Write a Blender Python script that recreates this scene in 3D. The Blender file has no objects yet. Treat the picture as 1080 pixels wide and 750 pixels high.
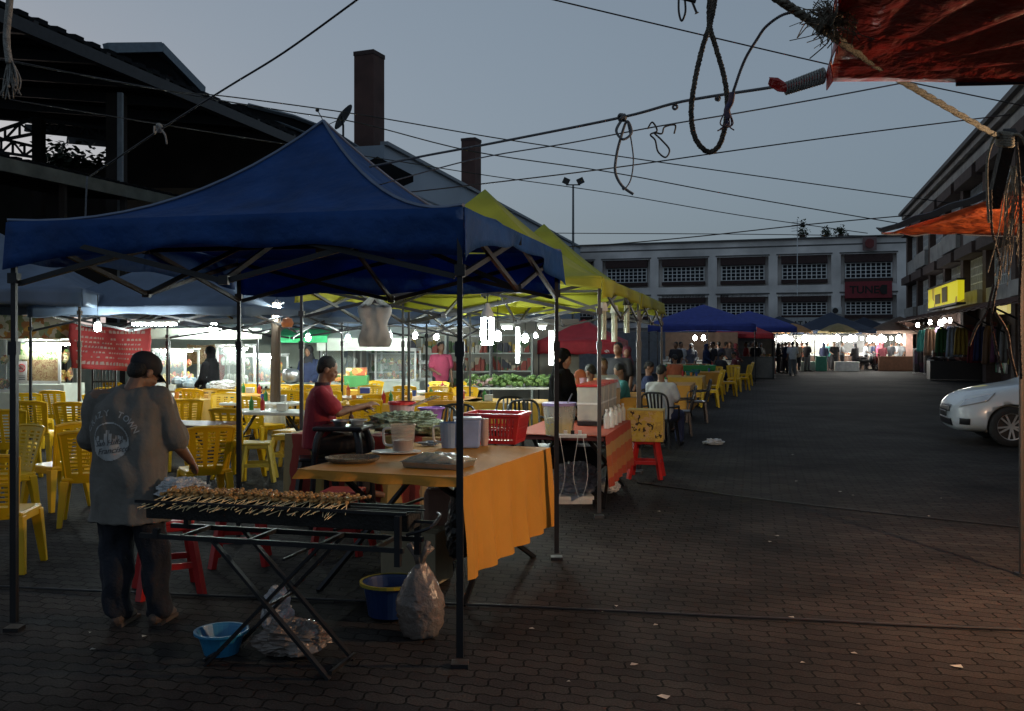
import bpy, bmesh, math, random
from mathutils import Vector, Matrix, Euler, noise
from mathutils.bvhtree import BVHTree
random.seed(7)
R = math.radians
C = bpy.context.scene.collection
FX = 1000.0; HY = 360.0; CH = 1.7          # focal length in photo pixels, horizon row, camera height
def P(px, py, D):                           # photo pixel at a depth -> point of the place
    return Vector(((px-540)/FX*D, D, CH+(HY-py)/FX*D))
def G(px, py):                              # pixel on the ground -> point
    D = CH*FX/(py-HY); return Vector(((px-540)/FX*D, D, 0))
def GX(px, D): return Vector(((px-540)/FX*D, D, 0))
U = Vector((.2471,.969,0)); V = Vector((.969,-.2471,0)); AX = -R(14.3)   # lot axes: along the lane, across it
ORD = ['first','second','third','fourth','fifth','sixth','seventh','eighth','ninth','tenth','eleventh','twelfth','thirteenth','fourteenth',
 'fifteenth','sixteenth','seventeenth','eighteenth','nineteenth','twentieth']
# ---------------- materials
MATS = {}
def mat(name, col, rough=.6, metal=0, var=.15, scale=6, bump=0, bscale=40, emit=0, alpha=1, trans=0, spec=.5, second=None, coat=0, sss=0):
    if name in MATS: return MATS[name]
    m = bpy.data.materials.new(name); m.use_nodes = True; nt = m.node_tree; N = nt.nodes; L = nt.links
    b = N['Principled BSDF']; b.inputs['Roughness'].default_value = rough; b.inputs['Metallic'].default_value = metal
    b.inputs['Specular IOR Level'].default_value = spec; b.inputs['Alpha'].default_value = alpha
    b.inputs['Transmission Weight'].default_value = trans; b.inputs['Coat Weight'].default_value = coat
    tc = N.new('ShaderNodeTexCoord'); nz = N.new('ShaderNodeTexNoise'); nz.inputs['Scale'].default_value = scale; nz.inputs['Detail'].default_value = 5
    L.new(tc.outputs['Object'], nz.inputs['Vector'])
    rp = N.new('ShaderNodeValToRGB'); rp.color_ramp.elements[0].position = .3; rp.color_ramp.elements[1].position = .7
    c2 = second or [min(1,c*(1+var)) for c in col]; c1 = col if second else [c*(1-var) for c in col]
    rp.color_ramp.elements[0].color = (*c1[:3],1); rp.color_ramp.elements[1].color = (*c2[:3],1)
    L.new(nz.outputs['Fac'], rp.inputs['Fac']); L.new(rp.outputs['Color'], b.inputs['Base Color'])
    if bump:
        bump = min(1, bump*1.3)
        n2 = N.new('ShaderNodeTexNoise'); n2.inputs['Scale'].default_value = bscale; n2.inputs['Detail'].default_value = 4
        L.new(tc.outputs['Object'], n2.inputs['Vector'])
        bp = N.new('ShaderNodeBump'); bp.inputs['Strength'].default_value = bump; bp.inputs['Distance'].default_value = .02
        L.new(n2.outputs['Fac'], bp.inputs['Height']); L.new(bp.outputs['Normal'], b.inputs['Normal'])
    if emit:
        b.inputs['Emission Color'].default_value = (*col[:3],1); b.inputs['Emission Strength'].default_value = emit
    m.diffuse_color = (*col[:3],1); MATS[name] = m; return m
def stripes(name, cols, scale, axis=0, rough=.8, sharp=True, warp=0, bump=0):   # repeating colour bands along one object axis
    m = bpy.data.materials.new(name); m.use_nodes = True; nt = m.node_tree; N = nt.nodes; L = nt.links
    b = N['Principled BSDF']; b.inputs['Roughness'].default_value = rough
    tc = N.new('ShaderNodeTexCoord'); sp = N.new('ShaderNodeSeparateXYZ'); L.new(tc.outputs['Object'], sp.inputs[0])
    a = N.new('ShaderNodeMath'); a.operation = 'MULTIPLY'; a.inputs[1].default_value = scale; L.new(sp.outputs[axis], a.inputs[0])
    src = a.outputs[0]
    if warp:
        nz = N.new('ShaderNodeTexNoise'); nz.inputs['Scale'].default_value = 5; L.new(tc.outputs['Object'], nz.inputs[0])
        w = N.new('ShaderNodeMath'); w.operation = 'MULTIPLY_ADD'; w.inputs[1].default_value = warp; L.new(nz.outputs['Fac'], w.inputs[0]); L.new(src, w.inputs[2]); src = w.outputs[0]
    f = N.new('ShaderNodeMath'); f.operation = 'FRACT'; L.new(src, f.inputs[0])
    rp = N.new('ShaderNodeValToRGB'); rp.color_ramp.interpolation = 'CONSTANT'
    els = rp.color_ramp.elements
    els[0].position = 0; els[0].color = (*cols[0],1); els[1].position = 1/len(cols); els[1].color = (*cols[1],1)
    for i in range(2, len(cols)):
        e = els.new(i/len(cols)); e.color = (*cols[i],1)
    L.new(f.outputs[0], rp.inputs[0]); L.new(rp.outputs[0], b.inputs['Base Color'])
    MATS[name] = m; return m
def patches(name, cols, scale, rough=.7, emit=0):     # many small coloured cells: printed food pictures, mixed goods
    m = bpy.data.materials.new(name); m.use_nodes = True; nt = m.node_tree; N = nt.nodes; L = nt.links
    b = N['Principled BSDF']; b.inputs['Roughness'].default_value = rough
    tc = N.new('ShaderNodeTexCoord'); v = N.new('ShaderNodeTexVoronoi'); v.inputs['Scale'].default_value = scale
    nz = N.new('ShaderNodeTexNoise'); nz.inputs['Scale'].default_value = scale*.6
    mx = N.new('ShaderNodeMixRGB'); mx.inputs[0].default_value = .18
    L.new(tc.outputs['Object'], nz.inputs[0]); L.new(tc.outputs['Object'], mx.inputs[1]); L.new(nz.outputs['Color'], mx.inputs[2]); L.new(mx.outputs[0], v.inputs['Vector'])
    sp = N.new('ShaderNodeSeparateColor'); L.new(v.outputs['Color'], sp.inputs[0])
    rp = N.new('ShaderNodeValToRGB'); rp.color_ramp.interpolation = 'CONSTANT'; els = rp.color_ramp.elements
    els[0].color = (*cols[0],1); els[1].position = 1/len(cols); els[1].color = (*cols[1],1)
    for i in range(2, len(cols)):
        e = els.new(i/len(cols)); e.color = (*cols[i],1)
    L.new(sp.outputs[0], rp.inputs[0]); L.new(rp.outputs[0], b.inputs['Base Color'])
    if emit:
        L.new(rp.outputs[0], b.inputs['Emission Color']); b.inputs['Emission Strength'].default_value = emit
    MATS[name] = m; return m
# ---------------- mesh builder
class MB:
    def __init__(s): s.v = []; s.f = []; s.mi = []; s.m = 0
    def add(s, vs, fs):
        o = len(s.v); s.v += [tuple(v) for v in vs]; s.f += [tuple(i+o for i in f) for f in fs]; s.mi += [s.m]*len(fs); return s
    def box(s, c, d, rz=0, rot=None, taper=1):
        c = Vector(c); hx, hy, hz = d[0]/2, d[1]/2, d[2]/2
        M = rot if rot is not None else Matrix.Rotation(rz, 3, 'Z'); vs = []
        for z, k in ((-hz,1),(hz,taper)):
            for x, y in ((-hx,-hy),(hx,-hy),(hx,hy),(-hx,hy)): vs.append(c+M@Vector((x*k,y*k,z)))
        return s.add(vs, [(3,2,1,0),(4,5,6,7),(0,1,5,4),(1,2,6,5),(2,3,7,6),(3,0,4,7)])
    def bar(s, a, b, w, h=None, up=(0,0,1)):
        a = Vector(a); b = Vector(b); d = (b-a); h = h or w
        x = d.normalized(); u = Vector(up)
        if abs(x.dot(u)) > .98: u = Vector((1,0,0))
        y = u.cross(x).normalized(); z = x.cross(y)
        vs = [p+y*i*w/2+z*j*h/2 for p in (a,b) for i,j in ((-1,-1),(1,-1),(1,1),(-1,1))]
        return s.add(vs, [(3,2,1,0),(4,5,6,7),(0,1,5,4),(1,2,6,5),(2,3,7,6),(3,0,4,7)])
    def tube(s, pts, r, n=6, cap=True):
        pts = [Vector(p) for p in pts]; k = len(pts); rs = r if isinstance(r, (list,tuple)) else [r]*k; vs = []
        ref = None
        for i, p in enumerate(pts):
            t = (pts[min(i+1,k-1)]-pts[max(i-1,0)]).normalized()
            if ref is None: ref = Vector((0,0,1)) if abs(t.z) < .9 else Vector((1,0,0))
            y = ref.cross(t); 
            if y.length < 1e-4: y = Vector((0,1,0)).cross(t)
            y.normalize(); z = t.cross(y); ref = z
            for j in range(n):
                a = 2*math.pi*j/n; vs.append(p+(y*math.cos(a)+z*math.sin(a))*rs[i])
        fs = [(i*n+j, i*n+(j+1)%n, (i+1)*n+(j+1)%n, (i+1)*n+j) for i in range(k-1) for j in range(n)]
        if cap: fs += [tuple(range(n-1,-1,-1)), tuple((k-1)*n+j for j in range(n))]
        return s.add(vs, fs)
    def lathe(s, prof, c=(0,0,0), n=16, sx=1, sy=1, cap=True, M=None):
        c = Vector(c); vs = []
        for r, z in prof:
            for j in range(n):
                a = 2*math.pi*j/n; p = Vector((r*math.cos(a)*sx, r*math.sin(a)*sy, z)); vs.append(c+(M@p if M else p))
        k = len(prof); fs = [(i*n+j, i*n+(j+1)%n, (i+1)*n+(j+1)%n, (i+1)*n+j) for i in range(k-1) for j in range(n)]
        if cap:
            if prof[0][0] > 1e-4: fs.append(tuple(range(n-1,-1,-1)))
            if prof[-1][0] > 1e-4: fs.append(tuple((k-1)*n+j for j in range(n)))
        return s.add(vs, fs)
    def ball(s, c, r, n=10, m=6, rot=None):
        r = r if isinstance(r, (tuple,list)) else (r,r,r); c = Vector(c); vs = []; M = rot
        for i in range(m+1):
            t = math.pi*i/m
            for j in range(n):
                a = 2*math.pi*j/n; p = Vector((math.sin(t)*math.cos(a)*r[0], math.sin(t)*math.sin(a)*r[1], -math.cos(t)*r[2])); vs.append(c+(M@p if M else p))
        return s.add(vs, [(i*n+j, i*n+(j+1)%n, (i+1)*n+(j+1)%n, (i+1)*n+j) for i in range(m) for j in range(n)])
    def grid(s, fn, nu, nv, skip=None):
        vs = [fn(i/nu, j/nv) for j in range(nv+1) for i in range(nu+1)]
        fs = [(j*(nu+1)+i, j*(nu+1)+i+1, (j+1)*(nu+1)+i+1, (j+1)*(nu+1)+i) for j in range(nv) for i in range(nu) if not (skip and skip(i,j))]
        return s.add(vs, fs)
    def quad(s, a, b, c, d): return s.add([a,b,c,d], [(0,1,2,3)])
    def prism(s, poly, a, b):       # polygon in XY-like tuple plane given by function a(p)->Vector, extruded by vector b
        n = len(poly); lo = [a(p) for p in poly]; hi = [q+b for q in lo]
        return s.add(lo+hi, [tuple(range(n-1,-1,-1)), tuple(range(n,2*n))]+[(i,(i+1)%n,n+(i+1)%n,n+i) for i in range(n)])
    def cap(s, a, b, ra, rb, n=10):  # tapered capsule
        a = Vector(a); b = Vector(b); d = b-a; L = d.length; t = d.normalized()
        pts = []; rs = []
        for k in (0.05,.5,.87): pts.append(a-t*ra*math.cos(k*math.pi/2)); rs.append(ra*math.sin(k*math.pi/2))
        pts.append(a); rs.append(ra); pts.append(b); rs.append(rb)
        for k in (.87,.5,.05): pts.append(b+t*rb*math.cos(k*math.pi/2)); rs.append(rb*math.sin(k*math.pi/2))
        return s.tube(pts, rs, n)
    def build(s, name, mats, parent=None, smooth=False, solid=0, bevel=0, loc=None, weld=False, noise_amp=0, noise_scale=8):
        me = bpy.data.meshes.new(name); me.from_pydata(s.v, [], s.f)
        if not isinstance(mats, (list,tuple)): mats = [mats]
        for m in mats: me.materials.append(m)
        if len(mats) > 1: me.polygons.foreach_set('material_index', s.mi)
        bm = bmesh.new(); bm.from_mesh(me)
        if weld: bmesh.ops.remove_doubles(bm, verts=bm.verts, dist=1e-4)
        if not solid: bmesh.ops.recalc_face_normals(bm, faces=bm.faces)
        if noise_amp:
            for v in bm.verts:
                v.co += noise.noise_vector(v.co*noise_scale)*noise_amp
        bm.to_mesh(me); bm.free(); me.update()
        if smooth: me.polygons.foreach_set('use_smooth', [True]*len(me.polygons))
        o = bpy.data.objects.new(name, me); C.objects.link(o)
        if parent: o.parent = parent
        if loc is not None: o.location = loc
        if solid: md = o.modifiers.new('s','SOLIDIFY'); md.thickness = solid; md.offset = 0
        if bevel:
            md = o.modifiers.new('b','BEVEL'); md.width = bevel; md.segments = 2; md.limit_method = 'ANGLE'
        return o
def tag(o, label=None, cat=None, group=None, kind=None):
    if label: o['label'] = label
    if cat: o['category'] = cat
    if group: o['group'] = group
    if kind: o['kind'] = kind
    return o
def thing(name, label, cat, loc=(0,0,0), rz=0, group=None):
    o = bpy.data.objects.new(name, None); C.objects.link(o); o.location = loc; o.rotation_euler = (0,0,rz); o.empty_display_size = .1
    return tag(o, label, cat, group)
KIDS = {}
def dup(root, loc, rz=None, label=None, group=None, scale=None, swap=None):
    def cp(o, par):
        c = o.copy(); C.objects.link(c)
        if par: c.parent = par
        if swap and o.type == 'MESH' and o.name.split('.')[0] in swap:
            for sl in c.material_slots: sl.link = 'OBJECT'; sl.material = swap[o.name.split('.')[0]]
        for ch in [x for x in ALLKIDS(o)]: cp(ch, c)
        return c
    r = cp(root, None); r.location = loc
    if rz is not None: r.rotation_euler = (0,0,rz)
    if label: r['label'] = label
    if group: r['group'] = group
    if scale: r.scale = (scale,)*3 if not isinstance(scale, tuple) else scale
    return r
def ALLKIDS(o): return list(o.children)
def struct(o, label=None): o['kind'] = 'structure'; return o
def remesh(mb, name, m, parent=None, voxel=.02, smooth=6, fold=0, fscale=6, loc=None, fdir=None):   # union of overlapping closed shapes as one skin
    o = mb.build(name+'_tmp', m); md = o.modifiers.new('r','REMESH'); md.mode = 'VOXEL'; md.voxel_size = voxel; md.use_smooth_shade = True
    if smooth: sm = o.modifiers.new('s','SMOOTH'); sm.iterations = smooth; sm.factor = .5
    dg = bpy.context.evaluated_depsgraph_get(); dg.update()
    me = bpy.data.meshes.new_from_object(o.evaluated_get(dg)); bpy.data.objects.remove(o)
    me.name = name
    if fold:
        nr = [v.normal.copy() for v in me.vertices]
        for v, n_ in zip(me.vertices, nr):
            q = Vector((v.co.x*fscale, v.co.y*fscale, v.co.z*fscale*.45))
            w = noise.noise(q+Vector((q.z*.8,0,0)))+.5*noise.noise(q*2.3)
            v.co += n_*w*fold
    me.polygons.foreach_set('use_smooth', [True]*len(me.polygons))
    if not me.materials: me.materials.append(m)
    r = bpy.data.objects.new(name, me); C.objects.link(r)
    if parent: r.parent = parent
    if loc is not None: r.location = loc
    return r
def text_mesh(s, size, font_extrude=.0, shear=0, bold=0):
    cu = bpy.data.curves.new('t','FONT'); cu.body = s; cu.size = size; cu.align_x = 'CENTER'; cu.extrude = font_extrude; cu.shear = shear; cu.offset = bold; cu.resolution_u = 3
    o = bpy.data.objects.new('t', cu); C.objects.link(o); dg = bpy.context.evaluated_depsgraph_get(); dg.update()
    me = bpy.data.meshes.new_from_object(o.evaluated_get(dg)); bpy.data.objects.remove(o); return me
def sign_text(name, s, size, m, parent, loc, rot, bold=0, shear=0, ext=.004):
    me = text_mesh(s, size, ext, shear, bold); me.materials.clear(); me.materials.append(m)
    o = bpy.data.objects.new(name, me); C.objects.link(o); o.parent = parent; o.location = loc; o.rotation_euler = rot; return o
def wire_pts(pts, n=10, sag=0):
    pts = [Vector(p) for p in pts]; out = []
    for a, b in zip(pts[:-1], pts[1:]):
        for i in range(n): t = i/n; q = a.lerp(b, t); q.z -= sag*4*t*(1-t); out.append(q)
    out.append(pts[-1]); return out
def spline(pts, n=6):
    pts = [Vector(p) for p in pts]; out = []; k = len(pts)
    for i in range(k-1):
        p0 = pts[max(i-1,0)]; p1 = pts[i]; p2 = pts[i+1]; p3 = pts[min(i+2,k-1)]
        for j in range(n):
            t = j/n; out.append(.5*((2*p1)+(p2-p0)*t+(2*p0-5*p1+4*p2-p3)*t*t+(3*p1-p0-3*p2+p3)*t**3))
    out.append(pts[-1]); return out
def tarp_mat(name, col, tl=.35, rough=.55, bs=7):
    m = bpy.data.materials.new(name); m.use_nodes = True; nt = m.node_tree; N = nt.nodes; L = nt.links; b = N['Principled BSDF']; b.inputs['Roughness'].default_value = rough
    tc = N.new('ShaderNodeTexCoord'); nz = N.new('ShaderNodeTexNoise'); nz.inputs['Scale'].default_value = 4; nz.inputs['Detail'].default_value = 6; L.new(tc.outputs['Object'], nz.inputs[0])
    rp = N.new('ShaderNodeValToRGB'); rp.color_ramp.elements[0].position=.3; rp.color_ramp.elements[1].position=.75; rp.color_ramp.elements[0].color = (*[c*.7 for c in col],1); rp.color_ramp.elements[1].color = (*[min(1,c*1.2) for c in col],1); L.new(nz.outputs[0], rp.inputs[0]); L.new(rp.outputs[0], b.inputs['Base Color'])
    n2 = N.new('ShaderNodeTexNoise'); n2.inputs['Scale'].default_value = bs; L.new(tc.outputs['Object'], n2.inputs[0]); bp = N.new('ShaderNodeBump'); bp.inputs['Strength'].default_value=.8; bp.inputs['Distance'].default_value=.06; n2.inputs['Detail'].default_value=5; L.new(n2.outputs[0], bp.inputs['Height']); L.new(bp.outputs[0], b.inputs['Normal'])
    tr = N.new('ShaderNodeBsdfTranslucent'); L.new(rp.outputs[0], tr.inputs[0]); ms = N.new('ShaderNodeMixShader'); ms.inputs[0].default_value = tl; L.new(b.outputs[0], ms.inputs[1]); L.new(tr.outputs[0], ms.inputs[2]); L.new(ms.outputs[0], N['Material Output'].inputs[0]); return m
WARM = 4600; SPI = 90; BULB = 520; TUBE = 165; FARB = 80
# ================= camera, world, sun
sc = bpy.context.scene
cam = bpy.data.cameras.new('camera'); cam.sensor_width = 36; cam.lens = 36*FX/1080; cam.shift_y = -15/1080; cam.clip_end = 2000; cam.clip_start = .05
co = bpy.data.objects.new('camera', cam); C.objects.link(co); co.location = (0,0,CH); co.rotation_euler = (R(90),0,0); sc.camera = co
sc.render.engine = 'CYCLES'; sc.view_settings.view_transform = 'Standard'; sc.view_settings.look = 'None'; sc.view_settings.exposure = 0; sc.view_settings.gamma = 1
sc.cycles.use_denoising = True; sc.cycles.max_bounces = 5; sc.cycles.diffuse_bounces = 3; sc.cycles.transparent_max_bounces = 8; sc.cycles.caustics_reflective = False; sc.cycles.caustics_refractive = False
sc.cycles.sample_clamp_indirect = 3
w = bpy.data.worlds.new('World'); sc.world = w; w.use_nodes = True; nt = w.node_tree; bg = nt.nodes['Background']
sky = nt.nodes.new('ShaderNodeTexSky'); sky.sky_type = 'NISHITA'; sky.sun_disc = False; sky.sun_elevation = R(1.5); sky.sun_rotation = R(-38); sky.air_density = 1.0; sky.dust_density = 2.0; sky.ozone_density = 3
hs = nt.nodes.new('ShaderNodeHueSaturation'); hs.inputs['Saturation'].default_value = .4; hs.inputs['Value'].default_value = 2.5
mx = nt.nodes.new('ShaderNodeMixRGB'); mx.inputs[0].default_value = .5; mx.inputs[2].default_value = (2.0,2.75,3.5,1)    # thin even cloud over the dusk sky
nt.links.new(sky.outputs[0], hs.inputs['Color']); nt.links.new(hs.outputs[0], mx.inputs[1]); nt.links.new(mx.outputs[0], bg.inputs['Color'])
bg.inputs['Strength'].default_value = .11
sl = bpy.data.lights.new('sun','SUN'); sl.energy = .06; sl.angle = R(20); sl.color = (1,.9,.8)
so = bpy.data.objects.new('sun', sl); C.objects.link(so); so.rotation_euler = (R(80),0,R(180+38))
# ================= materials
blk = mat('black_paint', (.012,.012,.014), .5); dsteel = mat('dark_steel', (.03,.03,.033), .45, .6); steel = mat('steel', (.35,.35,.37), .35, .9)
white = mat('white_paint', (.62,.63,.62), .5); cream = mat('cream', (.55,.52,.42), .6); yel = mat('yellow_plastic', (.72,.42,.006), .38, var=.1, scale=3)
yel2 = mat('faded_yellow_plastic', (.5,.34,.04), .45); redp = mat('red_plastic', (.45,.02,.02), .4); blkp = mat('black_plastic', (.012,.012,.015), .35)
bluec = mat('blue_canvas', (.010,.042,.18), .75, var=.25, scale=3, bump=.15, bscale=14); greyc = mat('grey_blue_canvas', (.10,.135,.20), .8, var=.2, scale=2, bump=.15, bscale=10)
yelc = mat('yellow_canvas', (.40,.40,.03), .75, var=.2, scale=2, bump=.1, bscale=10); redc = mat('red_canvas', (.35,.02,.03), .75); navyc = mat('navy_canvas', (.016,.025,.05), .8)
orac = mat('orange_canvas', (.62,.15,.04), .6, var=.25, scale=3, bump=.3, bscale=9)
skin = mat('skin', (.22,.115,.07), .5, var=.1, scale=12, bump=.05); hair = mat('hair', (.008,.007,.006), .6, bump=.4, bscale=150)
orcloth = mat('orange_cloth', (.56,.25,.028), .75, var=.08, scale=3, bump=.1, bscale=25); bagm = mat('thin_plastic_bag', (.5,.5,.52), .22, var=.3, scale=9, bump=.9, bscale=28, alpha=.75)
brown = mat('rusty_brown', (.07,.034,.028), .85, var=.3, scale=1.2, bump=.2); conc = mat('pale_concrete', (.32,.35,.38), .85, var=.12, scale=.6, bump=.1, bscale=6)
bulbm = mat('lit_bulb', (.88,1,.93), emit=BULB, var=0); tubem = mat('lit_tube', (.90,1,.95), emit=TUBE, var=0); farbulb = mat('lit_far_bulb', (1,.98,.9), emit=FARB, var=0)
ropem = mat('hemp_rope', (.24,.21,.16), .95, var=.3, scale=60, bump=.6, bscale=200); wirem = mat('black_wire', (.015,.015,.018), .6)
# ================= ground
def paver_mat():
    m = bpy.data.materials.new('pavers'); m.use_nodes = True; nt = m.node_tree; N = nt.nodes; L = nt.links; b = N['Principled BSDF']
    tc = N.new('ShaderNodeTexCoord'); mp = N.new('ShaderNodeMapping'); mp.inputs['Rotation'].default_value = (0,0,-AX); L.new(tc.outputs['Object'], mp.inputs[0])
    sp = N.new('ShaderNodeSeparateXYZ'); L.new(mp.outputs[0], sp.inputs[0])
    def M(op, a, b_=None, c=None):
        n = N.new('ShaderNodeMath'); n.operation = op
        for i, x in enumerate((a,b_,c)):
            if x is None: continue
            if isinstance(x, (int,float)): n.inputs[i].default_value = x
            else: L.new(x, n.inputs[i])
        return n.outputs[0]
    tri = lambda x, per: M('PINGPONG', x, per/2)
    x2 = M('MULTIPLY_ADD', tri(sp.outputs[1], .105), .30, sp.outputs[0]); y2 = M('MULTIPLY_ADD', tri(sp.outputs[0], .105), .36, sp.outputs[1])
    cb = N.new('ShaderNodeCombineXYZ'); L.new(x2, cb.inputs[0]); L.new(y2, cb.inputs[1])
    nz = N.new('ShaderNodeTexNoise'); nz.inputs['Scale'].default_value = 1.7; L.new(tc.outputs['Object'], nz.inputs[0])
    vm = N.new('ShaderNodeVectorMath'); vm.operation = 'MULTIPLY_ADD'; vm.inputs[1].default_value = (.03,.03,0); L.new(nz.outputs['Color'], vm.inputs[0]); L.new(cb.outputs[0], vm.inputs[2])
    br = N.new('ShaderNodeTexBrick'); L.new(vm.outputs[0], br.inputs[0]); br.inputs['Scale'].default_value = 1; br.inputs['Brick Width'].default_value = .21; br.inputs['Row Height'].default_value = .105
    br.inputs['Mortar Size'].default_value = .0065; br.inputs['Mortar Smooth'].default_value = .4; br.inputs['Bias'].default_value = -.1
    br.inputs['Color1'].default_value = (.048,.045,.044,1); br.inputs['Color2'].default_value = (.030,.029,.031,1); br.inputs['Mortar'].default_value = (.008,.008,.008,1)
    n2 = N.new('ShaderNodeTexNoise'); n2.inputs['Scale'].default_value = .38; n2.inputs['Detail'].default_value = 8; n2.inputs['Roughness'].default_value = .65; L.new(tc.outputs['Object'], n2.inputs[0])
    r2 = N.new('ShaderNodeValToRGB'); r2.color_ramp.elements[0].position = .36; r2.color_ramp.elements[0].color = (.30,.30,.30,1); r2.color_ramp.elements[1].position = .64; r2.color_ramp.elements[1].color = (1.3,1.27,1.22,1); L.new(n2.outputs['Fac'], r2.inputs[0])
    n3 = N.new('ShaderNodeTexNoise'); n3.inputs['Scale'].default_value = 90; n3.inputs['Detail'].default_value = 3; L.new(tc.outputs['Object'], n3.inputs[0])
    r3 = N.new('ShaderNodeValToRGB'); r3.color_ramp.elements[0].position = .3; r3.color_ramp.elements[0].color = (.6,.6,.6,1); r3.color_ramp.elements[1].position = .72; r3.color_ramp.elements[1].color = (1.35,1.35,1.35,1); L.new(n3.outputs['Fac'], r3.inputs[0])
    m1 = N.new('ShaderNodeMixRGB'); m1.blend_type = 'MULTIPLY'; m1.inputs[0].default_value = 1; L.new(br.outputs['Color'], m1.inputs[1]); L.new(r2.outputs[0], m1.inputs[2])
    m2 = N.new('ShaderNodeMixRGB'); m2.blend_type = 'MULTIPLY'; m2.inputs[0].default_value = 1; L.new(m1.outputs[0], m2.inputs[1]); L.new(r3.outputs[0], m2.inputs[2])
    L.new(m2.outputs[0], b.inputs['Base Color']); b.inputs['Roughness'].default_value = .8; b.inputs['Specular IOR Level'].default_value = .08
    h = M('MULTIPLY_ADD', br.outputs['Fac'], -1.0, M('MULTIPLY', n3.outputs['Fac'], .25))
    bp = N.new('ShaderNodeBump'); bp.inputs['Strength'].default_value = .7; bp.inputs['Distance'].default_value = .01; L.new(h, bp.inputs['Height']); L.new(bp.outputs[0], b.inputs['Normal'])
    return m
g = MB().grid(lambda a,b_: Vector((-250+500*a,-60+460*b_,0)), 4, 4).build('ground', paver_mat()); struct(g)
# ================= market hall on the left: long roof along the lane
def line_pt(px, py, z):    # point where the sight line of a pixel meets height z
    D = (z-CH)*FX/(HY-py); return Vector(((px-540)/FX*D, D, z))
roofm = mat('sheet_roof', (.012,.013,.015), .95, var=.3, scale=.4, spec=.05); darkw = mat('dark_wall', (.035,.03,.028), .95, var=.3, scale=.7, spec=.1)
hall = thing('market_hall', 'huge dark open sided market hall with a sheet metal roof behind the food stalls', 'market hall', (0,0,0))
e0 = line_pt(-120,-50,9); e1 = line_pt(372,168,9)
ax = (e1-e0).normalized(); left = Vector((-ax.y, ax.x, 0)); e0 = e0-ax*6
L_ = (e1-e0).length
mb = MB()
nr_ = 90
for i in range(nr_):     # corrugated edge: alternating sheet ribs
    a = e0+ax*L_*i/nr_; b_ = e0+ax*L_*(i+1)/nr_; up = Vector((0,0,.06 if i%2 else 0))
    mb.add([a+up, b_+up, b_+up+left*13.5+Vector((0,0,1.9)), a+up+left*13.5+Vector((0,0,1.9)), a+up-Vector((0,0,.12)), b_+up-Vector((0,0,.12)), b_+up+left*13.5+Vector((0,0,1.8)), a+up+left*13.5+Vector((0,0,1.8))],
           [(0,1,2,3),(7,6,5,4),(0,4,5,1),(1,5,6,2),(3,2,6,7),(0,3,7,4)])
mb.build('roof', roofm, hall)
mb = MB(); mb.bar(e0-Vector((0,0,.28)), e1-Vector((0,0,.28)), .12, .3); mb.bar(e0+left*.6-Vector((0,0,.1)), e1+left*.6-Vector((0,0,.1)), .1, .25)
for k in range(12):
    t = e0+ax*L_*k/11; mb.bar(t-Vector((0,0,.2)), t+left*13.5+Vector((0,0,1.5)), .15, .3)
mb.build('roof_beam', dsteel, hall)
# raised ridge part behind
q = [P(112,51,34),P(168,50,36),P(212,95,40),P(212,128,40),P(112,100,34)]
mb = MB(); mb.prism([(v.x,v.y,v.z) for v in q], lambda p: Vector(p), left*6+Vector((0,0,-.2))); mb.m = 1
mb.bar(P(112,51,33.9), P(169,50,35.9), .3, .35); mb.bar(P(168,50,35.9), P(213,96,39.9), .3, .35); mb.build('roof_monitor', [roofm, mat('blue_grey_trim',(.12,.16,.2),.6)], hall)
# second dark roof towards the chimney
mb = MB(); q = [P(205,108,36),P(262,110,38),P(310,122,40),P(352,138,42),P(386,160,43.5),P(386,250,43.5),P(205,250,36)]
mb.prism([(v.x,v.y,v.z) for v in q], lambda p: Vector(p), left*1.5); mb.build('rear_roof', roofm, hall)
mb = MB(); mb.tube([P(262,111,37.9),P(310,123,39.9),P(352,139,41.9),P(386,161,43.4)], .09, 4); mb.tube([P(250,112,37.8),P(322,140,40.4)], .05, 4); mb.build('gutter', mat('gutter_grey',(.1,.12,.14),.6), hall)
# back wall of the hall with an open bay
mb = MB()
D0 = 34
for x0,x1,y0,y1 in ((116,210,106,300),(210,300,132,300),(300,372,160,300),(-160,116,178,300),(-160,116,60,124)):
    mb.quad(P(x0,y1,D0),P(x1,y1,D0),P(x1,y0,D0),P(x0,y0,D0))
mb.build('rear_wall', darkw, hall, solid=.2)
mb = MB()
def truss(a0, a1, b0, b1, n, r=.05):
    a0,a1,b0,b1 = map(Vector,(a0,a1,b0,b1)); mb.bar(a0,a1,.09); mb.bar(b0,b1,.09)
    for i in range(n):
        t0 = i/n; t1 = (i+1)/n; A = a0.lerp(a1,t0); B = b0.lerp(b1,t0); B2 = b0.lerp(b1,t1); A2 = a0.lerp(a1,t1)
        mb.bar(A,B,.06); mb.bar(*( (B,A2) if i%2 else (A,B2)),.06)
    mb.bar(a1,b1,.06)
truss(P(36,125,31),P(118,137,31),P(46,140,31),P(118,147,31),6); truss(P(-60,132,31),P(38,155,31),P(-60,152,31),P(38,166,31),8); truss(P(-10,141,30.5),P(36,125,30.5),P(-10,150,30.5),P(36,141,30.5),3)
mb.build('truss', dsteel, hall)
for px, y0, D, w_ in ((41,126,30,.3),(123,100,26,.42),(127,98,24.8,.12)):
    a = GX(px,D); zt0 = CH+(HY-y0)/FX*D; MB().box(a+Vector((0,0,zt0/2)), (w_,w_,zt0)).build('column', darkw if w_>.2 else mat('pale_steel',(.16,.18,.2),.6), hall)
MB().box(P(190,203,33.7)-Vector((0,0,.3)), (5.0,.1,.9)).build('brown_board', mat('faded_brown_board',(.09,.065,.045),.8), hall)
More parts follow.
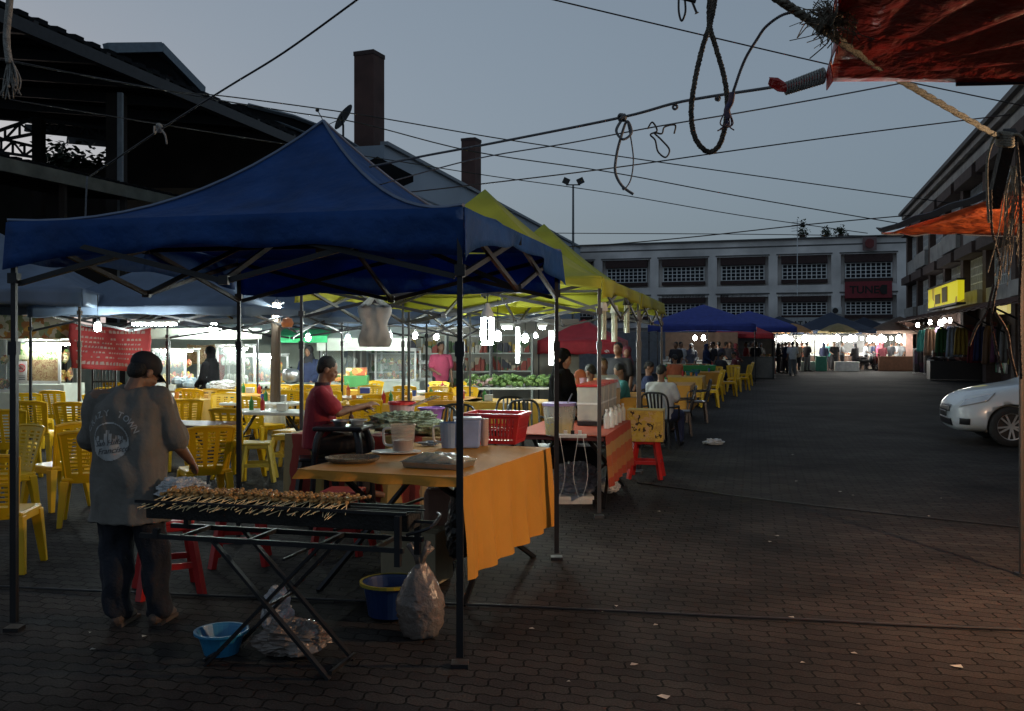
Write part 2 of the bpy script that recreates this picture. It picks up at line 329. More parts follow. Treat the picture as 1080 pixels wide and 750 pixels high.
# lean-to roof lower down
lt = thing('lean_to_roof', 'low sloping corrugated awning roof running along the front of the dark market hall', 'awning', (0,0,0))
a0 = line_pt(-150,130,5.2); a1 = line_pt(214,214,5.2); axl = (a1-a0).normalized(); ll = Vector((-axl.y,axl.x,0)); LL = (a1-a0).length
mb = MB()
for i in range(60):
    a = a0+axl*LL*i/60; b_ = a0+axl*LL*(i+1)/60; up = Vector((0,0,.05 if i%2 else 0))
    mb.add([a+up,b_+up,b_+up+ll*4+Vector((0,0,.3)),a+up+ll*4+Vector((0,0,.3))],[(0,1,2,3)])
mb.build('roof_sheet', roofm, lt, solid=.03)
MB().bar(a0-Vector((0,0,.14)),a1-Vector((0,0,.14)),.06,.26).build('fascia', mat('mossy_fascia',(.085,.09,.075),.8,var=.35,scale=3), lt)
for k in range(5): 
    p = a0+axl*(LL*(k+.5)/5)+ll*.15; MB().box((p.x,p.y,2.55),(.12,.12,5.1)).build('column', darkw, lt)
# tree behind the hall seen through the open bay
def leafy(name, label, c, r, n, leaf, m, trunk_r=.2, group=None):
    t = thing(name, label, 'tree', (c.x,c.y,0), 0, group); rnd = random.Random(int(c.x*7+c.y)); mb = MB()
    cz = c.z
    cl = [(rnd.uniform(-1,1)*r[0]*.7, rnd.uniform(-1,1)*r[1]*.7, cz+rnd.uniform(-.8,.8)*r[2]) for _ in range(22)]
    for _ in range(n):
        k = rnd.choice(cl); d = Vector((rnd.gauss(0,1),rnd.gauss(0,1),rnd.gauss(0,.8)))*r[0]*.17
        p = Vector(k)+d; a = rnd.uniform(0,6.3); u = Vector((math.cos(a),math.sin(a),rnd.uniform(-.6,.6)))*leaf; v = Vector((rnd.uniform(-1,1),rnd.uniform(-1,1),rnd.uniform(-.5,1))).cross(u).normalized()*leaf*.5
        mb.add([p-u,p-v,p+u,p+v],[(0,1,2,3)])
    mb.build('crown', m, t)
    tb = MB(); tb.tube([(0,0,0),(.1,0,cz*.5),(0,.1,cz)],[trunk_r,trunk_r*.75,trunk_r*.4],8)
    for k in cl[:9]: tb.tube([(0,0,cz*.55),(k[0]*.5,k[1]*.5,(cz*.6+k[2]*.4)),k],[trunk_r*.45,trunk_r*.3,trunk_r*.08],5)
    tb.build('trunk', mat('bark',(.06,.045,.035),.9,bump=.5), t); return t
leafm = mat('leaves_dark', (.03,.055,.02), .6, var=.4, scale=.8)
leafy('tree','dark leafy tree standing behind the open bay of the market hall', Vector((-17.6,40,8.0)), (3.0,2.5,1.6), 5200, .17, leafm)
# chimneys
for i,(px,py,D,w_,lb) in enumerate(((389.5,61,45,1.05,'tall square rust brown chimney, the taller of two, rising behind the blue gazebo'),(497,150,66,1.05,'shorter looking square rust brown chimney rising above the yellow gazebo'))):
    z = CH+(HY-py)/FX*D; c = GX(px,D); t = thing('chimney', lb, 'chimney', c, R(-22), 'square brown chimneys')
    MB().box((0,0,z/2),(w_,w_,z)).build('shaft', brown, t, bevel=.02)
    mb = MB(); mb.box((0,0,z+.1),(w_*1.04,w_*1.04,.2)); mb.box((-.2,.1,z+.27),(.4,.2,.14)); mb.build('cap', mat('dark_cap',(.05,.03,.028),.9), t)
# long pale building behind the gazebos
pb = thing('long_building', 'long pale blue grey plain walled building with a flat parapet behind the chimneys', 'building')
w0 = line_pt(405,153,10.2); w1 = w0.lerp(line_pt(612,262,10.2),1.0); d = (w1-w0); lf = Vector((-d.y,d.x,0)).normalized()*12
mb = MB(); mb.prism([(w0.x,w0.y),(w1.x,w1.y),(w1.x+lf.x,w1.y+lf.y),(w0.x+lf.x,w0.y+lf.y)], lambda p: Vector((p[0],p[1],0)), Vector((0,0,10.2))); mb.build('wall', mat('pale_blue_wall',(.30,.36,.44),.85,var=.1,scale=.25), pb)
mb = MB()
for k in range(5): a = w0+Vector((0,0,-1.6-k*1.7)); mb.bar(a-lf.normalized()*.02,(w1+Vector((0,0,-1.6-k*1.7)))-lf.normalized()*.02,.05,.06)
mb.build('wall_joint', mat('joint_grey',(.2,.24,.29),.9), pb)
MB().bar(w0+Vector((0,0,.08)),w1+Vector((0,0,.08)),.35,.16).build('parapet_cap', mat('cap_grey',(.2,.23,.26),.7), pb)
# little dark canopy box beside the first chimney
mb = MB(); mb.prism([(398,165),(436,185),(436,192),(398,205)], lambda p: P(p[0],p[1],38), Vector((-1.5,3,0)))
o = mb.build('rooftop_shed', roofm); tag(o,'small dark flat roofed shed on the roof at the foot of the taller chimney','shed')
# satellite dish
t = thing('satellite_dish','black satellite dish on a bent mast above the blue gazebo peak','satellite dish', P(362,140,41))
rot = Matrix.Rotation(R(38),3,'Y')@Matrix.Rotation(R(8),3,'X')
MB().lathe([(.02,-.1),(.3,-.06),(.62,.06),(.64,.07),(.6,.08),(.3,-.03),(.02,-.07)],(-.05,0,.72),18,M=Matrix.Rotation(R(125),3,'Y')).build('dish', blk, t, smooth=True)
mb = MB(); mb.tube([(0,0,-1.3),(0,0,.3),(-.05,0,.72)],.05,6); mb.build('mast', blk, t)
mb = MB(); mb.tube([(-.1,0,.6),(-.75,0,.3),(-1.1,0,.95)],.022,5); mb.ball((-1.12,0,.98),.09,6,5); mb.build('feed_arm', blk, t)
# floodlight mast
t = thing('floodlight_mast','tall thin pole carrying two floodlights against the sky','floodlight', GX(604.5,60))
zt = CH+(HY-195)/FX*60
mb = MB(); mb.tube([(0,0,0),(0,0,zt)],[.11,.06],8); mb.build('pole', mat('galvanised',(.12,.13,.14),.6), t)
mb = MB(); mb.bar((-.45,0,zt),(.45,0,zt),.07); mb.build('cross_arm', blk, t)
for s in (-1,1): MB().box((s*.45,-.1,zt+.22),(.42,.22,.36),rot=Matrix.Rotation(R(-25*s),3,'Y')).build('floodlight', blk, t)
# ================= far three storey building
fb = thing('apartment_block','long three storey pale grey building with grilled windows closing the far end of the lane','building')
fr = Vector((33.0,79,0)); fl = Vector((1.5,89.5,0)); fd = (fl-fr).normalized(); fn = Vector((fd.y,-fd.x,0)); fn = fn if fn.y<0 else -fn; FH = 10.5
FL_ = (fl-fr).length
def fpt(s, z, o=0): p = fr+fd*s+fn*o; return Vector((p.x,p.y,z))
def s_of(px):      # distance along the facade for an image column
    k = (px-540)/FX; return (k*fr.y-fr.x)/(fd.x-k*fd.y)
def z_at(px, py): s = s_of(px); p = fpt(s,0); return CH+(HY-py)/FX*p.y
def fbox(mb, s0, s1, z0, z1, o0, o1):
    vs = [fpt(s,z,o) for z in (z0,z1) for s,o in ((s0,o0),(s1,o0),(s1,o1),(s0,o1))]
    mb.add(vs, [(3,2,1,0),(4,5,6,7),(0,1,5,4),(1,2,6,5),(2,3,7,6),(3,0,4,7)])
fw = mat('pale_grey_render',(.70,.67,.65),.85,var=.3,scale=.35,bump=.05); maroon = mat('maroon_brick',(.055,.032,.030),.9,var=.2,scale=5); dglass = mat('dark_glass',(.010,.012,.018),.3,spec=.12); grille = mat('grille_white',(.75,.77,.78),.5)
bays = [-6,657,712,779,847,917]; edges = [s_of(x) for x in (690,745,813,884,951)]; bw = (edges[0]-edges[-1])/4
mb = MB(); fbox(mb,-.3,FL_+8,0,FH-.0,-10,-.6); mb.build('wall', fw, fb)
mb = MB(); fbox(mb,-.4,FL_+8,FH,FH+.12,-10,.25); fbox(mb,-.4,FL_+8,FH-.62,FH-.5,-.59,.02); mb.build('roof_edge', mat('dark_edge',(.1,.1,.1),.8), fb)
mb = MB(); fbox(mb,-.3,FL_+8,FH-1.4,FH-.003,-.6,-.003); fbox(mb,-.3,FL_+8,5.6,6.55,-.597,-.05); fbox(mb,-.3,FL_+8,2.9,3.35,-.597,-.05); mb.build('facade_band', fw, fb)
s0 = edges[-1]; pil = MB()
nb = int((FL_+8-s0)/bw)+1
fbox(pil, -.3, s0, 0, FH-1.4, -.594, 0)
for k in range(nb+1): s = s0+bw*k; fbox(pil, s-.001 if k==0 else s-.38, s+.38, 0, FH-1.397, -.591, .003)
pil.build('pilaster', fw, fb)
for k in range(nb):
    a = s0+bw*k+.38; b_ = s0+bw*(k+1)-.38; m_ = (a+b_)/2; hw = (b_-a)/2-.35
    for row,(zb,zt_,hood) in enumerate(((7.05,8.4,.75),(3.95,5.1,.7))):
        wn = MB(); wn.m = 0; fbox(wn, m_-hw, m_+hw, zb, zt_, -.58, -.42); o = wn.build('window', dglass, fb)
        gm = MB(); nbar = 9
        for i in range(nbar+1): x = m_-hw+.05+(2*hw-.1)*i/nbar; fbox(gm, x-.04, x+.04, zb+.02, zt_-.02, -.40, -.36)
        for i in range(5): z = zb+.05+(zt_-zb-.1)*i/4; fbox(gm, m_-hw+.02, m_+hw-.02, z-.028, z+.028, -.395, -.37)
        gm.build('window_grille', grille, o)
        hm = MB(); fbox(hm, m_-hw-.05, m_+hw+.05, zt_+.02, zt_+hood, -.58, -.05); fbox(hm, m_-hw-.05, m_+hw+.05, zb-.32, zb-.03, -.58, -.02); hm.build('window_surround', maroon, fb)
        sm = MB(); fbox(sm, a-.1, b_+.1, zt_+hood+.02, zt_+hood+.12, -.5, .06); sm.build('hood_ledge', mat('dark_edge',(0,0,0)), fb)
sb = thing('shop_signboard','dark red signboard with blackened lettering between the windows of the far grey building','signboard')
mb = MB(); a = s0+.4; fbox(mb, a+.35, a+bw-1.1, 5.35, 6.75, .02, .12); mb.build('board', mat('dull_red_sign',(.22,.02,.03),.6), sb)
tm = mat('black_letters',(.01,.01,.01),.7); cpt = fpt(a+1.9, 5.75, .14); rzf = math.atan2(fd.y,fd.x)+math.pi
sign_text('lettering','TUNE',.9,tm,sb,cpt+Vector((-.6,.2,0)),(R(90),0,rzf),bold=.02)
mb = MB(); mb.lathe([(.45,0),(.45,.03)],(0,0,0),6,M=Matrix.Rotation(R(90),3,'X')); mb.build('emblem', tm, sb, loc=fpt(a+.95,6.05,.16))
sb = thing('white_signboard','white signboard with dark capital letters below the middle windows of the far grey building','signboard')
mb = MB(); a2 = s0+bw+.4; fbox(mb, a2+.2, a2+bw-1, 2.72, 3.75, .02, .1); mb.build('board', mat('sign_white',(.4,.41,.42),.6), sb)
sign_text('lettering','PUSAT MESIN',.62,tm,sb,fpt(a2+bw*.5-.3,3.0,.13),(R(90),0,rzf),bold=.012)
sb = thing('square_wall_sign','square pinkish sign with a round red emblem on the far roof edge','signboard')
sx = s_of(917); mb = MB(); fbox(mb, sx-.55, sx+.55, 9.35, 10.45, .27, .5); mb.build('board', mat('dusty_pink',(.2,.13,.13),.7), sb)
mb = MB(); mb.lathe([(.4,0),(.4,.05)],(0,0,0),16,M=Matrix.Rotation(R(90),3,'X')); mb.build('emblem', mat('dull_red',(.16,.03,.03),.7), sb, loc=fpt(sx,9.9,.56))
# rooftop things
for i,(px,py,w_) in enumerate(((846,246,.9),(871,246,.7),(887,246,.8))):
    s = s_of(px); base = fpt(s,FH+.12,-1.5); rnd = random.Random(i+3); t = thing('rooftop_plant',['bushy pot plant with a tall shoot, leftmost on the far roof edge','small round pot plant between two others on the far roof edge','round pot plant on the far roof edge, the right one'][i],'plant',base,0,'pot plants on the far roof')
    mb = MB()
    for _ in range(170):
        p = Vector((rnd.gauss(0,.28)*w_,rnd.gauss(0,.25),.55+rnd.gauss(0,.22))); u = Vector((rnd.uniform(-1,1),rnd.uniform(-1,1),rnd.uniform(-.5,1)))*.13; v = u.cross(Vector((rnd.random(),rnd.random(),1))).normalized()*.06; mb.add([p-u,p-v,p+u,p+v],[(0,1,2,3)])
    if i==0:
        for _ in range(60): p = Vector((rnd.gauss(0,.15),0,1.2+rnd.gauss(0,.25))); u = Vector((rnd.uniform(-1,1),0,rnd.uniform(0,1)))*.12; v = u.cross(Vector((0,1,0)))*.5; mb.add([p-u,p-v,p+u,p+v],[(0,1,2,3)])
    mb.build('foliage', leafm, t); MB().lathe([(.2,0),(.28,.35),(.3,.35)],(0,0,0),10).build('pot', brown, t)
t = thing('antenna_pole','thin pole with a ragged aerial on the far grey building','aerial', fpt(s_of(841),0,.35))
mb = MB(); mb.tube([(0,0,5.6),(0,0,12.2)],.035,5); mb.build('pole', grille, t)
mb = MB(); 
for k in range(4): mb.bar((-.5,0,11.9-.25*k),(.5,0,12.0-.25*k),.03)
mb.build('aerial_rods', blk, t)
for px,row,k in ((881,4.3,0),(881,3.5,1)):
    t = thing('air_conditioner','white air conditioner unit on the far grey wall, the '+('upper' if k==0 else 'lower')+' of two','air conditioner', fpt(s_of(px)-.1,row,.02),rzf,'air conditioners on the far building')
    MB().box((0,-.2,0),(.8,.35,.6)).build('casing', white, t, bevel=.02); MB().lathe([(.24,0),(.24,.03)],(-.1,-.39,0),14,M=Matrix.Rotation(R(90),3,'X')).build('fan', blk, t)
# low grey wall in front of the far block, seen under the yellow gazebos
MB().box((6.0,50,1.1),(6.5,.2,2.2)).build('boundary_wall', mat('grey_blockwork',(.2,.21,.23),.9)); tag(bpy.data.objects['boundary_wall'],'plain grey wall standing behind the red gazebo','wall')
# ================= right shop row
rb = thing('shop_row','dark brick three storey shop row with white window grilles along the lane','building')
SR0 = Vector((26.7,64,0)); rdv = Vector((-9,-31.3,0)).normalized(); rn = Vector((-.957,.2875,0)).normalized(); RL = 62; RH = 10.2
def rpt(s,z,o=0): p = SR0+rdv*s+rn*o; return Vector((p.x,p.y,z))
def rs_of(px,o=0): k = (px-540)/FX; q = SR0+rn*o; return (k*q.y-q.x)/(rdv.x-k*rdv.y)
def rbox(mb,s0,s1,z0,z1,o0,o1):
    vs = [rpt(s,z,o) for z in (z0,z1) for s,o in ((s0,o0),(s1,o0),(s1,o1),(s0,o1))]; mb.add(vs,[(3,2,1,0),(4,5,6,7),(0,1,5,4),(1,2,6,5),(2,3,7,6),(3,0,4,7)])
dbrick = mat('dark_brown_brick',(.07,.045,.04),.9,var=.25,scale=4,bump=.2,bscale=30); paleb = mat('dirty_white_render',(.34,.33,.31),.85,var=.25,scale=1.5)
mb = MB(); rbox(mb,0,RL,0,RH-.8,-10,-.5); mb.build('wall', dbrick, rb)
mb = MB(); rbox(mb,-.2,RL,RH-.8,RH-.45,-10,.15); rbox(mb,-.2,RL,RH-.30,RH-.05,-10,.35); mb.build('cornice', paleb, rb)
mb = MB(); rbox(mb,-.3,RL,RH-.05,RH+.15,-10,.55); rbox(mb,-.2,RL,RH-.45,RH-.30,-10,.10); mb.build('roof_edge', mat('dark_edge',(0,0,0)), rb)
mb = MB(); nbr = 12; bwr = RL/nbr
for k in range(nbr+1): rbox(mb, bwr*k-.35, bwr*k+.35, 0, RH-.8, -.5, .05)
mb.build('pier', mat('brown_pier',(.09,.06,.05),.9), rb)
for k in range(nbr):
    a = bwr*k+.35; b_ = bwr*(k+1)-.35
    for row,(zb,zt_) in enumerate(((7.0,8.6),(3.9,5.4))):
        wm = MB(); rbox(wm,a+.3,b_-.3,zb,zt_,-.48,-.3); o = wm.build('window', dglass, rb); gm = MB(); nn = 10
        for i in range(nn+1): x = a+.32+(b_-a-.64)*i/nn; rbox(gm,x-.03,x+.03,zb,zt_,-.27,-.22)
        for i in range(5): z = zb+.04+(zt_-zb-.08)*i/4; rbox(gm,a+.3,b_-.3,z-.025,z+.025,-.265,-.24)
        gm.build('window_grille', grille, o)
        hm = MB(); rbox(hm,a+.1,b_-.1,zt_+.03,zt_+.5,-.48,.45); hm.build('hood', dbrick, rb)
        hm = MB(); rbox(hm,a+.02,b_-.02,zb-(.9 if row==0 else .6),zb-.03,-.48,.25 if (k+row)%2 else .05); hm.build('parapet_panel', paleb, rb)
# lit yellow sign
ys = thing('lit_yellow_sign','glowing yellow shop sign with blurred dark lettering on the right hand shop row','sign')
s0y = rs_of(979,1.2); s1y = rs_of(1010,1.2)
mb = MB(); rbox(mb,s0y,s1y,3.3,4.2,.95,1.2); mb.build('light_panel', patches('yellow_glow',[(.9,.78,.02),(.75,.6,.02),(.42,.3,.02)],.55,emit=.5), ys)
mb = MB(); rbox(mb,s0y-.06,s1y+.06,4.2,4.28,.9,1.25); rbox(mb,s0y-.06,s1y+.06,3.22,3.3,.9,1.25); mb.build('sign_frame', dsteel, ys)
tm2 = mat('brown_letters',(.25,.17,.01),.7)
for i,f in enumerate((.38,.62)):
    mb = MB(); s = s0y+(s1y-s0y)*f; rbox(mb, s-.7,s+.7,3.42,4.08 if i else 3.85,1.21,1.24); mb.build('dark_glyph', tm2, ys)
# awning
aw = thing('shop_awning','long rusty brown sheet awning over the clothes stalls of the right hand shops','awning')
mb = MB()
for i in range(80):
    a = RL*i/80; b_ = RL*(i+1)/80; u = .04 if i%2 else 0
    mb.add([rpt(a,3.25+u,.1),rpt(b_,3.25+u,.1),rpt(b_,2.78+u,1.7),rpt(a,2.78+u,1.7)],[(0,1,2,3)])
mb.build('awning_sheet', mat('rusty_sheet',(.10,.045,.035),.85,var=.3,scale=2), aw, solid=.03)
for k in range(13): MB().tube([rpt(RL*k/12,1.9,.1),rpt(RL*k/12,2.72,1.6)],.035,6).build('bracket', dsteel, aw)
# ================= gazebos
def gazebo(name, label, feet, ze, zp, cloth, legm, power=1.8, vh=(.28,.2), group=None, truss=True, legs=True, hem=None, wav=.03, nseg=14, seed=0, vmap=None, ridge=None):
    """feet: four ground corners in order; parts: canopy, valance (four), legs, truss bars."""
    feet = [Vector(f) for f in feet]; ctr = sum(feet, Vector())/4; t = thing(name, label, 'gazebo', ctr, 0, group)
    fc = [f-ctr for f in feet]; rnd = random.Random(seed)
    cn = [Vector((f.x*1.02, f.y*1.02, ze)) for f in fc]; pk = Vector((0,0,zp))
    mb = MB()
    for k in range(4):
        a = cn[k]; b_ = cn[(k+1)%4]
        def fn(u, v, a=a, b_=b_, k=k):
            e = a.lerp(b_, u); mid = 4*u*(1-u)
            z = ze+(zp-ze)*v**(power+.25*mid*(1-v)) - .02*mid*(1-v)
            p = e.lerp(pk, v); p.z = z
            p.z += noise.noise(Vector((u*6+k*9+seed, v*4, seed)))*.045*(1-v)*math.sin(math.pi*u)
            if v < .001: p.z += .035*math.sin(math.pi*u*2)*.3
            return p
        mb.grid(fn, nseg, 12)
    cm = mb.build('canopy', cloth, t, smooth=True, solid=.006, weld=True)
    if ridge:
        rm_ = MB()
        for k in range(4): rm_.tube([cn[k].lerp(pk, v/12)+Vector((0,0,ze+(zp-ze)*(v/12)**power+.008-cn[k].lerp(pk,v/12).z)) for v in range(13)], .012, 4)
        rm_.build('ridge_seam', ridge, cm)
    for k in range(4):
        a = cn[k]; b_ = cn[(k+1)%4]; n_ = Vector(((b_-a).y, -(b_-a).x, 0)).normalized(); n_ = n_ if n_.dot(a) > 0 else -n_
        h0, h1 = (vmap[k] if vmap else vh)
        def fv(u, v, a=a, b_=b_, n_=n_, k=k):
            h = h0*(1-math.sin(math.pi*u)**.8)+h1*math.sin(math.pi*u)**.8
            p = a.lerp(b_, u)+n_*.006; p.z = ze-.003+.0*u-h*v
            p += n_*(wav*v*math.sin(u*17+k*2+seed)+wav*.6*v*noise.noise(Vector((u*9,k,seed)))); p.z -= .012*v*math.sin(u*23+seed); return p
        vm = MB().grid(fv, nseg*2, 4).build('valance', hem or cloth, t, smooth=True, solid=.005)
    if legs:
        for k, f in enumerate(fc):
            d_ = Vector((-f.x,-f.y,0)).normalized()*.02
            lm = MB(); lm.box((f.x,f.y,.82+.03),(.036,.036,1.6)); lm.box((f.x,f.y,1.62+(ze-1.7)/2+.0),(.028,.028,ze-1.62)); lm.box((f.x,f.y,1.66),(.05,.05,.08)); lm.box((f.x,f.y,.012),(.09,.09,.024)); lm.box((f.x,f.y,ze-.33),(.055,.055,.06)); lm.build('leg', legm, t)
    if truss:
        zt = ze-.05; zb = ze-.36
        mids = []
        for k in range(4):
            a = fc[k]; b_ = fc[(k+1)%4]; tb = MB(); n_ = ((a+b_)/2).normalized()*-.012
            A = lambda u, z: Vector((*a.lerp(b_,u).xy, z))
            for u0,u1 in ((0,.5),(.5,1)):
                tb.bar(A(u0+.01,zt if 1 else zb),A(u1-.01,zb),.022,.03); tb.bar(A(u0+.01,zb)+n_,A(u1-.01,zt)+n_,.022,.03)
            tb.box(A(.5,zb),(.05,.05,.05)); tb.box(A(.5,zt),(.05,.05,.05)); tb.build('scissor_bar', legm, t); mids.append((a+b_)/2)
        tb = MB()
        for k in range(4):
            m_ = mids[k]; h = Vector((0,0,ze+.12)); mm = Vector((m_.x*.5,m_.y*.5,0))
            tb.bar((m_.x,m_.y,zb),(0,0,ze+.22),.02,.03); tb.bar((m_.x,m_.y,zt),(0,0,ze-.05),.02,.03)
        tb.tube([(0,0,ze-.12),(0,0,zp-.03)],.02,6); tb.box((0,0,ze+.2),(.09,.09,.05)); tb.box((0,0,ze-.07),(.09,.09,.05))
        tb.build('centre_truss', legm, t)
    return t
fFL = GX(15,5.574); fFR = GX(485,4.956); fRR = GX(587,7.39); fBL = fFL+(fRR-fFR)
bluet = tarp_mat('blue_gazebo_canvas',(.014,.085,.31),.45,.7,5)
blue_g = gazebo('blue_gazebo','large dark blue pop up gazebo standing in front over the satay grill',[fFL,fFR,fRR,fBL],2.40,3.2,bluet,dsteel,2.0,hem=None,seed=1,
   vmap=[(.27,.17),(.27,.10),(.32,.31),(.25,.2)],nseg=20,ridge=mat('grey_seam',(.12,.15,.22),.7),wav=.035)
gsteel = mat('grey_steel',(.07,.07,.075),.5,.4)
y1 = [GX(318,10.0),GX(632,9.14),GX(673,12.2),GX(425,13.1)]
g1 = gazebo('yellow_gazebo','yellow pop up gazebo over the drinks table, right behind the blue one',y1,2.32,3.48,yelc,gsteel,1.5,group='yellow gazebos',seed=4,vmap=[(.1,.06),(.22,.12),(.2,.15),(.2,.15)])
d_ = y1[2]-y1[1]
y2 = [y1[3]+Vector((.06,.2,0)),y1[2]+Vector((.04,.15,0)),y1[2]+d_+Vector((.05,.3,0)),y1[3]+d_+Vector((0,.2,0))]
g2 = gazebo('yellow_gazebo','second smaller looking yellow gazebo, standing beyond the first one',y2,2.32,3.48,yelc,gsteel,1.5,group='yellow gazebos',seed=8,vmap=[(.2,.15)]*4)
def sq(cx, cy, w_, d__, rz):
    c, s = math.cos(rz), math.sin(rz); return [Vector((cx+c*x-s*y, cy+s*x+c*y, 0)) for x,y in ((-w_/2,-d__/2),(w_/2,-d__/2),(w_/2,d__/2),(-w_/2,d__/2))]
gg = 'grey blue gazebos over the food court'
gazebo('grey_gazebo','grey blue canvas gazebo at the left edge above the food picture banner',[(-10.2,13.0,0),(-5.93,13,0),(-7.4,19,0),(-11.6,19,0)],2.42,3.6,greyc,mat('wood_brown',(.1,.07,.05),.8),1.1,group=gg,seed=11,vh=(.24,.2),truss=False)
gazebo('grey_gazebo','grey blue canvas gazebo behind the man in the cap, over the yellow chairs',sq(-5.15,15.6,3.5,3.5,AX),2.22,3.25,greyc,dsteel,1.1,group=gg,seed=12,vh=(.16,.12))
gazebo('grey_gazebo','wide grey blue canvas gazebo behind the hanging white bag, bulbs along its right eave',sq(-3.3,18.3,4.9,4.0,AX),2.12,3.5,greyc,dsteel,1.1,group=gg,seed=13,vh=(.14,.1))
rg = gazebo('red_gazebo','red gazebo with white lettering on its valance, beyond the woman in the black headscarf',sq(1.9,25,2.0,2.0,AX),1.72,2.28,redc,dsteel,1.1,seed=15,vh=(.34,.34),truss=False)
MB_t = mat('banner_white',(.6,.58,.55),.7)
sign_text('lettering','NASI AYAM',.19,MB_t,rg,(.25,-1.10,1.56),(R(90),0,AX),bold=.006); sign_text('lettering','RESTORAN',.13,MB_t,rg,(.25,-1.10,1.42),(R(90),0,AX),bold=.004)
# far tents before the grey building
gf = 'gazebos in front of the far building'
gazebo('blue_gazebo','wide bright blue gazebo with two lamps under it, left of the far row of stalls',sq(8.1,41,4.4,4.2,AX),2.35,3.3,mat('bright_blue_canvas',(.03,.06,.42),.75),dsteel,1.2,gf,seed=20,vh=(.25,.2),truss=False) if False else None
def fg(lbl, px, D, w_, ze, zp, cl, sd, vh=(.25,.2)): return gazebo('gazebo',lbl,sq((px-540)/FX*D,D,w_,w_*.85,AX),ze,zp,cl,dsteel,.8 if sd<22 else 1.1,group=gf,seed=sd,vh=vh,truss=False,nseg=8,vmap=None)
bb = mat('bright_blue_canvas',(.03,.05,.27),.75)
fg('wide bright blue gazebo with two lamps under it beyond the lane tables',742,40,4.2,2.35,3.25,bb,20)
fg('bright blue gazebo behind the wide blue one, half hidden by it',790,50,4.6,2.4,3.3,bb,21)
fg('small dark red gazebo beside the wide bright blue one',783,44,2.7,2.05,2.65,redc,22)
fg('navy gazebo with a low peak, first from the left in the far row',822,58,3.9,2.4,3.25,navyc,23)
fg('navy gazebo with the highest peak in the middle of the far row',876,57,4.6,2.4,3.45,mat('slate_blue_canvas',(.025,.04,.075),.8),24)
fg('navy gazebo with a low peak, right of the highest one in the far row',911,59,3.7,2.4,3.2,navyc,25)
fg('brown canvas gazebo at the right end of the far row beside the shop row',949,57,4.0,2.35,3.2,mat('brown_canvas',(.12,.08,.06),.8),26)
umb = mat('orange_umbrella_cloth',(.30,.15,.05),.7)
for i,(px,D,cl,lb) in enumerate(((746,41,umb,'orange parasol over the two lamps under the bright blue gazebo'),(806,55,umb,'orange parasol over the first stalls of the far row'),(836,55,umb,'orange parasol beside a navy gazebo in the far row'),(884,55,mat('yellow_umbrella_cloth',(.22,.17,.07),.7),'yellow brown parasol under the highest navy gazebo'))):
    t = thing('parasol',lb,'parasol',GX(px,D),0,'parasols over the far stalls'); MB().lathe([(.02,2.75),(.5,2.62),(1.15,2.3),(1.2,2.18),(1.13,2.28),(.5,2.58),(.02,2.7)],(0,0,0),8).build('canopy', cl, t)
    MB().tube([(0,0,0),(0,0,2.7)],.025,6).build('pole', dsteel, t)
# ================= furniture prototypes
def make_chair(label, m, group):
    t = thing('plastic_chair', label, 'chair', (0,0,0), 0, group)
    mb = MB(); mb.box((0,.0,.435),(.42,.42,.03)); mb.box((0,.2,.415),(.42,.03,.06)); mb.box((-.2,0,.41),(.03,.40,.07)); mb.box((.2,0,.41),(.03,.40,.07)); mb.build('seat', m, t, bevel=.008)
    cols, rows = 19, 27
    def fn(u, v):
        w_ = .17+.055*v; x = (u-.5)*2*w_; z = .40+.48*v + (-.02*(abs(u-.5)*2)**4 if v > .93 else 0); y = -.20-.11*v-.035*math.cos((u-.5)*math.pi)+.02
        return Vector((x,y,z))
    def skip(i,j):
        return j > 4 and j < rows-2 and j%2 == 1 and i in (3,4,5,8,9,10,13,14,15)
    bm_ = MB().grid(fn, cols, rows, skip)
    def fr(u, v): return fn(u, v)
    bm_.tube([fn(0,k/6)for k in range(7)]+[fn(k/6,1) for k in range(1,7)]+[fn(1,1-k/6) for k in range(1,7)], .011, 5)
    bm_.build('backrest', m, t, smooth=False, solid=.006)
    for sx in (-1,1):
        for sy in (-1,1):
            l = MB(); a = Vector((sx*.185,sy*.175,.42)); b_ = Vector((sx*.225,sy*.225,0)); ww = .062
            pts = [a,b_]; vs = []
            for p,k in ((a,1.25),(b_,.72)):
                for i,j in ((-1,-1),(1,-1),(1,1),(-1,1)): vs.append(p+Vector((i*ww*k/2,j*ww*k/2,0)))
            l.add(vs,[(3,2,1,0),(4,5,6,7),(0,1,5,4),(1,2,6,5),(2,3,7,6),(3,0,4,7)]); l.build('leg', m, t, bevel=.006)
    return t
def make_dark_chair(label, group, m=None):
    m = m or blkp; t = thing('dark_chair', label, 'chair', (0,0,0), 0, group)
    MB().box((0,0,.43),(.44,.42,.035)).build('seat', m, t, bevel=.01)
    mb = MB(); mb.tube(spline([(-.2,-.2,.42),(-.225,-.27,.72),(-.17,-.3,.86),(0,-.31,.89),(.17,-.3,.86),(.225,-.27,.72),(.2,-.2,.42)],4),.017,6)
    for k in range(5): x = -.11+.055*k; mb.bar((x*.85,-.21,.45),(x*1.15,-.305,.87),.028,.01)
    mb.build('backrest', m, t)
    for s in (-1,1):
        MB().tube(spline([(s*.225,-.25,.66),(s*.25,0,.65),(s*.24,.17,.64),(s*.225,.2,.44)],4),.015,6).build('armrest', m, t)
        for y in (-.18,.18): MB().bar((s*.19,y,.42),(s*.23,y*1.2,0),.04,.035).build('leg', m, t)
    return t
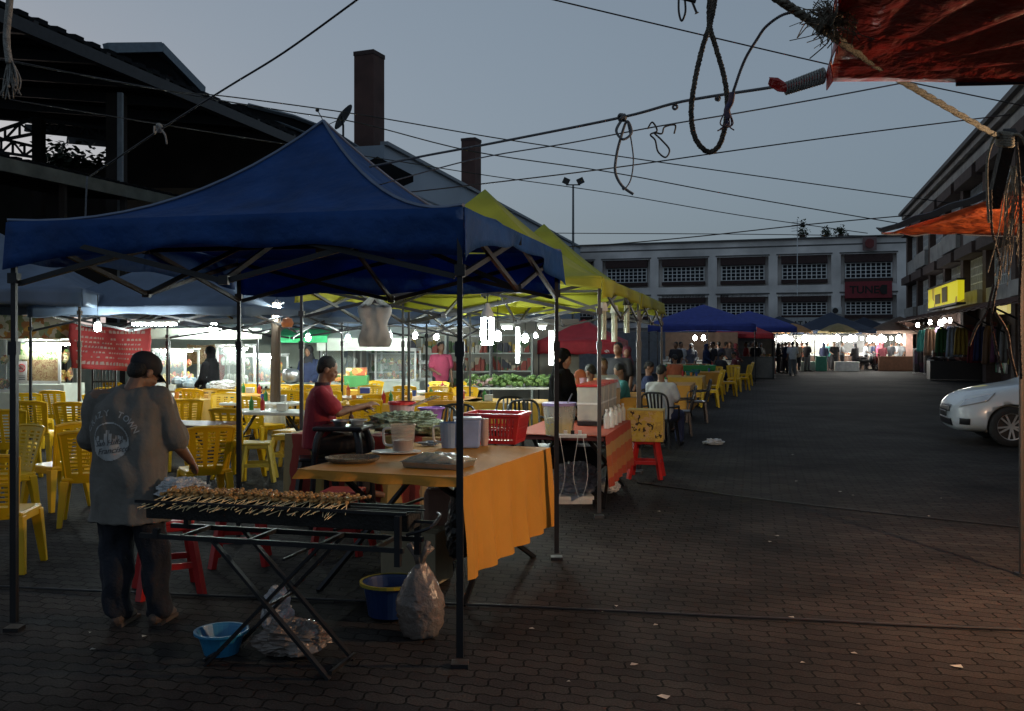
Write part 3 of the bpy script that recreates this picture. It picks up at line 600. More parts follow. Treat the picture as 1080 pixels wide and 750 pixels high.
def make_stool(label, m, group, h=.46, wd=.30):
    t = thing('plastic_stool', label, 'stool', (0,0,0), 0, group); a = wd/2-.03; b_ = wd/2+.045
    mb = MB(); mb.box((0,0,h-.015),(wd,wd,.03)); mb.box((0,0,h-.05),(wd-.02,wd-.02,.05)); mb.build('seat', m, t, bevel=.01)
    for sx in (-1,1):
        for sy in (-1,1): MB().bar((sx*a,sy*a,h-.03),(sx*b_,sy*b_,0),.045,.045,up=(sx,sy,0)).build('leg', m, t)
    k = .2; c = a+(b_-a)*(1-k/h); mb = MB()
    for s in (-1,1): mb.bar((-c,s*c,k),(c,s*c,k),.02,.04); mb.bar((s*c,-c,k),(s*c,c,k),.02,.04)
    mb.build('crossbar', m, t); return t
def table(name, label, c, rz, w_, d__, h, topm, group=None, legm=None, cross=True):
    t = thing(name, label, 'table', c, rz, group); legm = legm or dsteel
    MB().box((0,0,h-.02),(w_,d__,.04)).build('tabletop', topm, t, bevel=.006)
    for s in (-1,1):
        l = MB()
        if cross: l.bar((s*w_*.30,-d__*.42,h-.04),(s*w_*.45,d__*.42,0),.03); l.bar((s*w_*.32,d__*.42,h-.04),(s*w_*.47,-d__*.42,0),.03); l.bar((s*w_*.38,-d__*.4,h*.5),(s*w_*.38,d__*.4,h*.5),.02); l.build('leg_frame', legm, t)
        else:
            for y in (-1,1): MB().bar((s*w_*.44,y*d__*.42,h-.04),(s*w_*.44,y*d__*.42,0),.035).build('leg', legm, t)
    return t
def cloth(label, c, rz, w_, d__, h, drops, m, group=None, name='tablecloth', amp=.015, nn=26):   # sheet over a table; drops = (front, right, back, left)
    df, dr, db, dl = drops; mb = MB(); e = .012
    mb.box((0,0,h+.006),(w_+2*e,d__+2*e,.006))
    def side(a, b_, drop, n_, dr2=None):
        a = Vector(a); b_ = Vector(b_); n_ = Vector(n_); d2 = drop if dr2 is None else dr2
        def fn(u, v):
            dd = drop+(d2-drop)*u; p = a.lerp(b_, u); ln = (b_-a).length
            q = p+Vector((0,0,-dd*v))+n_*(amp*v*(1+math.sin(u*ln*19+drop*30)+.6*noise.noise(Vector((u*7,v*2,drop*9))))+.015*v); return q
        mb.grid(fn, nn, 8)
    z = h+.004; x = w_/2+e; y = d__/2+e
    if df: side((-x,-y,z),(x,-y,z),df,(0,-1,0))
    if dr: side((x,-y,z),(x,y,z),dr if not isinstance(dr,tuple) else dr[0],(1,0,0), dr[1] if isinstance(dr,tuple) else None)
    if db: side((x,y,z),(-x,y,z),db,(0,1,0))
    if dl: side((-x,y,z),(-x,-y,z),dl,(-1,0,0))
    o = mb.build(name, m, smooth=False, solid=.003, loc=c); o.rotation_euler = (0,0,rz); 
    return tag(o, label, 'tablecloth', group)
def top_at(px, py, z): D = (CH-z)*FX/(py-HY); return Vector(((px-540)/FX*D, D, z))
def put(o, loc, rz=0): o.location = loc; o.rotation_euler = (0,0,rz); return o
# ================= yellow chairs near
yg = 'yellow plastic chairs of the food court'
ch0 = make_chair('yellow plastic chair nearest the camera, half hidden by the front left gazebo leg', yel, yg); put(ch0, GX(2,7.1), R(168))
ch0.rotation_euler.z = R(8)
used = []
def ychair(px, D, rzd, label): o = dup(ch0, GX(px,D), R(rzd), label); used.append((px,D)); return o
ychair(60,9.7,62,'yellow plastic chair turned sideways to the left of the man in the cap')
ychair(93,8.9,20,'yellow plastic chair just left of the man in the grey printed shirt')
ychair(16,11.6,8,'yellow plastic chair behind the front left gazebo leg, one row behind the nearest')
ychair(46,13.2,-6,'wide yellow chair back below the glass food case at the left')
ychair(82,13.0,4,'yellow plastic chair at the foot of the brown gazebo post')
ychair(216,9.4,30,'large yellow plastic chair directly right of the man in the cap')
ychair(252,11.8,-18,'yellow plastic chair by the rear left leg of the blue gazebo, facing the white table')
ychair(2,9.0,150,'yellow chair seat at the very left edge of the photo behind the gazebo leg')
ys0 = make_stool('yellow plastic stool in front of the white table between the two gazebo legs', yel2, 'yellow plastic stools', .47, .32); put(ys0, GX(272,11.6), R(10))
dup(ys0, GX(303,12.6), R(-12), 'yellow plastic stool farther right under the white table')
dup(ch0, GX(310,13.4), R(70), 'yellow plastic chair turned sideways at the right end of the white table')
for px,D,a,lb in ((128,12.2,14,'yellow plastic chair behind the left shoulder of the man in the cap'),(172,12.6,-12,'yellow plastic chair just behind the right shoulder of the man in the cap'),(196,13.6,20,'yellow plastic chair a row behind the large one beside the man'),(228,14.6,170,'yellow plastic chair facing the camera behind the large slotted one'),(340,13.0,95,'yellow plastic chair side on behind the man in red'),(36,15.2,5,'yellow plastic chair before the glass food case at the far left'),(66,16.0,-8,'yellow plastic chair below the red banner end'),(108,15.0,10,'yellow plastic chair in front of the dark rack'),(148,15.4,-5,'yellow plastic chair behind the head of the man in the cap'),(385,13.6,12,'yellow plastic chair below the hanging white bag'),(405,14.8,-15,'yellow plastic chair behind the pink tub'),(432,13.0,8,'yellow plastic chair behind the purple bowl')):
    ychair(px,D,a,lb)
table('brown_table','brown topped food court table beside the right arm of the man in the cap',GX(190,11.2),AX,1.1,.65,.74,mat('brown_top',(.16,.08,.05),.5),None)
# ================= food court tables in rows
wtop = mat('white_table_top', (.55,.55,.52), .3); wood = mat('wood_top', (.25,.16,.08), .5, var=.3, scale=4); ycl = mat('yellow_cloth',(.55,.30,.03),.75,var=.15,scale=4)
tgr = 'food court tables'
table('folding_table','white topped folding table brightly lit between the gazebo legs, nearest of the food court tables',GX(288,13.0),AX,1.25,.7,.75,wtop,tgr)
rows = [(15.2,[(-5.6),(-3.9),(-2.2)]),(17.0,[(-6.6),(-4.9),(-3.1),(-1.3)]),(19.0,[(-7.4),(-5.4),(-3.4),(-1.4)])]
gcl = 'yellow cloths on the food court tables'
dk0 = make_dark_chair('black plastic chair at the table with the pink tub, left of its twin', 'black plastic chairs'); put(dk0, top_at(458,430,.5)*1 if False else GX(452,11.6), R(150))
n = 0
for ri,(D,xs) in enumerate(rows):
    for ci,x in enumerate(xs):
        c = Vector((x, D-.25*x*1.0-1.2, 0)); px = 540+x/c.y*1000
        nm = f"{ORD[ci]} from left in {['nearest','middle','farthest'][ri]} food court row"
        table('folding_table', 'folding table '+nm, c, AX, 1.2,.7,.74, wtop if (ri+ci)%3 else wood, tgr)
        if (ri+ci)%2 == 0: cloth('yellow cloth on the table '+nm, c, AX, 1.2,.7,.742,(.45,.4,.45,.4), orcloth if ci%2 else ycl, gcl)
        for k,(u,v,a) in enumerate(((-.33,-.62,4),(.33,-.6,-7),(-.33,.62,176),(.33,.6,186))):
            if px < -60: continue
            q = c+V*u+U*v; n += 1
            if any(abs(540+q.x/q.y*1000-p0)<22 and abs(q.y-d0)<.8 for p0,d0 in used): continue
            dup(ch0, q, AX+R(a+random.uniform(-14,14)), f"yellow chair {'near left' if k==0 else 'near right' if k==1 else 'far left' if k==2 else 'far right'} of table {nm}")
# black chairs around the middle
for px,D,a,lb in ((478,11.9,170,'black plastic chair behind the purple bowl, right of its twin'),(532,13.5,160,'black plastic chair left of the bright tube under the yellow gazebo'),(560,12.8,200,'black plastic chair behind the red laundry basket')):
    dup(dk0, GX(px,D), R(a), lb)
# ================= lane side tables and chairs under/after the yellow gazebos
lg = 'tables along the lane'
for i,(px,D,m_,dr) in enumerate(((535,15.0,ycl,.35),(470,15.4,orcloth,.35),(668,16.6,orcloth,.5),(706,21.0,orcloth,.5),(722,25.5,ycl,.5),(742,29.5,orcloth,.4),(757,35.0,ycl,.4))):
    lab = ['under the yellow gazebo left of the glowing tube','between the two black chairs and the grey gazebo bulbs','in front of the seated man in the white shirt','behind the pair of black chairs on the lane','with turquoise bowls on it beside the lane','with a green tray beside the lane','farthest along the lane'][i]
    c = GX(px,D); table('lane_table','folding table '+lab,c,AX,1.3 if i<2 else 1.0,1.0 if i<2 else 1.8,.75,wood,lg)
    cloth('orange yellow cloth over the table '+lab,c,AX,1.3 if i<2 else 1.0,1.0 if i<2 else 1.8,.752,(dr,dr,dr,dr),m_,'cloths on the lane tables',amp=.02)
dup(dk0, GX(690,16.0), R(178), 'black slatted chair left of its neighbour beyond the yellow box on the red stool')
dup(dk0, GX(716,17.2), R(82), 'black plastic chair nearest the open lane, side on')
dup(dk0, GX(734,20.0), R(84), 'black plastic chair on the lane side, one table beyond the nearest')
for i,(px,D,a) in enumerate(((748,24.5,84),(752,27.0,95),(768,29.5,88),(782,33.0,92),(774,32.0,170),(756,30.5,175),(786,36.5,88))):
    dup(ch0, GX(px,D), R(a), f"pale yellow chair on the lane side of the far tables, {ORD[i]} in order of distance")
# ================= table with the orange cloth
tz = .84
tFL = Vector((-1.35,6.3,0)); tFR = Vector((-.26,5.9,0)); tRR = Vector((.23,7.6,0)); tRL = tFL+(tRR-tFR)
tw = (tFR-tFL).length; td = (tRR-tFR).length; tc_ = (tFL+tRR)/2; trz = math.atan2((tFR-tFL).y,(tFR-tFL).x)
T1 = table('serving_table','folding serving table under the orange cloth behind the satay grill',tc_,trz,tw-.02,td-.02,tz-.01,wood,None,dsteel)
cloth('bright orange cloth over the serving table, hanging low on the lane side',tc_,trz,tw,td,tz,(.05,(.63,.60),.1,.05),orcloth,None,amp=.028,nn=30)
def on_t(px, py, h=0): return top_at(px, py, tz+.012)+Vector((0,0,h))
# black crumpled bag between leg and cloth, crates beneath
def crumple(name, label, cat, c, r, m, seed=0, parent=None, group=None, top=None, n=26, rough=.16):
    mb = MB(); rnd = random.Random(seed)
    def fn(u, v):
        a = u*2*math.pi; t = v*math.pi; q = Vector((math.sin(t)*math.cos(a), math.sin(t)*math.sin(a), -math.cos(t)))
        w1 = noise.noise(q*1.6+Vector((seed,0,0))); w2 = abs(noise.noise(q*4+Vector((0,seed,0)))); w3 = abs(noise.noise(q*9+Vector((0,0,seed))))
        k = 1+rough*(w1*1.6-w2*1.6-w3*.8); z = q.z*k
        rr = k*(1 if z < .1 else max(.15, 1-(z-.1)*.55)) if top else k
        return Vector((q.x*rr*r[0], q.y*rr*r[1], max((z+.8)*r[2]*.55, .004)))
    mb.grid(fn, n, n)
    if top:
        for k in range(7):
            a = k*.9; mb.tube([(0,0,r[2]*.9),(math.cos(a)*.03,math.sin(a)*.03,r[2]*1.05),(math.cos(a)*.07,math.sin(a)*.06,r[2]*1.16+.02*(k%3))],[.02,.012,.02],5)
    o = mb.build(name, m, parent, smooth=(rough<.09), weld=True, loc=c)
    return tag(o, label, cat, group) if label else o
bagw = mat('white_plastic_bag',(.55,.55,.55),.35,var=.15,scale=14,bump=.7,bscale=35); bagb = mat('brown_filled_bag',(.13,.10,.085),.22,var=.6,scale=5,bump=.7,bscale=18,second=(.22,.19,.17))
crumple('charcoal_bag','upright clear bag filled with brownish stuff beside the front right gazebo leg','bag',GX(443,5.45)+Vector((0,0,0)),(.150,.12,.45),bagb,3,top=True,n=44,rough=.07)
crumple('plastic_bag','crumpled clear plastic bag of rubbish lying under the crossed legs of the grill','bag',G(309,690),(.20,.14,.20),bagb,5,n=34,rough=.2)
crumple('plastic_bag','grey white crumpled bag leaning behind the crossed grill legs','bag',G(283,672)+Vector((.02,.12,0)),(.10,.09,.27),bagm,6,rough=.2)
crumple('plastic_bag','white crumpled plastic bundle at the left end of the satay grill','bag',P(192,526,5.6),(.17,.10,.13),bagw,8,n=34,rough=.2)
crumple('black_bag','black plastic bag hanging behind the front right corner of the serving table','bag',Vector((-.33,6.35,.25)),(.12,.12,.5),mat('black_bag',(.012,.012,.012),.35,bump=.8,bscale=20),9)
crumple('plastic_bag','small scrap of white plastic bag lying in the open lane','litter',G(753,469)-Vector((0,0,.0)),(.19,.13,.10),bagw,12,rough=.3)
# crates under serving table
cr = thing('cardboard_box','pale cardboard box under the serving table','box',GX(440,6.7)); MB().box((0,0,.2),(.42,.3,.36),R(-20)).build('carton', mat('cardboard',(.30,.25,.16),.8), cr, bevel=.005)
MB().box((0,0,.383),(.36,.05,.006),R(-20)).build('tape', mat('tape',(.35,.3,.2),.4), cr)
cr = thing('water_tank','pinkish plastic water canister standing behind the grill end under the table','canister',GX(466,7.3)); MB().box((0,0,.3),(.26,.26,.55)).build('body', mat('pink_beige_plastic',(.38,.22,.17),.5), cr, bevel=.04); MB().lathe([(.06,.58),(.06,.64),(.02,.65)],(0,0,0),12).build('cap', white, cr)
# bucket, basins
def bowl(name, label, cat, c, r, h, m, rimm=None, flare=1.25, group=None, sx=1):
    t = thing(name, label, cat, c, 0, group); r0 = r/flare
    MB().lathe([(r0,0),(r0+ (r-r0)*.5,h*.55),(r,h),(r+.015,h),(r+.015,h-.012),(r-.006,h-.012),(r0+(r-r0)*.45,h*.5),(r0-.008,.012),(0.001,.012)],(0,0,0),28).build('bowl_body', m, t, smooth=False)
    if rimm: MB().lathe([(r+.003,h-.012),(r+.02,h-.012),(r+.02,h+.006),(r+.003,h+.006)],(0,0,0),28,cap=False).build('rim', rimm, t)
    return t
bowl('plastic_basin','small light blue plastic basin on the ground in front of the grill','basin',G(230,692)+Vector((0,.06,0)),.132,.125,mat('sky_blue_plastic',(.02,.17,.33),.35),flare=1.45)
bowl('bucket','dark blue basin with a yellow rim under the serving table left of the clear bag','basin',GX(412,5.85)+Vector((0,0,.02)),.17,.2,mat('navy_plastic',(.012,.035,.12),.4),mat('yellow_rim',(.3,.26,.03),.4))
# ================= satay grill
gz = .835; gA = Vector((-1.95,5.2,0)); gB = Vector((-.50,4.82,0)); gc = (gA+gB)/2; grz = math.atan2((gB-gA).y,(gB-gA).x); gl = (gB-gA).length
gr = thing('satay_grill','long black charcoal satay grill on crossed folding legs, covered with skewers','grill',gc,grz)
gm = mat('sooty_metal',(.014,.013,.012),.75,.3,var=.5,scale=9,bump=.3,bscale=60)
mb = MB(); h = .085
mb.box((0,-.085,gz-h/2),(gl,.008,h)); mb.box((0,.085,gz-h/2),(gl,.008,h)); mb.box((0,0,gz-h),(gl,.17,.008)); mb.box((-gl/2,0,gz-h/2),(.008,.17,h)); mb.box((gl/2,0,gz-h/2),(.008,.17,h))
mb.build('trough', gm, gr)
mb = MB(); mb.bar((-gl/2-.06,-.10,gz+.003),(gl/2,-.10,gz+.003),.016); mb.bar((-gl/2,.10,gz+.003),(gl/2+.0,.10,gz+.003),.016); mb.bar((gl*.26,-.04,gz+.003),(gl/2+.05,-.04,gz+.003),.008); mb.bar((gl*.26,.03,gz+.003),(gl/2+.05,.03,gz+.003),.008); mb.build('rack_rail', dsteel, gr)
mb = MB()
for y in (-.14,.14): mb.bar((-gl/2+.0,y,gz-.17),(gl/2,y,gz-.17),.025); mb.bar((-gl/2+.1,y,gz-.13),(-gl/2+.1,y,gz-.18),.03);mb.bar((gl/2-.03,y,gz-.25),(gl/2-.03,y,gz+.0),.03)
for x in (-.5,-.1,.3,.6): mb.bar((x,-.14,gz-.165),(x,.14,gz-.165),.02)
mb.bar((gl/2-.03,0,gz-.05),(gl/2+.12,0,gz-.05),.014); mb.tube(spline([(gl/2+.0,-.1,gz-.1),(gl/2+.12,-.1,gz-.06),(gl/2+.14,.0,gz-.02),(gl/2+.1,.08,gz-.02)],5),.009,6)
mb.build('frame', dsteel, gr)
for y,o in ((-.15,0),(.15,.05)):
    for s in (-1,1): MB().bar((s*.30,y+s*.012,gz-.17),(-s*.36,y+s*.012,0),.03,.016).build('leg', dsteel, gr)
for a_,b_,w_ in (((-.36,-.15,.03),(-.36,.15,.03),.018),((.36,-.15,.03),(.36,.15,.03),.018),((0,-.165,gz*.5-.08),(0,.165,gz*.5-.08),.014),((.1,-.15,gz-.25),(.1,.15,gz-.25),.014)): MB().bar(a_,b_,w_).build('leg_spreader', dsteel, gr)
mb = MB(); rnd = random.Random(2)
for k in range(150): mb.ball((rnd.uniform(-gl/2+.05,gl/2-.05),rnd.uniform(-.07,.07),gz-h+.02+rnd.random()*.03),(.03,.022,.018),6,4)
o = mb.build('charcoal', mat('charcoal',(.02,.018,.017),.9,bump=.6), None); o.location = gc; o.rotation_euler = (0,0,grz); tag(o,'bed of dark charcoal lying in the trough of the satay grill','charcoal',kind='stuff')
meatm = mat('grilled_meat',(.30,.12,.03),.45,var=.6,scale=30,bump=.9,bscale=90,second=(.70,.38,.12)); stk = mat('bamboo_stick',(.85,.66,.36),.6)
sk = thing('satay_skewer','satay skewer of small browned meat pieces laid on the grill','skewer',(0,0,0),0,'satay skewers on the grill')
MB().tube([(0,-.205,-.05),(0,.12,.012)],.0022,4).build('stick', stk, sk)
mb = MB(); rnd = random.Random(4)
for k in range(5): mb.ball((rnd.uniform(-.003,.003),-.012+.029*k,.002+.004*k*.3),(.0125+rnd.uniform(-.002,.003),.0165,.010),7,5,rot=Matrix.Rotation(rnd.uniform(-.4,.4),3,'Y'))
mb.build('meat', meatm, sk, noise_amp=.006, noise_scale=60)
rnd = random.Random(11); cs, sn = math.cos(grz), math.sin(grz); ns = 74
for i in range(ns):
    x = -gl/2+.03+(gl*.74)*i/(ns-1); cl_ = rnd.gauss(0,.006); a = .5*math.sin(i*1.35)+rnd.uniform(-.12,.12)-.1
    lay = i%2; y = .03+rnd.uniform(-.015,.015)+(.02 if lay else 0)
    loc = gc+Vector((cs*(x+cl_)-sn*y, sn*(x+cl_)+cs*y, gz+.022+.016*lay))
    o = sk if i == 0 else dup(sk, loc); o.location = loc; o.rotation_euler = (rnd.uniform(-.03,.03)-.02, rnd.uniform(-.4,.4), grz+a)
# scraps on the lower shelf of the grill
crumple('paper_scrap','crumpled pale scrap on the lower frame at the right end of the grill','litter',P(404,556,4.95),(.06,.04,.05),bagw,20,rough=.3)
# red stools
rs = 'red plastic stools under the blue gazebo'
st0 = make_stool('red plastic stool leaning beside the man in the cap, behind his right leg', redp, rs, .5, .3); put(st0, GX(178,6.45), R(25))
dup(st0, GX(254,7.3), R(12), 'red plastic stool seen between the man and the grill legs')
dup(st0, GX(362,7.7), R(-8), 'red plastic stool behind the right half of the grill')
dup(st0, G(683,505)+Vector((0,.12,0)), AX, 'red plastic stool by the lane carrying the yellow printed box')
# ================= things on the serving table
def lat(name, label, cat, c, prof, m, n=24, group=None, smooth=False): o = MB().lathe(prof,(0,0,0),n).build(name, m, None, loc=c, smooth=smooth); return tag(o,label,cat,group)
t = thing('woven_tray','round shallow woven tray lying on the left corner of the orange cloth','tray',on_t(372,487))
MB().lathe([(.14,0),(.17,.02),(.175,.035),(.165,.03),(.13,.01),(.001,.01)],(0,0,0),26,sx=1.1).build('tray_body', mat('grey_brown_weave',(.17,.145,.10),.7,var=.35,scale=30,bump=.6,bscale=120), t)
t = thing('plate','white oval plate under the tea jug','plate',on_t(418,478)); MB().lathe([(.11,0),(.17,.012),(.172,.018),(.11,.01),(.001,.008)],(0,0,0),26,sx=1.1,sy=.8).build('dish', white, t)
def jug(label, c, s=1, liquid=True):
    t = thing('plastic_jug',label,'jug',c,R(10),'plastic jugs on the orange cloth'); pm = mat('frosted_plastic',(.62,.58,.52),.3,alpha=.32)
    if liquid: MB().lathe([(.062*s,.006),(.066*s,.075*s),(.001,.075*s)],(0,0,0),20).build('tea', mat('red_tea',(.20,.02,.01),.15,var=.05), t)
    MB().lathe([(.066*s,0),(.082*s,.18*s),(.086*s,.18*s),(.07*s,-.0)],(0,0,.002),22,cap=False).build('jug_body', pm if liquid else mat('pale_blue_plastic',(.30,.42,.62),.3), t)
    MB().tube(spline([(-.075*s,0,.155*s),(-.125*s,0,.15*s),(-.13*s,0,.10*s),(-.12*s,0,.05*s),(-.07*s,0,.04*s)],5),.009*s,7).build('handle', white, t); return t
jug('frosted jug a third full of red tea, standing on the plate on the orange cloth', on_t(425,478)+Vector((0,0,.016)), 1.12)
jug('pale blue jug with a white handle behind the gazebo leg', on_t(476,472), 1.1, False)
t = thing('food_tray','low rectangular tray covered with a wrinkled clear plastic sheet, next to the gazebo leg','tray',on_t(463,492),trz)
MB().box((0,0,.02),(.40,.27,.04),taper=1.06).build('tray_body', mat('dull_steel',(.4,.4,.36),.35,.7), t, bevel=.004)
mb = MB(); mb.grid(lambda u,v: Vector(((u-.5)*.44*(1-.05*math.sin(v*3.14)),(v-.5)*.31,.043+.05*math.sin(math.pi*u)**.5*math.sin(math.pi*v)**.5+.012*noise.noise(Vector((u*7,v*7,1))))),22,16)
mb.build('plastic_cover', mat('cloudy_film',(.42,.41,.33),.18,alpha=.72,bump=.6,bscale=30), t, solid=.001, smooth=True)
t = thing('blue_container','tall pale blue translucent plastic container beside a pink stack of cups','container',on_t(493,472),R(6))
mb = MB(); mb.box((0,0,.115),(.19,.15,.23),taper=1.12); mb.build('tub', mat('powder_blue_plastic',(.27,.38,.66),.35,alpha=.92), t, bevel=.02); MB().box((0,0,.235),(.222,.178,.014)).build('lid', mat('lid_blue',(.4,.5,.75),.35), t, bevel=.004)
for i,(px,py,m_,lb) in enumerate(((511,470,mat('pink_cup',(.55,.40,.36),.5),'stack of pinkish paper cups between the blue container and the red basket'),(503,467,white,'shorter stack of white cups behind the pink stack'))):
    mb = MB()
    for k in range(9): mb.lathe([(.026,.02*k),(.036,.02*k+.06),(.038,.02*k+.062),(.034,.02*k+.06)],(0,0,0),14)
    o = mb.build('cup_stack', m_, None, loc=on_t(px,py)); tag(o,lb,'cups')
crumple('napkin','crumpled white napkin behind the plastic covered tray','napkin',on_t(452,470),(.09,.05,.04),bagw,31,rough=.25)
# red basket
bk = thing('laundry_basket','red slotted plastic basket at the back corner of the orange cloth','basket',on_t(524,467)+Vector((0,.08,0)),trz+R(6)); rdb = mat('basket_red',(.50,.03,.035),.38)
def basket(t, w_, d__, h, m, ww=1.2, rowsn=8):
    mb = MB(); nx = 30
    crn = [(-1,-1),(1,-1),(1,1),(-1,1)]
    for k in range(4):
        a = Vector((crn[k][0]*w_/2,crn[k][1]*d__/2,0)); b_ = Vector((crn[(k+1)%4][0]*w_/2,crn[(k+1)%4][1]*d__/2,0))
        def fn(u,v,a=a,b_=b_): p = a.lerp(b_,u)*(1+(ww-1)*v); p.z = h*v; return p
        mb.grid(fn, nx, rowsn*2, lambda i,j: i%2==1 and 1<i<nx-2 and j not in (0,1,rowsn,rowsn*2-2,rowsn*2-1))
    mb.build('side', m, t, solid=.004)
    MB().box((0,0,.004),(w_,d__,.006)).build('bottom', m, t)
    mb = MB(); q = [Vector((c[0]*w_/2*ww,c[1]*d__/2*ww,h)) for c in crn]
    for k in range(4): mb.bar(q[k],q[(k+1)%4],.025,.022)
    mb.build('rim', m, t)
basket(bk,.40,.34,.24,rdb)
# ================= striped table with the red shirted man
strp = stripes('striped_cloth',[(.42,.06,.04),(.46,.32,.10),(.38,.06,.04),(.42,.30,.14)],1.3,0,.8,warp=.12)
sc_ = Vector((-1.28,9.45,0))
table('wide_table','folding table under the red and yellow striped cloth behind the serving table',sc_,AX,1.75,.65,.78,wood,None)
cloth('red and yellow striped cloth in front of the seated man in red',sc_,AX,1.77,.67,.78,(.62,.5,.3,.55),strp,None,amp=.03)
bt = thing('black_stand','tall black plastic table with rounded legs at the left end of the striped cloth','table',GX(362,8.75),R(-6))
MB().box((0,0,.905),(.46,.42,.04)).build('tabletop', blkp, bt, bevel=.015)
for sx in (-1,1):
    for sy in (-1,1): MB().tube(spline([(sx*.16,sy*.15,.89),(sx*.205,sy*.19,.70),(sx*.235,sy*.22,0)],5),[.038]+[.034]*5+[.026]*4+[.024],8).build('leg', blkp, bt)
def on_s(px, py, z=.792): return top_at(px, py, z)
greens = crumple('vegetable_bag','big clear bag stuffed with green vegetables on the striped table','bag',Vector((-1.05,9.3,.79)),(.40,.2,.25),mat('leafy_bag',(.10,.14,.075),.3,var=.6,scale=12,bump=.8,bscale=30,second=(.30,.36,.28)),41,n=36,rough=.22)
crumple('vegetable_bag','smaller clear bag of green vegetables, at the right under the purple bowl','bag',Vector((-.78,9.15,.79)),(.24,.15,.12),mat('leafy_bag2',(.11,.12,.05),.3,var=.6,scale=12,bump=.8,bscale=30,second=(.22,.22,.12)),43,n=28,rough=.2)
t = thing('pink_tub','pale pink plastic tub with a red rim behind the bag of green vegetables','tub',Vector((-1.13,9.75,.79)))
MB().lathe([(.10,0),(.135,.27),(.128,.27),(.09,.01),(.001,.01)],(0,0,0),20).build('tub_body', mat('pale_pink_plastic',(.55,.35,.36),.45), t); MB().lathe([(.13,.262),(.145,.262),(.145,.29),(.13,.29)],(0,0,0),20,cap=False).build('rim', redp, t)
bw_ = bowl('purple_bowl','purple plastic bowl with tongs resting across it, right of the vegetables','bowl',Vector((-.86,9.6,.90)),.125,.13,mat('purple_plastic',(.26,.12,.42),.4),flare=1.3); bw_.location = Vector((-.82,9.62,.90))
t = thing('container_pile','white food box carrying the purple bowl','box',Vector((-.82,9.62,.79))); MB().box((0,0,.055),(.24,.2,.105)).build('box_body', mat('clear_green_box',(.2,.22,.15),.4), t, bevel=.01)
o = MB().tube([(-.16,-.02,.145),(-.02,0,.21),(.1,.03,.25)],.006,5).tube([(-.13,-.05,.145),(.0,0,.2),(.12,-.0,.235)],.006,5).build('tongs', steel, None, loc=Vector((-.86,9.6,.90))); tag(o,'steel tongs resting across the purple bowl','tongs')
for i,(x,y,lb,m_) in enumerate(((-1.58,8.72,'small steel dish on the black stand before the man in the red shirt',steel),(-1.43,8.78,'glass bowl on the black stand nearer the vegetables',mat('glassy_grey',(.3,.33,.35),.15,alpha=.7)))):
    b2 = bowl('small_bowl',lb,'bowl',Vector((x,y,.928)),.075,.05,m_,flare=1.4,group='small dishes on the black stand')
lat('sauce_bottle','thin dark sauce bottle on the black stand of the man in red','bottle',Vector((-1.5,8.85,.927)),[(.022,0),(.024,.07),(.010,.095),(.010,.12),(.001,.122)],mat('brown_glass',(.08,.03,.01),.2),12)
# ================= drinks table
dz = .75; dc = Vector((.75,10.55,0)); dw, dd = .95, 1.95
DT = table('drinks_table','folding drinks table under the yellow gazebo, wires hanging in front',Vector((.70,10.5,0)),AX,dw,dd,dz-.008,mat('maroon_tablecloth',(.12,.03,.03),.6),None)
strp2 = stripes('orange_striped_cloth',[(.42,.11,.04),(.42,.24,.08),(.38,.06,.03),(.42,.16,.05)],2.2,2,.8,warp=.08)
cloth('orange and red striped cloth hanging down the lane side of the drinks table',Vector((.70,10.5,0)),AX,dw,dd,dz,(0,.52,0,0),strp2,None,amp=.02)
def on_d(px, py): return top_at(px, py, dz+.012)
clearp = mat('clear_plastic',(.75,.77,.74),.25,var=.05,alpha=.55); cloudy = mat('cloudy_plastic',(.50,.50,.46),.3,alpha=.72)
for i in range(4):
    c = on_d(621,448)+U*(.36*i)+V*.02; t = thing('drink_dispenser',f'tall red lidded drinks container, {ORD[i]} from the near end of the drinks table','drink container',c,AX,'clear drinks containers')
    MB().box((0,0,.24),(.25,.3,.38)).build('tank', cloudy, t, bevel=.012); MB().box((0,0,.245),(.26 if 0 else .255,.305,.02)).build('band', white, t)
    MB().box((0,0,.445),(.27,.32,.03)).build('lid', redp, t, bevel=.006); MB().box((0,0,.025),(.25,.3,.05)).build('base', blkp, t, bevel=.006)
    MB().tube([(.13,0,.09),(.17,0,.09),(.175,0,.06)],.012,6).build('tap', blkp, t)
t = thing('yellow_bucket','clear bucket of yellow drink with a purple lid, left of the tall drinks containers','bucket',on_d(590,459),0)
MB().lathe([(.135,.01),(.15,.17),(.001,.17)],(0,0,0),22).build('drink', mat('mango_drink',(.55,.42,.03),.3), t); MB().lathe([(.137,0),(.168,.30),(.164,.30),(.133,.003)],(0,0,0),22,cap=False).build('pail', mat('clear_pail',(.7,.72,.68),.2,alpha=.35), t)
MB().lathe([(.172,.298),(.175,.325),(.001,.33)],(0,0,0),22).build('lid', mat('lilac_lid',(.35,.28,.55),.4), t)
MB().tube([(.02,-.03,.2),(.12,-.12,.42)],.008,5).build('ladle', steel, t)
t = thing('power_strip','white power strip with plugs at the front edge of the drinks table','power strip',on_d(604,462),R(-5))
MB().box((0,0,.02),(.27,.06,.035)).build('strip_body', white, t, bevel=.005)
for k in (-1,0,1): MB().box((k*.07,0,.055),(.035,.03,.035)).build('plug', white if k else blkp, t)
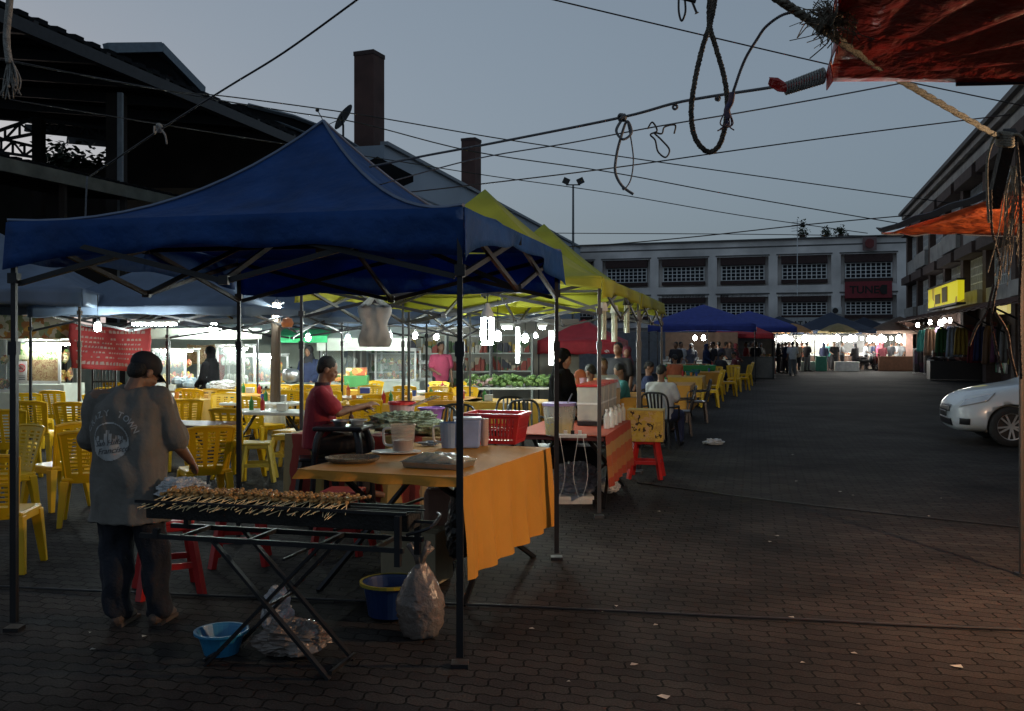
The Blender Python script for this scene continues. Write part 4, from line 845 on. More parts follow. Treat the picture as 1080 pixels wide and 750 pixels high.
for i,(dx,s) in enumerate(((-.12,1),(.04,-1),(.1,1))):
    p = on_d(604,462)+Vector((dx,-.05,0)); o = MB().tube(spline([p+Vector((0,.02,.02)),p+Vector((0,-.03,-.02)),p+Vector((s*.04,-.03,-.35)),p+Vector((-s*.03,-.03,-.62))],8),.0025,5).build('hanging_wire', white, None); tag(o,['pale wire hanging from the left end of the power strip','pale wire hanging from the middle of the power strip','pale wire hanging from the right end of the power strip'][i],'wire',group='wires under the drinks table')
for i in range(8):
    c = on_d(640,452)+U*(.15*i)+V*(.03*(i%2)); t = thing('glass_bottle',f'small clear bottle, {ORD[i]} from the near end of the drinks table','bottle',c,0,'clear bottles on the drinks table')
    MB().lathe([(.03,0),(.033,.02),(.033,.13),(.014,.17),(.014,.185)],(0,0,0),12).build('bottle_body', clearp, t); MB().lathe([(.016,.183),(.016,.205),(.001,.207)],(0,0,0),10).build('cap', white, t)
t = thing('printed_box','square yellow box printed with brown flecks on the red stool by the lane','box',G(683,505)+Vector((0,.12,.462)),AX+R(2))
MB().box((0,0,.19),(.44,.36,.38)).build('carton', patches('printed_yellow',[(.55,.38,.06),(.62,.45,.10),(.5,.33,.08),(.05,.03,.02),(.6,.42,.07),(.58,.40,.2)],26), t, bevel=.006)
MB().box((0,0,.384),(.45,.37,.012)).build('lid', mat('yellow_lid',(.5,.38,.12),.6), t)
crumple('plastic_bag','large pale plastic bag bundle on the ground under the drinks table','bag',GX(606,10.3),(.27,.2,.42),bagm,51,n=34,rough=.2)
crumple('plastic_bag','small white plastic bag below the corner of the orange striped cloth','bag',GX(643,10.6),(.12,.1,.2),bagw,52,rough=.2)
t = thing('newspaper_stack','flat bundle of white paper under the drinks table in front of the bags','paper',GX(603,10.0)); MB().box((0,0,.02),(.42,.2,.04)).box((.02,0,.06),(.40,.2,.035),.1).build('sheets', white, t)
t = thing('black_crate','dark crate deep under the drinks table','crate',GX(598,11.2)); MB().box((0,0,.25),(.7,.4,.45)).build('crate_body', blk, t, bevel=.01)
t = thing('yellow_food_crate','wooden coloured food crate with cups behind the drinks containers','crate',Vector((1.0,12.0,.76)),AX); MB().box((0,0,.25),(.7,.3,.2)).build('crate_body', mat('pale_wood',(.45,.3,.14),.7), t, bevel=.01)
MB().box((0,0,.07),(.62,.26,.14)).build('crate_base', blkp, t)
for i,(x,m_) in enumerate(((-.25,mat('mint_cup',(.35,.5,.35),.5)),(-.1,mat('pink_lilac',(.5,.3,.4),.5)),(.08,mat('orange_cup',(.55,.25,.08),.5)),(.24,white))):
    tag(MB().lathe([(.035,0),(.05,.12),(.046,.12),(.03,.005),(.001,.005)],(0,0,0),14).build('cup',m_,None,loc=Vector((1.0,12.0,1.115))+V*x),['mint green','lilac pink','orange','white'][i]+' cup standing on the food crate behind the drinks containers','cup',group='cups on the food crate')
# hanging white bag from the rear truss
t = thing('hanging_bag','white plastic carrier bag knotted to the gazebo frame and hanging like a shirt','bag',P(395,366,8.2))
def fbag(u,v):
    w_ = .125+.02*math.sin(v*9); return Vector(((u-.5)*2*w_, .006*math.sin(u*14+v*3)+.015*noise.noise(Vector((u*6,v*6,2))), .36*v))
mb = MB().grid(fbag,16,14); mb.grid(lambda u,v: fbag(u,v)+Vector((0,.04,0)),16,14)
mb.grid(lambda u,v: Vector(((-.10+.11*v)+(.05-.03*v)*(u-.5)*2,.02*math.sin(u*9),.34+.12*v)),4,6); mb.grid(lambda u,v: Vector(((.10-.11*v)+(.05-.03*v)*(u-.5)*2,.02*math.sin(u*9),.34+.12*v)),4,6)
mb.build('bag_body', tarp_mat('white_bag_film',(.92,.93,.9),.6,.5), t, solid=.002, smooth=True); MB().ball((0,0,.46),(.03,.03,.03),8,6).tube([(0,0,.46),(.01,0,.56)],.006,5).build('knot', bagw, t, noise_amp=.01, noise_scale=40)
# folded umbrella shaped white bundles under the second yellow gazebo
for i,(px,D,h_) in enumerate(((636,9.3,.22),(648,10.5,.26),(661,11.3,.27))):
    t = thing('hanging_tube_lamp',['short unlit white lamp hanging by the pole of the first yellow gazebo','unlit white lamp hanging in the middle under the first yellow gazebo','unlit white lamp with a dark holder, rightmost under the first yellow gazebo'][i],'lamp',P(px,[328,330,322][i],D)-Vector((0,0,h_)),0,'unlit lamps under the yellow gazebo')
    mb = MB()
    for k in range(4): a = k*1.57; mb.tube([(math.cos(a)*.022,math.sin(a)*.022,-.06),(math.cos(a)*.022,math.sin(a)*.022,h_)],.011,6)
    mb.build('glass_tubes', mat('unlit_glass',(.5,.52,.4),.3), t); MB().lathe([(.05,h_),(.035,h_+.08),(.001,h_+.09)],(0,0,0),12).build('holder', blkp if i==2 else white, t)
# cables across the paving
for i,(pts,lb) in enumerate((([G(-60,618),G(250,631),G(540,641),G(800,654),G(1180,671)],'thin black cable lying across the paving under the blue gazebo and the open lane'),([G(672,510),G(760,522),G(880,537),G(1060,556),G(1160,566)],'thin black cable crossing the lane beyond the red stool'))):
    q = [p+Vector((0,0,.012)) for p in spline(pts,16)]; q = [p+Vector((0,.02*noise.noise(p*1.5),0)) for p in q]; tag(MB().tube(q,.008,6).build('ground_cable', blk), lb, 'cable', group='cables on the paving')
# litter
rnd = random.Random(9)
places = ['near the bottom edge of the photo','by the basin','beside the man','in the open lane','by the long cable','below the serving table','towards the right pole']
lit = MB()
spots_ = [(1010+0,704),(905+0,744),(600,720),(668,702),(692,660),(835,652),(820,566),(812,572),(636,646),(560,664),(700,736),(650,640),(95,668),(152,672),(97,686),(886,519),(992,526),(757,465+5),(836,480),(900,523),(695,540),(840,508),(980,545),(900,690),(846,700)]
for i,(px,py) in enumerate(spots_):
    c = G(px,py); s = rnd.uniform(.008,.022)*(1+ (1 if i%5==0 else 0)); a = rnd.uniform(0,6.3)
    lit.add([c+Vector((math.cos(a+q)*s*(1.6 if q%3.14<1 else 1),math.sin(a+q)*s,.006+.004*(j%2))) for j,q in enumerate((0,1.4,3.1,4.5))],[(0,1,2,3)])
o = lit.build('litter', mat('paper_litter',(.40,.37,.32),.8,var=.5,scale=3)); tag(o,'scattered scraps of paper and leaves on the paving','litter',kind='stuff')
# right foreground pole
t = thing('tent_pole','thin dark metal pole of the stall tarpaulin at the right edge','pole',GX(1077.5,6.88))
MB().tube([(0,0,0),(0,0,2.62)],.019,8).build('pole_shaft', mat('rusty_pole',(.03,.026,.024),.6), t); MB().box((0,0,.01),(.08,.08,.02)).build('foot_plate', blk, t)
# ================= wires and ropes overhead
def rope(name, label, cat, pts, r, m, sm=8, group=None, n=6): return tag(MB().tube(spline(pts,sm),r,n).build(name,m,None,smooth=True),label,cat,group)
wg = 'black wires over the lane'
W = [
 ([P(560,-6,7),P(585,0,7),P(720,32,7.4),P(870,67,7.8),P(975,90,8.2),P(1130,122,8.6)],.006,'topmost black wire, running behind the big rope loop to the red tarpaulin'),
 ([P(-40,58,9),P(0,62,9),P(160,93,9.5),P(250,103,10),P(380,121,10.5),P(520,145,11),P(640,163,11.5),P(780,183,12),P(980,211,13),P(1040,219,13.4)],.007,'upper of the two wires crossing above the blue gazebo from the left edge'),
 ([P(-40,56,9.2),P(0,63,9.2),P(205,101,9.8),P(300,117,10),P(380,130,10.6),P(500,160,11),P(640,181,11.6),P(780,207,12),P(950,236,13)],.007,'lower of the two wires crossing above the blue gazebo from the left edge'),
 ([P(10,105,10),P(120,123,10.5),P(270,147,11),P(400,167,11.5),P(520,186,12),P(640,203,12.5),P(780,227,13),P(915,246,13.5)],.006,'wire starting at the frayed rope end and passing behind the blue gazebo peak'),
 ([P(510,245,16),P(600,246,16),P(780,247,16),P(935,249,16)],.007,'level wire just above the roof of the far grey building'),
 ([P(560,262,15),P(640,258,15),P(740,249,15),P(850,237,15),P(960,227,15)],.009,'wire rising to the right across the roof line of the far grey building'),
]
for pts,r,lb in W: rope('overhead_wire',lb,'wire',pts,r,wirem,6,wg,5)
grope = mat('grey_rope',(.17,.17,.18),.9,var=.3,scale=80,bump=.5,bscale=250)
rope('tie_rope','taut grey knotted rope from the blue gazebo to the wrapped red corner','rope',[P(390,176,5.6),P(450,164,5.2),P(520,151,4.9),P(655,124,4.4),P(720,107,4.1),P(815,92,3.8),P(835,88,3.75)],.0065,grope,6)
rope('tie_string','thin string with small loops rising gently to the right in the sky','string',[P(400,195,6),P(500,168,5.8),P(600,151,5.5),P(690,134,5.2),P(780,119,5),P(870,103,5),P(960,86,5)],.004,grope,6)
rope('tie_string','thin dark string rising from the first yellow gazebo to the shop row','string',[P(430,203,7),P(500,195,7),P(640,178,7),P(780,158,7),P(920,139,7),P(1065,121,7)],.005,wirem,6)
rope('guy_rope','thin slanting rope rising from the lean-to awning, with a white knot','rope',[P(95,186,6.5),P(175,133,6),P(240,92,5.6),P(300,55,5.3),P(375,1,5),P(400,-18,5)],.006,wirem,6)
rope('loose_cord','pale cord hanging straight down from the slanting rope beside the lean-to awning','cord',[P(92,186,6.5),P(91,205,6.5),P(90,232,6.5)],.006,grope,4)
rope('guy_rope','white rope lying along the left edge of the blue canopy','rope',[P(60,236,7),P(105,231,7.2),P(160,219,7.6),P(214,209,8)],.010,mat('white_rope',(.5,.5,.5),.8),5)
def frayed(name, label, top, bot, r, m, n=14, seed=0, strands=9, D=None):
    rnd = random.Random(seed); mb = MB(); top = Vector(top); bot = Vector(bot)
    mid = top.lerp(bot,.68); mb.tube(spline([top, top.lerp(mid,.35)+Vector((rnd.uniform(-1,1)*r,0,0)), top.lerp(mid,.7)-Vector((r,0,0)), mid],6),r,7)
    for k in range(strands):
        e = bot+Vector((rnd.gauss(0,r*1.5),rnd.gauss(0,r),rnd.uniform(0,(mid-bot).length*.4))); mb.tube(spline([mid+Vector((rnd.uniform(-r,r)*.6,0,.03)),mid.lerp(e,.5)+Vector((rnd.gauss(0,r),0,0)),e],5),r*.22,4)
    return tag(mb.build(name,m,None,smooth=True),label,'rope')
ropel = mat('pale_rope',(.33,.32,.30),.95,var=.3,scale=60,bump=.6,bscale=200)
frayed('frayed_rope','pale frayed rope end hanging from the top left corner of the photo',P(12,-20,3.4),P(9,108,3.4),.0125,ropel,seed=3,strands=16)
def knot(label, c, r, m, seed=0, tails=()):
    rnd = random.Random(seed); mb = MB(); c = Vector(c)
    for k in range(3):
        ax_ = Vector((rnd.uniform(-1,1),rnd.uniform(-1,1),rnd.uniform(-1,1))).normalized(); u = ax_.orthogonal().normalized(); v = ax_.cross(u)
        mb.tube([c+(u*math.cos(a)+v*math.sin(a))*r*.75 for a in [i*.52 for i in range(13)]],r*.33,6)
    for tl in tails: mb.tube(spline([c]+[Vector(q) for q in tl],6),r*.22,5)
    return tag(mb.build('rope_knot',m,None,smooth=True),label,'knot')
knot('white knot with a short loose tail on the slanting rope at the upper left',P(168,135,6.04),.03,ropel,4,[[P(174,142,6),P(176,152,6)],[P(163,140,6),P(163,133,6)]])
knot('lump of a knot on the taut grey rope, leftmost above the hanging loop',P(656,124,4.38),.022,grope,5)
knot('small knot on the taut grey rope between the two hanging loops',P(712,113,4.14),.014,grope,6)
knot('small knot on the taut grey rope behind the big rope loop',P(757,104,3.98),.013,grope,7)
rope('rope_loop','thin rope hanging in a small ring and a long loop from the leftmost knot','rope',[P(656,126,4.38),P(650,138,4.36),P(657,147,4.35),P(666,140,4.36),P(661,128,4.38),P(654,148,4.38),P(650,165,4.38),P(649,182,4.38),P(656,196,4.38),P(668,205,4.38)],.0065,grope,8)
rope('rope_loop','thinner returning strand of the long hanging loop, knotted at the bottom','rope',[P(662,130,4.37),P(666,150,4.37),P(668,170,4.37),P(665,190,4.37),P(658,200,4.37),P(656,196,4.37)],.0035,grope,8)
rope('string_loop','small tangled string loops on the thin rising string','string',[P(683,136,5.2),P(688,129,5.2),P(693,138,5.2),P(686,142,5.2),P(691,148,5.2),P(694,160,5.2),P(702,166,5.2),P(706,158,5.2),P(698,148,5.2),P(690,140,5.2),P(698,141,5.2),P(701,134,5.2),P(712,132,5.2),P(711,141,5.2)],.005,wirem,8)
# big rope loop near the camera, two twisted strands
def twist(name, label, pts, r, m, turns=30, sm=14, flat=False):
    c = spline(pts,sm); mb = MB(); k = len(c)
    for ph in (0,2.09,4.19):
        q = []
        for i,p in enumerate(c):
            t = (c[min(i+1,k-1)]-c[max(i-1,0)]).normalized(); y = Vector((0,1,0)).cross(t).normalized(); z = t.cross(y); a = ph+turns*2*math.pi*i/k; q.append(p+(y*math.cos(a)+z*math.sin(a))*r*.5)
        mb.tube(q,r*.58,6)
    return tag(mb.build(name,m,None,smooth=True),label,'rope')
lm = mat('loop_rope',(.20,.17,.13),.95,var=.5,scale=40,bump=.7,bscale=200,second=(.06,.05,.045))
twist('big_rope_loop','large hanging teardrop loop of thick twisted rope against the sky',[P(757,-30,2.8),P(754,0,2.8),P(749,25,2.8),P(741,50,2.8),P(733,85,2.8),P(729,118,2.8),P(733,145,2.8),P(746,160,2.8),P(758,154,2.8),P(765,132,2.8),P(767,105,2.82),P(763,78,2.83),P(755,50,2.84),P(748,22,2.84),P(750,-25,2.84)],.0085,lm,34,10)
bm2 = mat('braid_rope',(.11,.10,.11),.9,var=.5,scale=50,bump=.5,bscale=150)
twist('braided_cord','thin braided dark cord curving down from the tied knot beside the big loop',[P(842,12,2.7),P(825,16,2.7),P(808,28,2.7),P(798,42,2.7),P(788,58,2.7),P(781,74,2.7),P(775,92,2.7),P(771,104,2.7)],.0048,bm2,24,10)
frayed('frayed_cord_end','frayed blue and red end of the braided cord',P(772,98,2.7),P(767,138,2.7),.009,mat('blue_red_strands',(.05,.06,.14),.9,second=(.25,.13,.10),scale=40),seed=9,strands=9)
twist('thick_rope','thick pale twisted rope running diagonally past the red tarpaulin to the dark stake',[P(790,-22,2.55),P(830,5,2.6),P(870,32,2.7),P(930,72,3.1),P(990,108,3.7),P(1056,146,4.5)],.0135,mat('thick_hemp',(.22,.20,.155),.95,var=.35,scale=50,bump=.6,bscale=180),50,12)
# tangled knot
mb = MB(); rnd = random.Random(5); kc = P(875,22,2.6)
for k in range(150):
    a = rnd.uniform(0,6.3); d = Vector((math.cos(a)*rnd.uniform(.01,.065),rnd.gauss(0,.02),math.sin(a)*rnd.uniform(.01,.06))); e = Vector((rnd.gauss(0,.03),rnd.gauss(0,.02),rnd.gauss(0,.03)-.012))
    mb.tube(spline([kc+d*.5,kc+d,kc+d+e],3),.0011+rnd.random()*.001,3)
for k in range(9):
    ax_ = Vector((rnd.uniform(-1,1),rnd.uniform(-1,1),rnd.uniform(-1,1))).normalized(); u_ = ax_.orthogonal().normalized(); v_ = ax_.cross(u_); ro = rnd.uniform(.02,.036)
    mb.tube([kc+Vector((rnd.uniform(-.006,.006),0,rnd.uniform(-.004,.004)))+(u_*math.cos(a)+v_*math.sin(a))*ro for a in [i*.45 for i in range(15)]],.007,6)
tag(mb.build('tangled_knot',ropem,None),'ragged tangle of frayed rope tied at the corner of the red tarpaulin','knot')
tag(MB().tube(spline([P(716,-5,2.9),P(716,12,2.9),P(719,22,2.9),P(723,12,2.9),P(722,-4,2.9)],6),.0035,5).tube(spline([P(728,-4,2.9),P(731,4,2.9),P(735,14,2.9)],6),[.004]*12+[.008],5).tube([P(715,-4,2.9),P(734,1,2.9)],.008,5).build('dark_cord_scraps',wirem,None),'small dark cord scraps dangling at the top edge left of the big loop','cord')
# ================= tarpaulins
redt = tarp_mat('red_tarpaulin',(.45,.022,.016),.14,.36); orat = tarp_mat('orange_tarpaulin',(.75,.17,.05),.4); navyh = mat('navy_hem',(.012,.016,.035),.6)
t = thing('red_tarpaulin','dark red tarpaulin stretched overhead at the top right corner','tarpaulin')
c0 = P(873,86,3.2)
def rt(u, v):   # u: from left corner to the right, v: far edge to overhead
    D = 3.2-2.5*v; x0 = 1.066-.78*v+.02*math.sin(v*9); x = x0+(4.2-x0)*u; z = c0.z+.10*v+.05*u*v
    s = math.hypot(x-x0, (3.2-D)); an = math.atan2(3.2-D, x-x0+.001)
    z += .022*math.sin(an*26)*min(1,s*1.2)*math.exp(-s*.55)+.02*noise.noise(Vector((x*1.6,D*1.6,0)))*min(1,s*2)
    return Vector((x,D,z))
sh = MB().grid(rt,60,50).build('sheet', redt, t, smooth=True, solid=.002)
MB().grid(lambda u,v: Vector((1.5+2.7*u,3.2+.004,rt((1.5+2.7*u-1.066)/(3.134),0).z+.012-.024*v+.004*math.sin(u*20))),30,2).build('hem', navyh, t, solid=.004)
MB().grid(lambda u,v: rt(0,u*.35)+Vector((-.004+.012*math.sin(u*15)*v,0,-.06*v*(1-u*.4)+.03)),10,3).build('corner_fold', redt, t, solid=.003)
# rope wrapped corner
t2 = thing('wrapped_corner','corner of the red tarpaulin rolled up and wrapped tightly with grey rope','tied corner',(0,0,0))
a = P(868,80,3.2); b_ = P(830,93,3.35); mb = MB()
for k in range(15):
    c = a.lerp(b_,k/14); d = (b_-a).normalized(); u = Vector((0,1,0)); v = d.cross(u).normalized(); rr = .024-.004*k/14
    mb.tube([c+(u*math.cos(q)+v*math.sin(q))*rr+d*.004*q/6.3 for q in [i*.524 for i in range(13)]],.005,5)
mb.build('rope_wrap', ropel, t2, smooth=True); MB().tube([a,b_],.012,8).build('rolled_core', redt, t2)
MB().grid(lambda u,v: b_.lerp(P(811,86,3.42),u)+Vector((0,.01*math.sin(v*6),(v-.5)*.04*(1.2-abs(u-.5)))),6,4).build('red_tip', redt, t2, solid=.003)
t = thing('orange_tarpaulin','orange tarpaulin with a navy hem stretched over the right edge, glowing from a lamp below','tarpaulin')
tip = P(930,247.5,7.5)
def ot(u, v):   # v: tip line (far) to near
    D = 7.5-4.0*v; x0 = 2.925-.34*v*1.0+.06*math.sin(v*2.6); x = x0+(6.5-x0)*u
    z = 2.548+.02*v-.05*math.sin(math.pi*min(1,v*1.0))*(1-u)*.6+.06*u*math.sin(v*3.1)+.025*noise.noise(Vector((x*1.2,D*1.2,5)))*min(1,u*8)
    z += .012*math.sin(math.atan2(D-7.6,x-2.9)*22)
    return Vector((x,D,z))
MB().grid(ot,50,50).build('sheet', orat, t, smooth=True, solid=.002)
MB().grid(lambda u,v: ot(0,u)+Vector((-.035*(1-v)-.01,-.0,-.05*(1-v)*0+.012+.03*(1-v)+.006*math.sin(u*40))),40,2).build('hem', navyh, t, solid=.008)
MB().grid(lambda u,v: ot(u,0)+Vector((0,.01,.008-.018*v)),40,1).build('edge_hem', navyh, t, solid=.006)
for p in ((6.2,7.4),(6.2,3.7),(4.0,3.6)): MB().tube([(p[0],p[1],0),(p[0],p[1],2.56)],.02,8).build('support_pole', mat('rusty_pole',(0,0,0)), t)
t = thing('dark_stake','thick dark wooden stake hanging at the end of the thick rope','stake')
MB().bar(P(1066,138,4.5),P(1047,218,4.75),.055,.05).build('stake_shaft', mat('dark_wood',(.018,.014,.013),.85,bump=.5), t)
mb = MB(); cc = P(1060,147,4.45)
for k in range(5): mb.tube([cc+Vector((math.cos(a)*.034,math.sin(a)*.034,.012*(k-2)+.014*math.sin(a))) for a in [i*.52 for i in range(13)]],.009,6)
mb.tube(spline([cc,P(1052,140,4.4),P(1042,165,4.4),P(1041,200,4.4),P(1043,235,4.4)],6),.006,6); mb.tube(spline([cc,P(1075,142,4.4),P(1085,160,4.4)],6),.007,6); mb.build('rope_lashing', ropem, t, smooth=True)
dr = mat('dark_vine',(.07,.045,.032),.95,var=.5,scale=30,bump=.7,bscale=90)
twist('dark_frayed_rope','long dark frayed rope dangling below the orange tarpaulin in front of the shops',[P(1045,200,4.6),P(1046,240,4.6),P(1051,262,4.6),P(1055,285,4.6),P(1049,312,4.6),P(1046,338,4.6),P(1050,365,4.6),P(1058,395,4.6)],.0075,dr,26,8)
for i,(pts,r,lb) in enumerate((([P(1048,300,4.6),P(1040,330,4.6),P(1030,345,4.6),P(1022,365,4.6)],.006,'short dark rope branch splitting off the long dangling rope to the left'),([P(1050,330,4.6),P(1062,350,4.6),P(1066,375,4.6),P(1072,398,4.6)],.007,'short dark rope branch splitting off the long dangling rope to the right'))):
    rope('rope_branch',lb,'rope',pts,r,dr,6)
fm = mat('straw_rope',(.28,.22,.15),.95,var=.4,scale=50,bump=.5,bscale=120)
rnd = random.Random(8); mb = MB()
for k in range(34):
    x = rnd.gauss(1070,6); x2 = x+rnd.gauss(0,5)-(6 if k%3==0 else 0); y2 = rnd.uniform(225,305); mb.tube(spline([P(1069+rnd.gauss(0,2),175,4.2),P(x,205,4.2+rnd.gauss(0,.02)),P((x+x2)/2+rnd.gauss(0,2),(205+y2)/2,4.2),P(x2-3,y2,4.2+rnd.gauss(0,.03))],4),.0012+rnd.random()*.0022,4)
tag(mb.build('frayed_straw_rope',fm,None),'bushy pale frayed rope hanging in front of the orange tarpaulin at the right edge','rope')
rope('vertical_cord','dark cord hanging beside the pale frayed rope at the right edge','rope',[P(1072,150,4.1),P(1076,200,4.1),P(1077,260,4.1),P(1075,330,4.1),P(1077,400,4.1)],.006,dr,6)
# warm lamp of the stall under the orange tarpaulin (just outside the frame; its glow falls on the paving and the tarpaulin)
t = thing('warm_stall_lamp','warm orange bulb hanging under the orange tarpaulin','lamp',(4.2,4.9,2.2))
MB().ball((0,0,0),(.05,.05,.05),12,8).build('bulb_glass', mat('warm_bulb',(1,.66,.38),emit=WARM,var=0), t); MB().lathe([(.02,.05),(.03,.1),(.02,.13)],(0,0,0),10).build('socket', blk, t); MB().tube([(0,0,.13),(0,0,.5)],.004,5).build('cord', blk, t)
# ================= people
def ringloft(mb, rings, n=20):   # rings: (cx,cy,z,rx,ry)
    vs = []
    for cx,cy,z,rx,ry in rings:
        for j in range(n):
            a = 2*math.pi*j/n; c, s = math.cos(a), math.sin(a); p = .85
            vs.append((cx+rx*math.copysign(abs(c)**p,c), cy+ry*math.copysign(abs(s)**p,s), z))
    k = len(rings); fs = [(i*n+j,i*n+(j+1)%n,(i+1)*n+(j+1)%n,(i+1)*n+j) for i in range(k-1) for j in range(n)]+[tuple(range(n-1,-1,-1)),tuple((k-1)*n+j for j in range(n))]
    mb.add(vs,fs)
def hand(mb, w_, d, nrm, side, curl=.5, s=1.0):   # wrist, direction, palm normal
    w_ = Vector(w_); d = Vector(d).normalized(); nrm = Vector(nrm); nrm = (nrm-d*nrm.dot(d)).normalized(); x = d.cross(nrm)*side
    for k in (-1.2,-.4,.4,1.2): mb.cap(w_+x*.012*k*s, w_+d*.085*s+x*.019*k*s, .017*s, .0125*s, 7)
    for i,(k,L) in enumerate(((1.5,.068),(.5,.078),(-.5,.073),(-1.5,.058))):
        p = w_+d*.085*s+x*.0175*k*s; dd = d.copy(); ang = 0
        for j,f in enumerate((.45,.32,.23)):
            ang += curl*(.5 if j==0 else .75); dd = d*math.cos(ang)+nrm*math.sin(ang); q = p+dd*L*f*s; mb.cap(p,q,(.0092-.0007*j)*s,(.0086-.0008*j)*s,7); p = q
    p = w_+d*.02*s+x*.024*s; dd = (d*.6+x*.7+nrm*.35).normalized(); q = p+dd*.04*s; mb.cap(p,q,.0125*s,.0105*s,7); dd = (d*.9+x*.2+nrm*.5).normalized(); mb.cap(q,q+dd*.03*s,.0105*s,.0085*s,7)
def head(mb, c, yaw, pitch, s=1.0):
    M = Matrix.Rotation(yaw,3,'Z')@Matrix.Rotation(pitch,3,'X'); c = Vector(c)
    B = lambda p, r: mb.ball(c+M@Vector(p)*s, tuple(q*s for q in r), 14, 10, rot=M)
    B((0,-.01,.03),(.076,.094,.088)); B((0,.03,-.035),(.058,.062,.075)); B((0,.052,-.085),(.034,.03,.028)); B((0,.092,-.02),(.0125,.018,.022)); B((0,.098,-.034),(.016,.012,.010))
    B((0,.083,.012),(.05,.016,.010)); B((0,.082,-.062),(.024,.012,.007)); B((0,.080,-.073),(.020,.012,.007))
    for s_ in (-1,1): B((s_*.077,-.012,-.012),(.010,.022,.034)); B((s_*.040,.062,-.028),(.022,.024,.022)); B((s_*.030,.081,.0),(.013,.008,.008))
    return M
def person(label, loc, rz, J, top, bot, hairkind='short', hairm=None, voxel=.012, topm=None, botm=None, skinm=None, group=None, fold=.006, hy=0, hp=0, shoes=None, sleeves=True, extra=None, legs=True, hscale=1.0):
    t = thing('person', label, 'person', loc, rz, group); skinm = skinm or skin; g_ = {k:Vector(v) for k,v in J.items()}
    mb = MB(); H = g_['head']; M = head(mb, H, hy, hp, hscale)
    mb.cap(g_['neck'], H+M@Vector((0,-.015,-.03)), .056,.052); mb.cap(g_['chest'],g_['neck'],.10,.06)
    mb.cap(g_['pelvis'],g_['chest'],.125,.13); mb.cap(g_['hl'],g_['hr'],.09,.09)
    for s_,sd in (('l',-1),('r',1)):
        mb.cap(g_['neck']-Vector((0,0,.05)),g_['s'+s_],.06,.055); mb.cap(g_['s'+s_],g_['e'+s_],.052,.041); mb.cap(g_['e'+s_],g_['w'+s_],.040,.026)
        d = (g_['w'+s_]-g_['e'+s_]); fn_ = Vector((-sd*.5,.1,-.8)) if abs(d.normalized().z) < .8 else Vector((-sd,0,0)); hand(mb,g_['w'+s_],d,fn_,-sd if abs(d.normalized().z)<.8 else sd,.45,1.0)
        if legs: mb.cap(g_['h'+s_],g_['k'+s_],.085,.055); mb.cap(g_['k'+s_],g_['a'+s_],.055,.036); mb.cap(g_['a'+s_]-Vector((0,0,.02)),g_['t'+s_],.038,.03)
    remesh(mb,'body',skinm,t,voxel,2)
    mb = MB(); ringloft(mb, top['rings'])
    if sleeves:
        for s_ in 'lr':
            a = g_['s'+s_]; b_ = g_['e'+s_]; k = top.get('sl',.75); r0,r1 = top.get('sr',(.078,.088)); e = a.lerp(b_,min(k,1)); mb.cap(g_['neck']-Vector((0,0,.07)),a,.075,r0*.95,12); mb.cap(a,e,r0,r1,14)
            if k > 1: mb.cap(b_, b_.lerp(g_['w'+s_],k-1), r1, r1*.8,12)
    shirt = remesh(mb,'shirt',topm,t,max(voxel*.9,.008),5,fold,7)
    if legs:
        mb = MB(); r = bot.get('r',(.115,.085,.075)); mb.cap(g_['hl'],g_['hr'],r[0]+.005,r[0]+.005)
        for s_ in 'lr': mb.cap(g_['h'+s_],g_['k'+s_],r[0],r[1],14); mb.cap(g_['k'+s_],g_['k'+s_].lerp(g_['a'+s_],bot.get('len',.93)),r[1],r[2],14)
        remesh(mb,'trousers',botm,t,max(voxel,.01),4,fold*1.2,9)
        if shoes:
            for s_ in 'lr': mb = MB(); mb.cap(g_['a'+s_]-Vector((0,.03,.045)),g_['t'+s_]+Vector((0,0,.0)),.04,.036,10); mb.box(((g_['a'+s_].x+g_['t'+s_].x)/2,(g_['a'+s_].y+g_['t'+s_].y)/2+.0,.012),(.075,.23,.02)); mb.build('shoe',shoes,t,smooth=False)
    hm = hairm or hair
    mb = MB(); HC = lambda p: H+M@Vector(p)*hscale
    if hairkind == 'short': mb.ball(HC((0,-.022,.042)),(.083,.094,.088),16,10,rot=M); mb.ball(HC((0,-.06,.0)),(.072,.05,.07),14,8,rot=M); remesh(mb,'hair',hm,t,.012,2,.003,30)
    elif hairkind == 'cap':
        mb.ball(HC((0,-.055,-.005)),(.076,.052,.066),14,8,rot=M); remesh(mb,'hair',hair,t,.01,2,.003,30)
        mb = MB(); mb.ball(HC((0,-.012,.050)),(.088,.104,.080),20,12,rot=M); cp = remesh(mb,'cap',hm,t,.008,2)
        vz = MB(); vz.grid(lambda u,v: HC(((u-.5)*.15*(1-.35*v*v), .075+.085*v-.02*(2*u-1)**2, .045-.02*v-.022*(2*u-1)**2)),8,6); vz.build('visor',hm,cp,solid=.005,smooth=True); vz = MB(); vz.ball(HC((0,-.012,.131)),(.008,.008,.005),8,5); vz.build('button',hm,cp)
    elif hairkind == 'scarf':
        mb.ball(HC((0,-.02,.028)),(.094,.108,.104),16,10,rot=M); mb.ball(HC((0,-.035,-.08)),(.095,.085,.10),14,8,rot=M)
        ringloft(mb,[(g_['neck'].x,g_['neck'].y-.0,g_['neck'].z-.20,.19,.14),(g_['neck'].x,g_['neck'].y-.01,g_['neck'].z-.08,.17,.13),(H.x,H.y-.03,g_['neck'].z+.04,.10,.10)]); 
        sc2 = remesh(mb,'headscarf',hm,t,.014,3,.006,9)
        # open the face
        bm = bmesh.new(); bm.from_mesh(sc2.data); Mi = M.inverted()
        dl = [f for f in bm.faces if (lambda q: q.y > .055 and (q.x/.058)**2+((q.z+.02)/.075)**2 < 1)(Mi@(f.calc_center_median()-H)/hscale)]
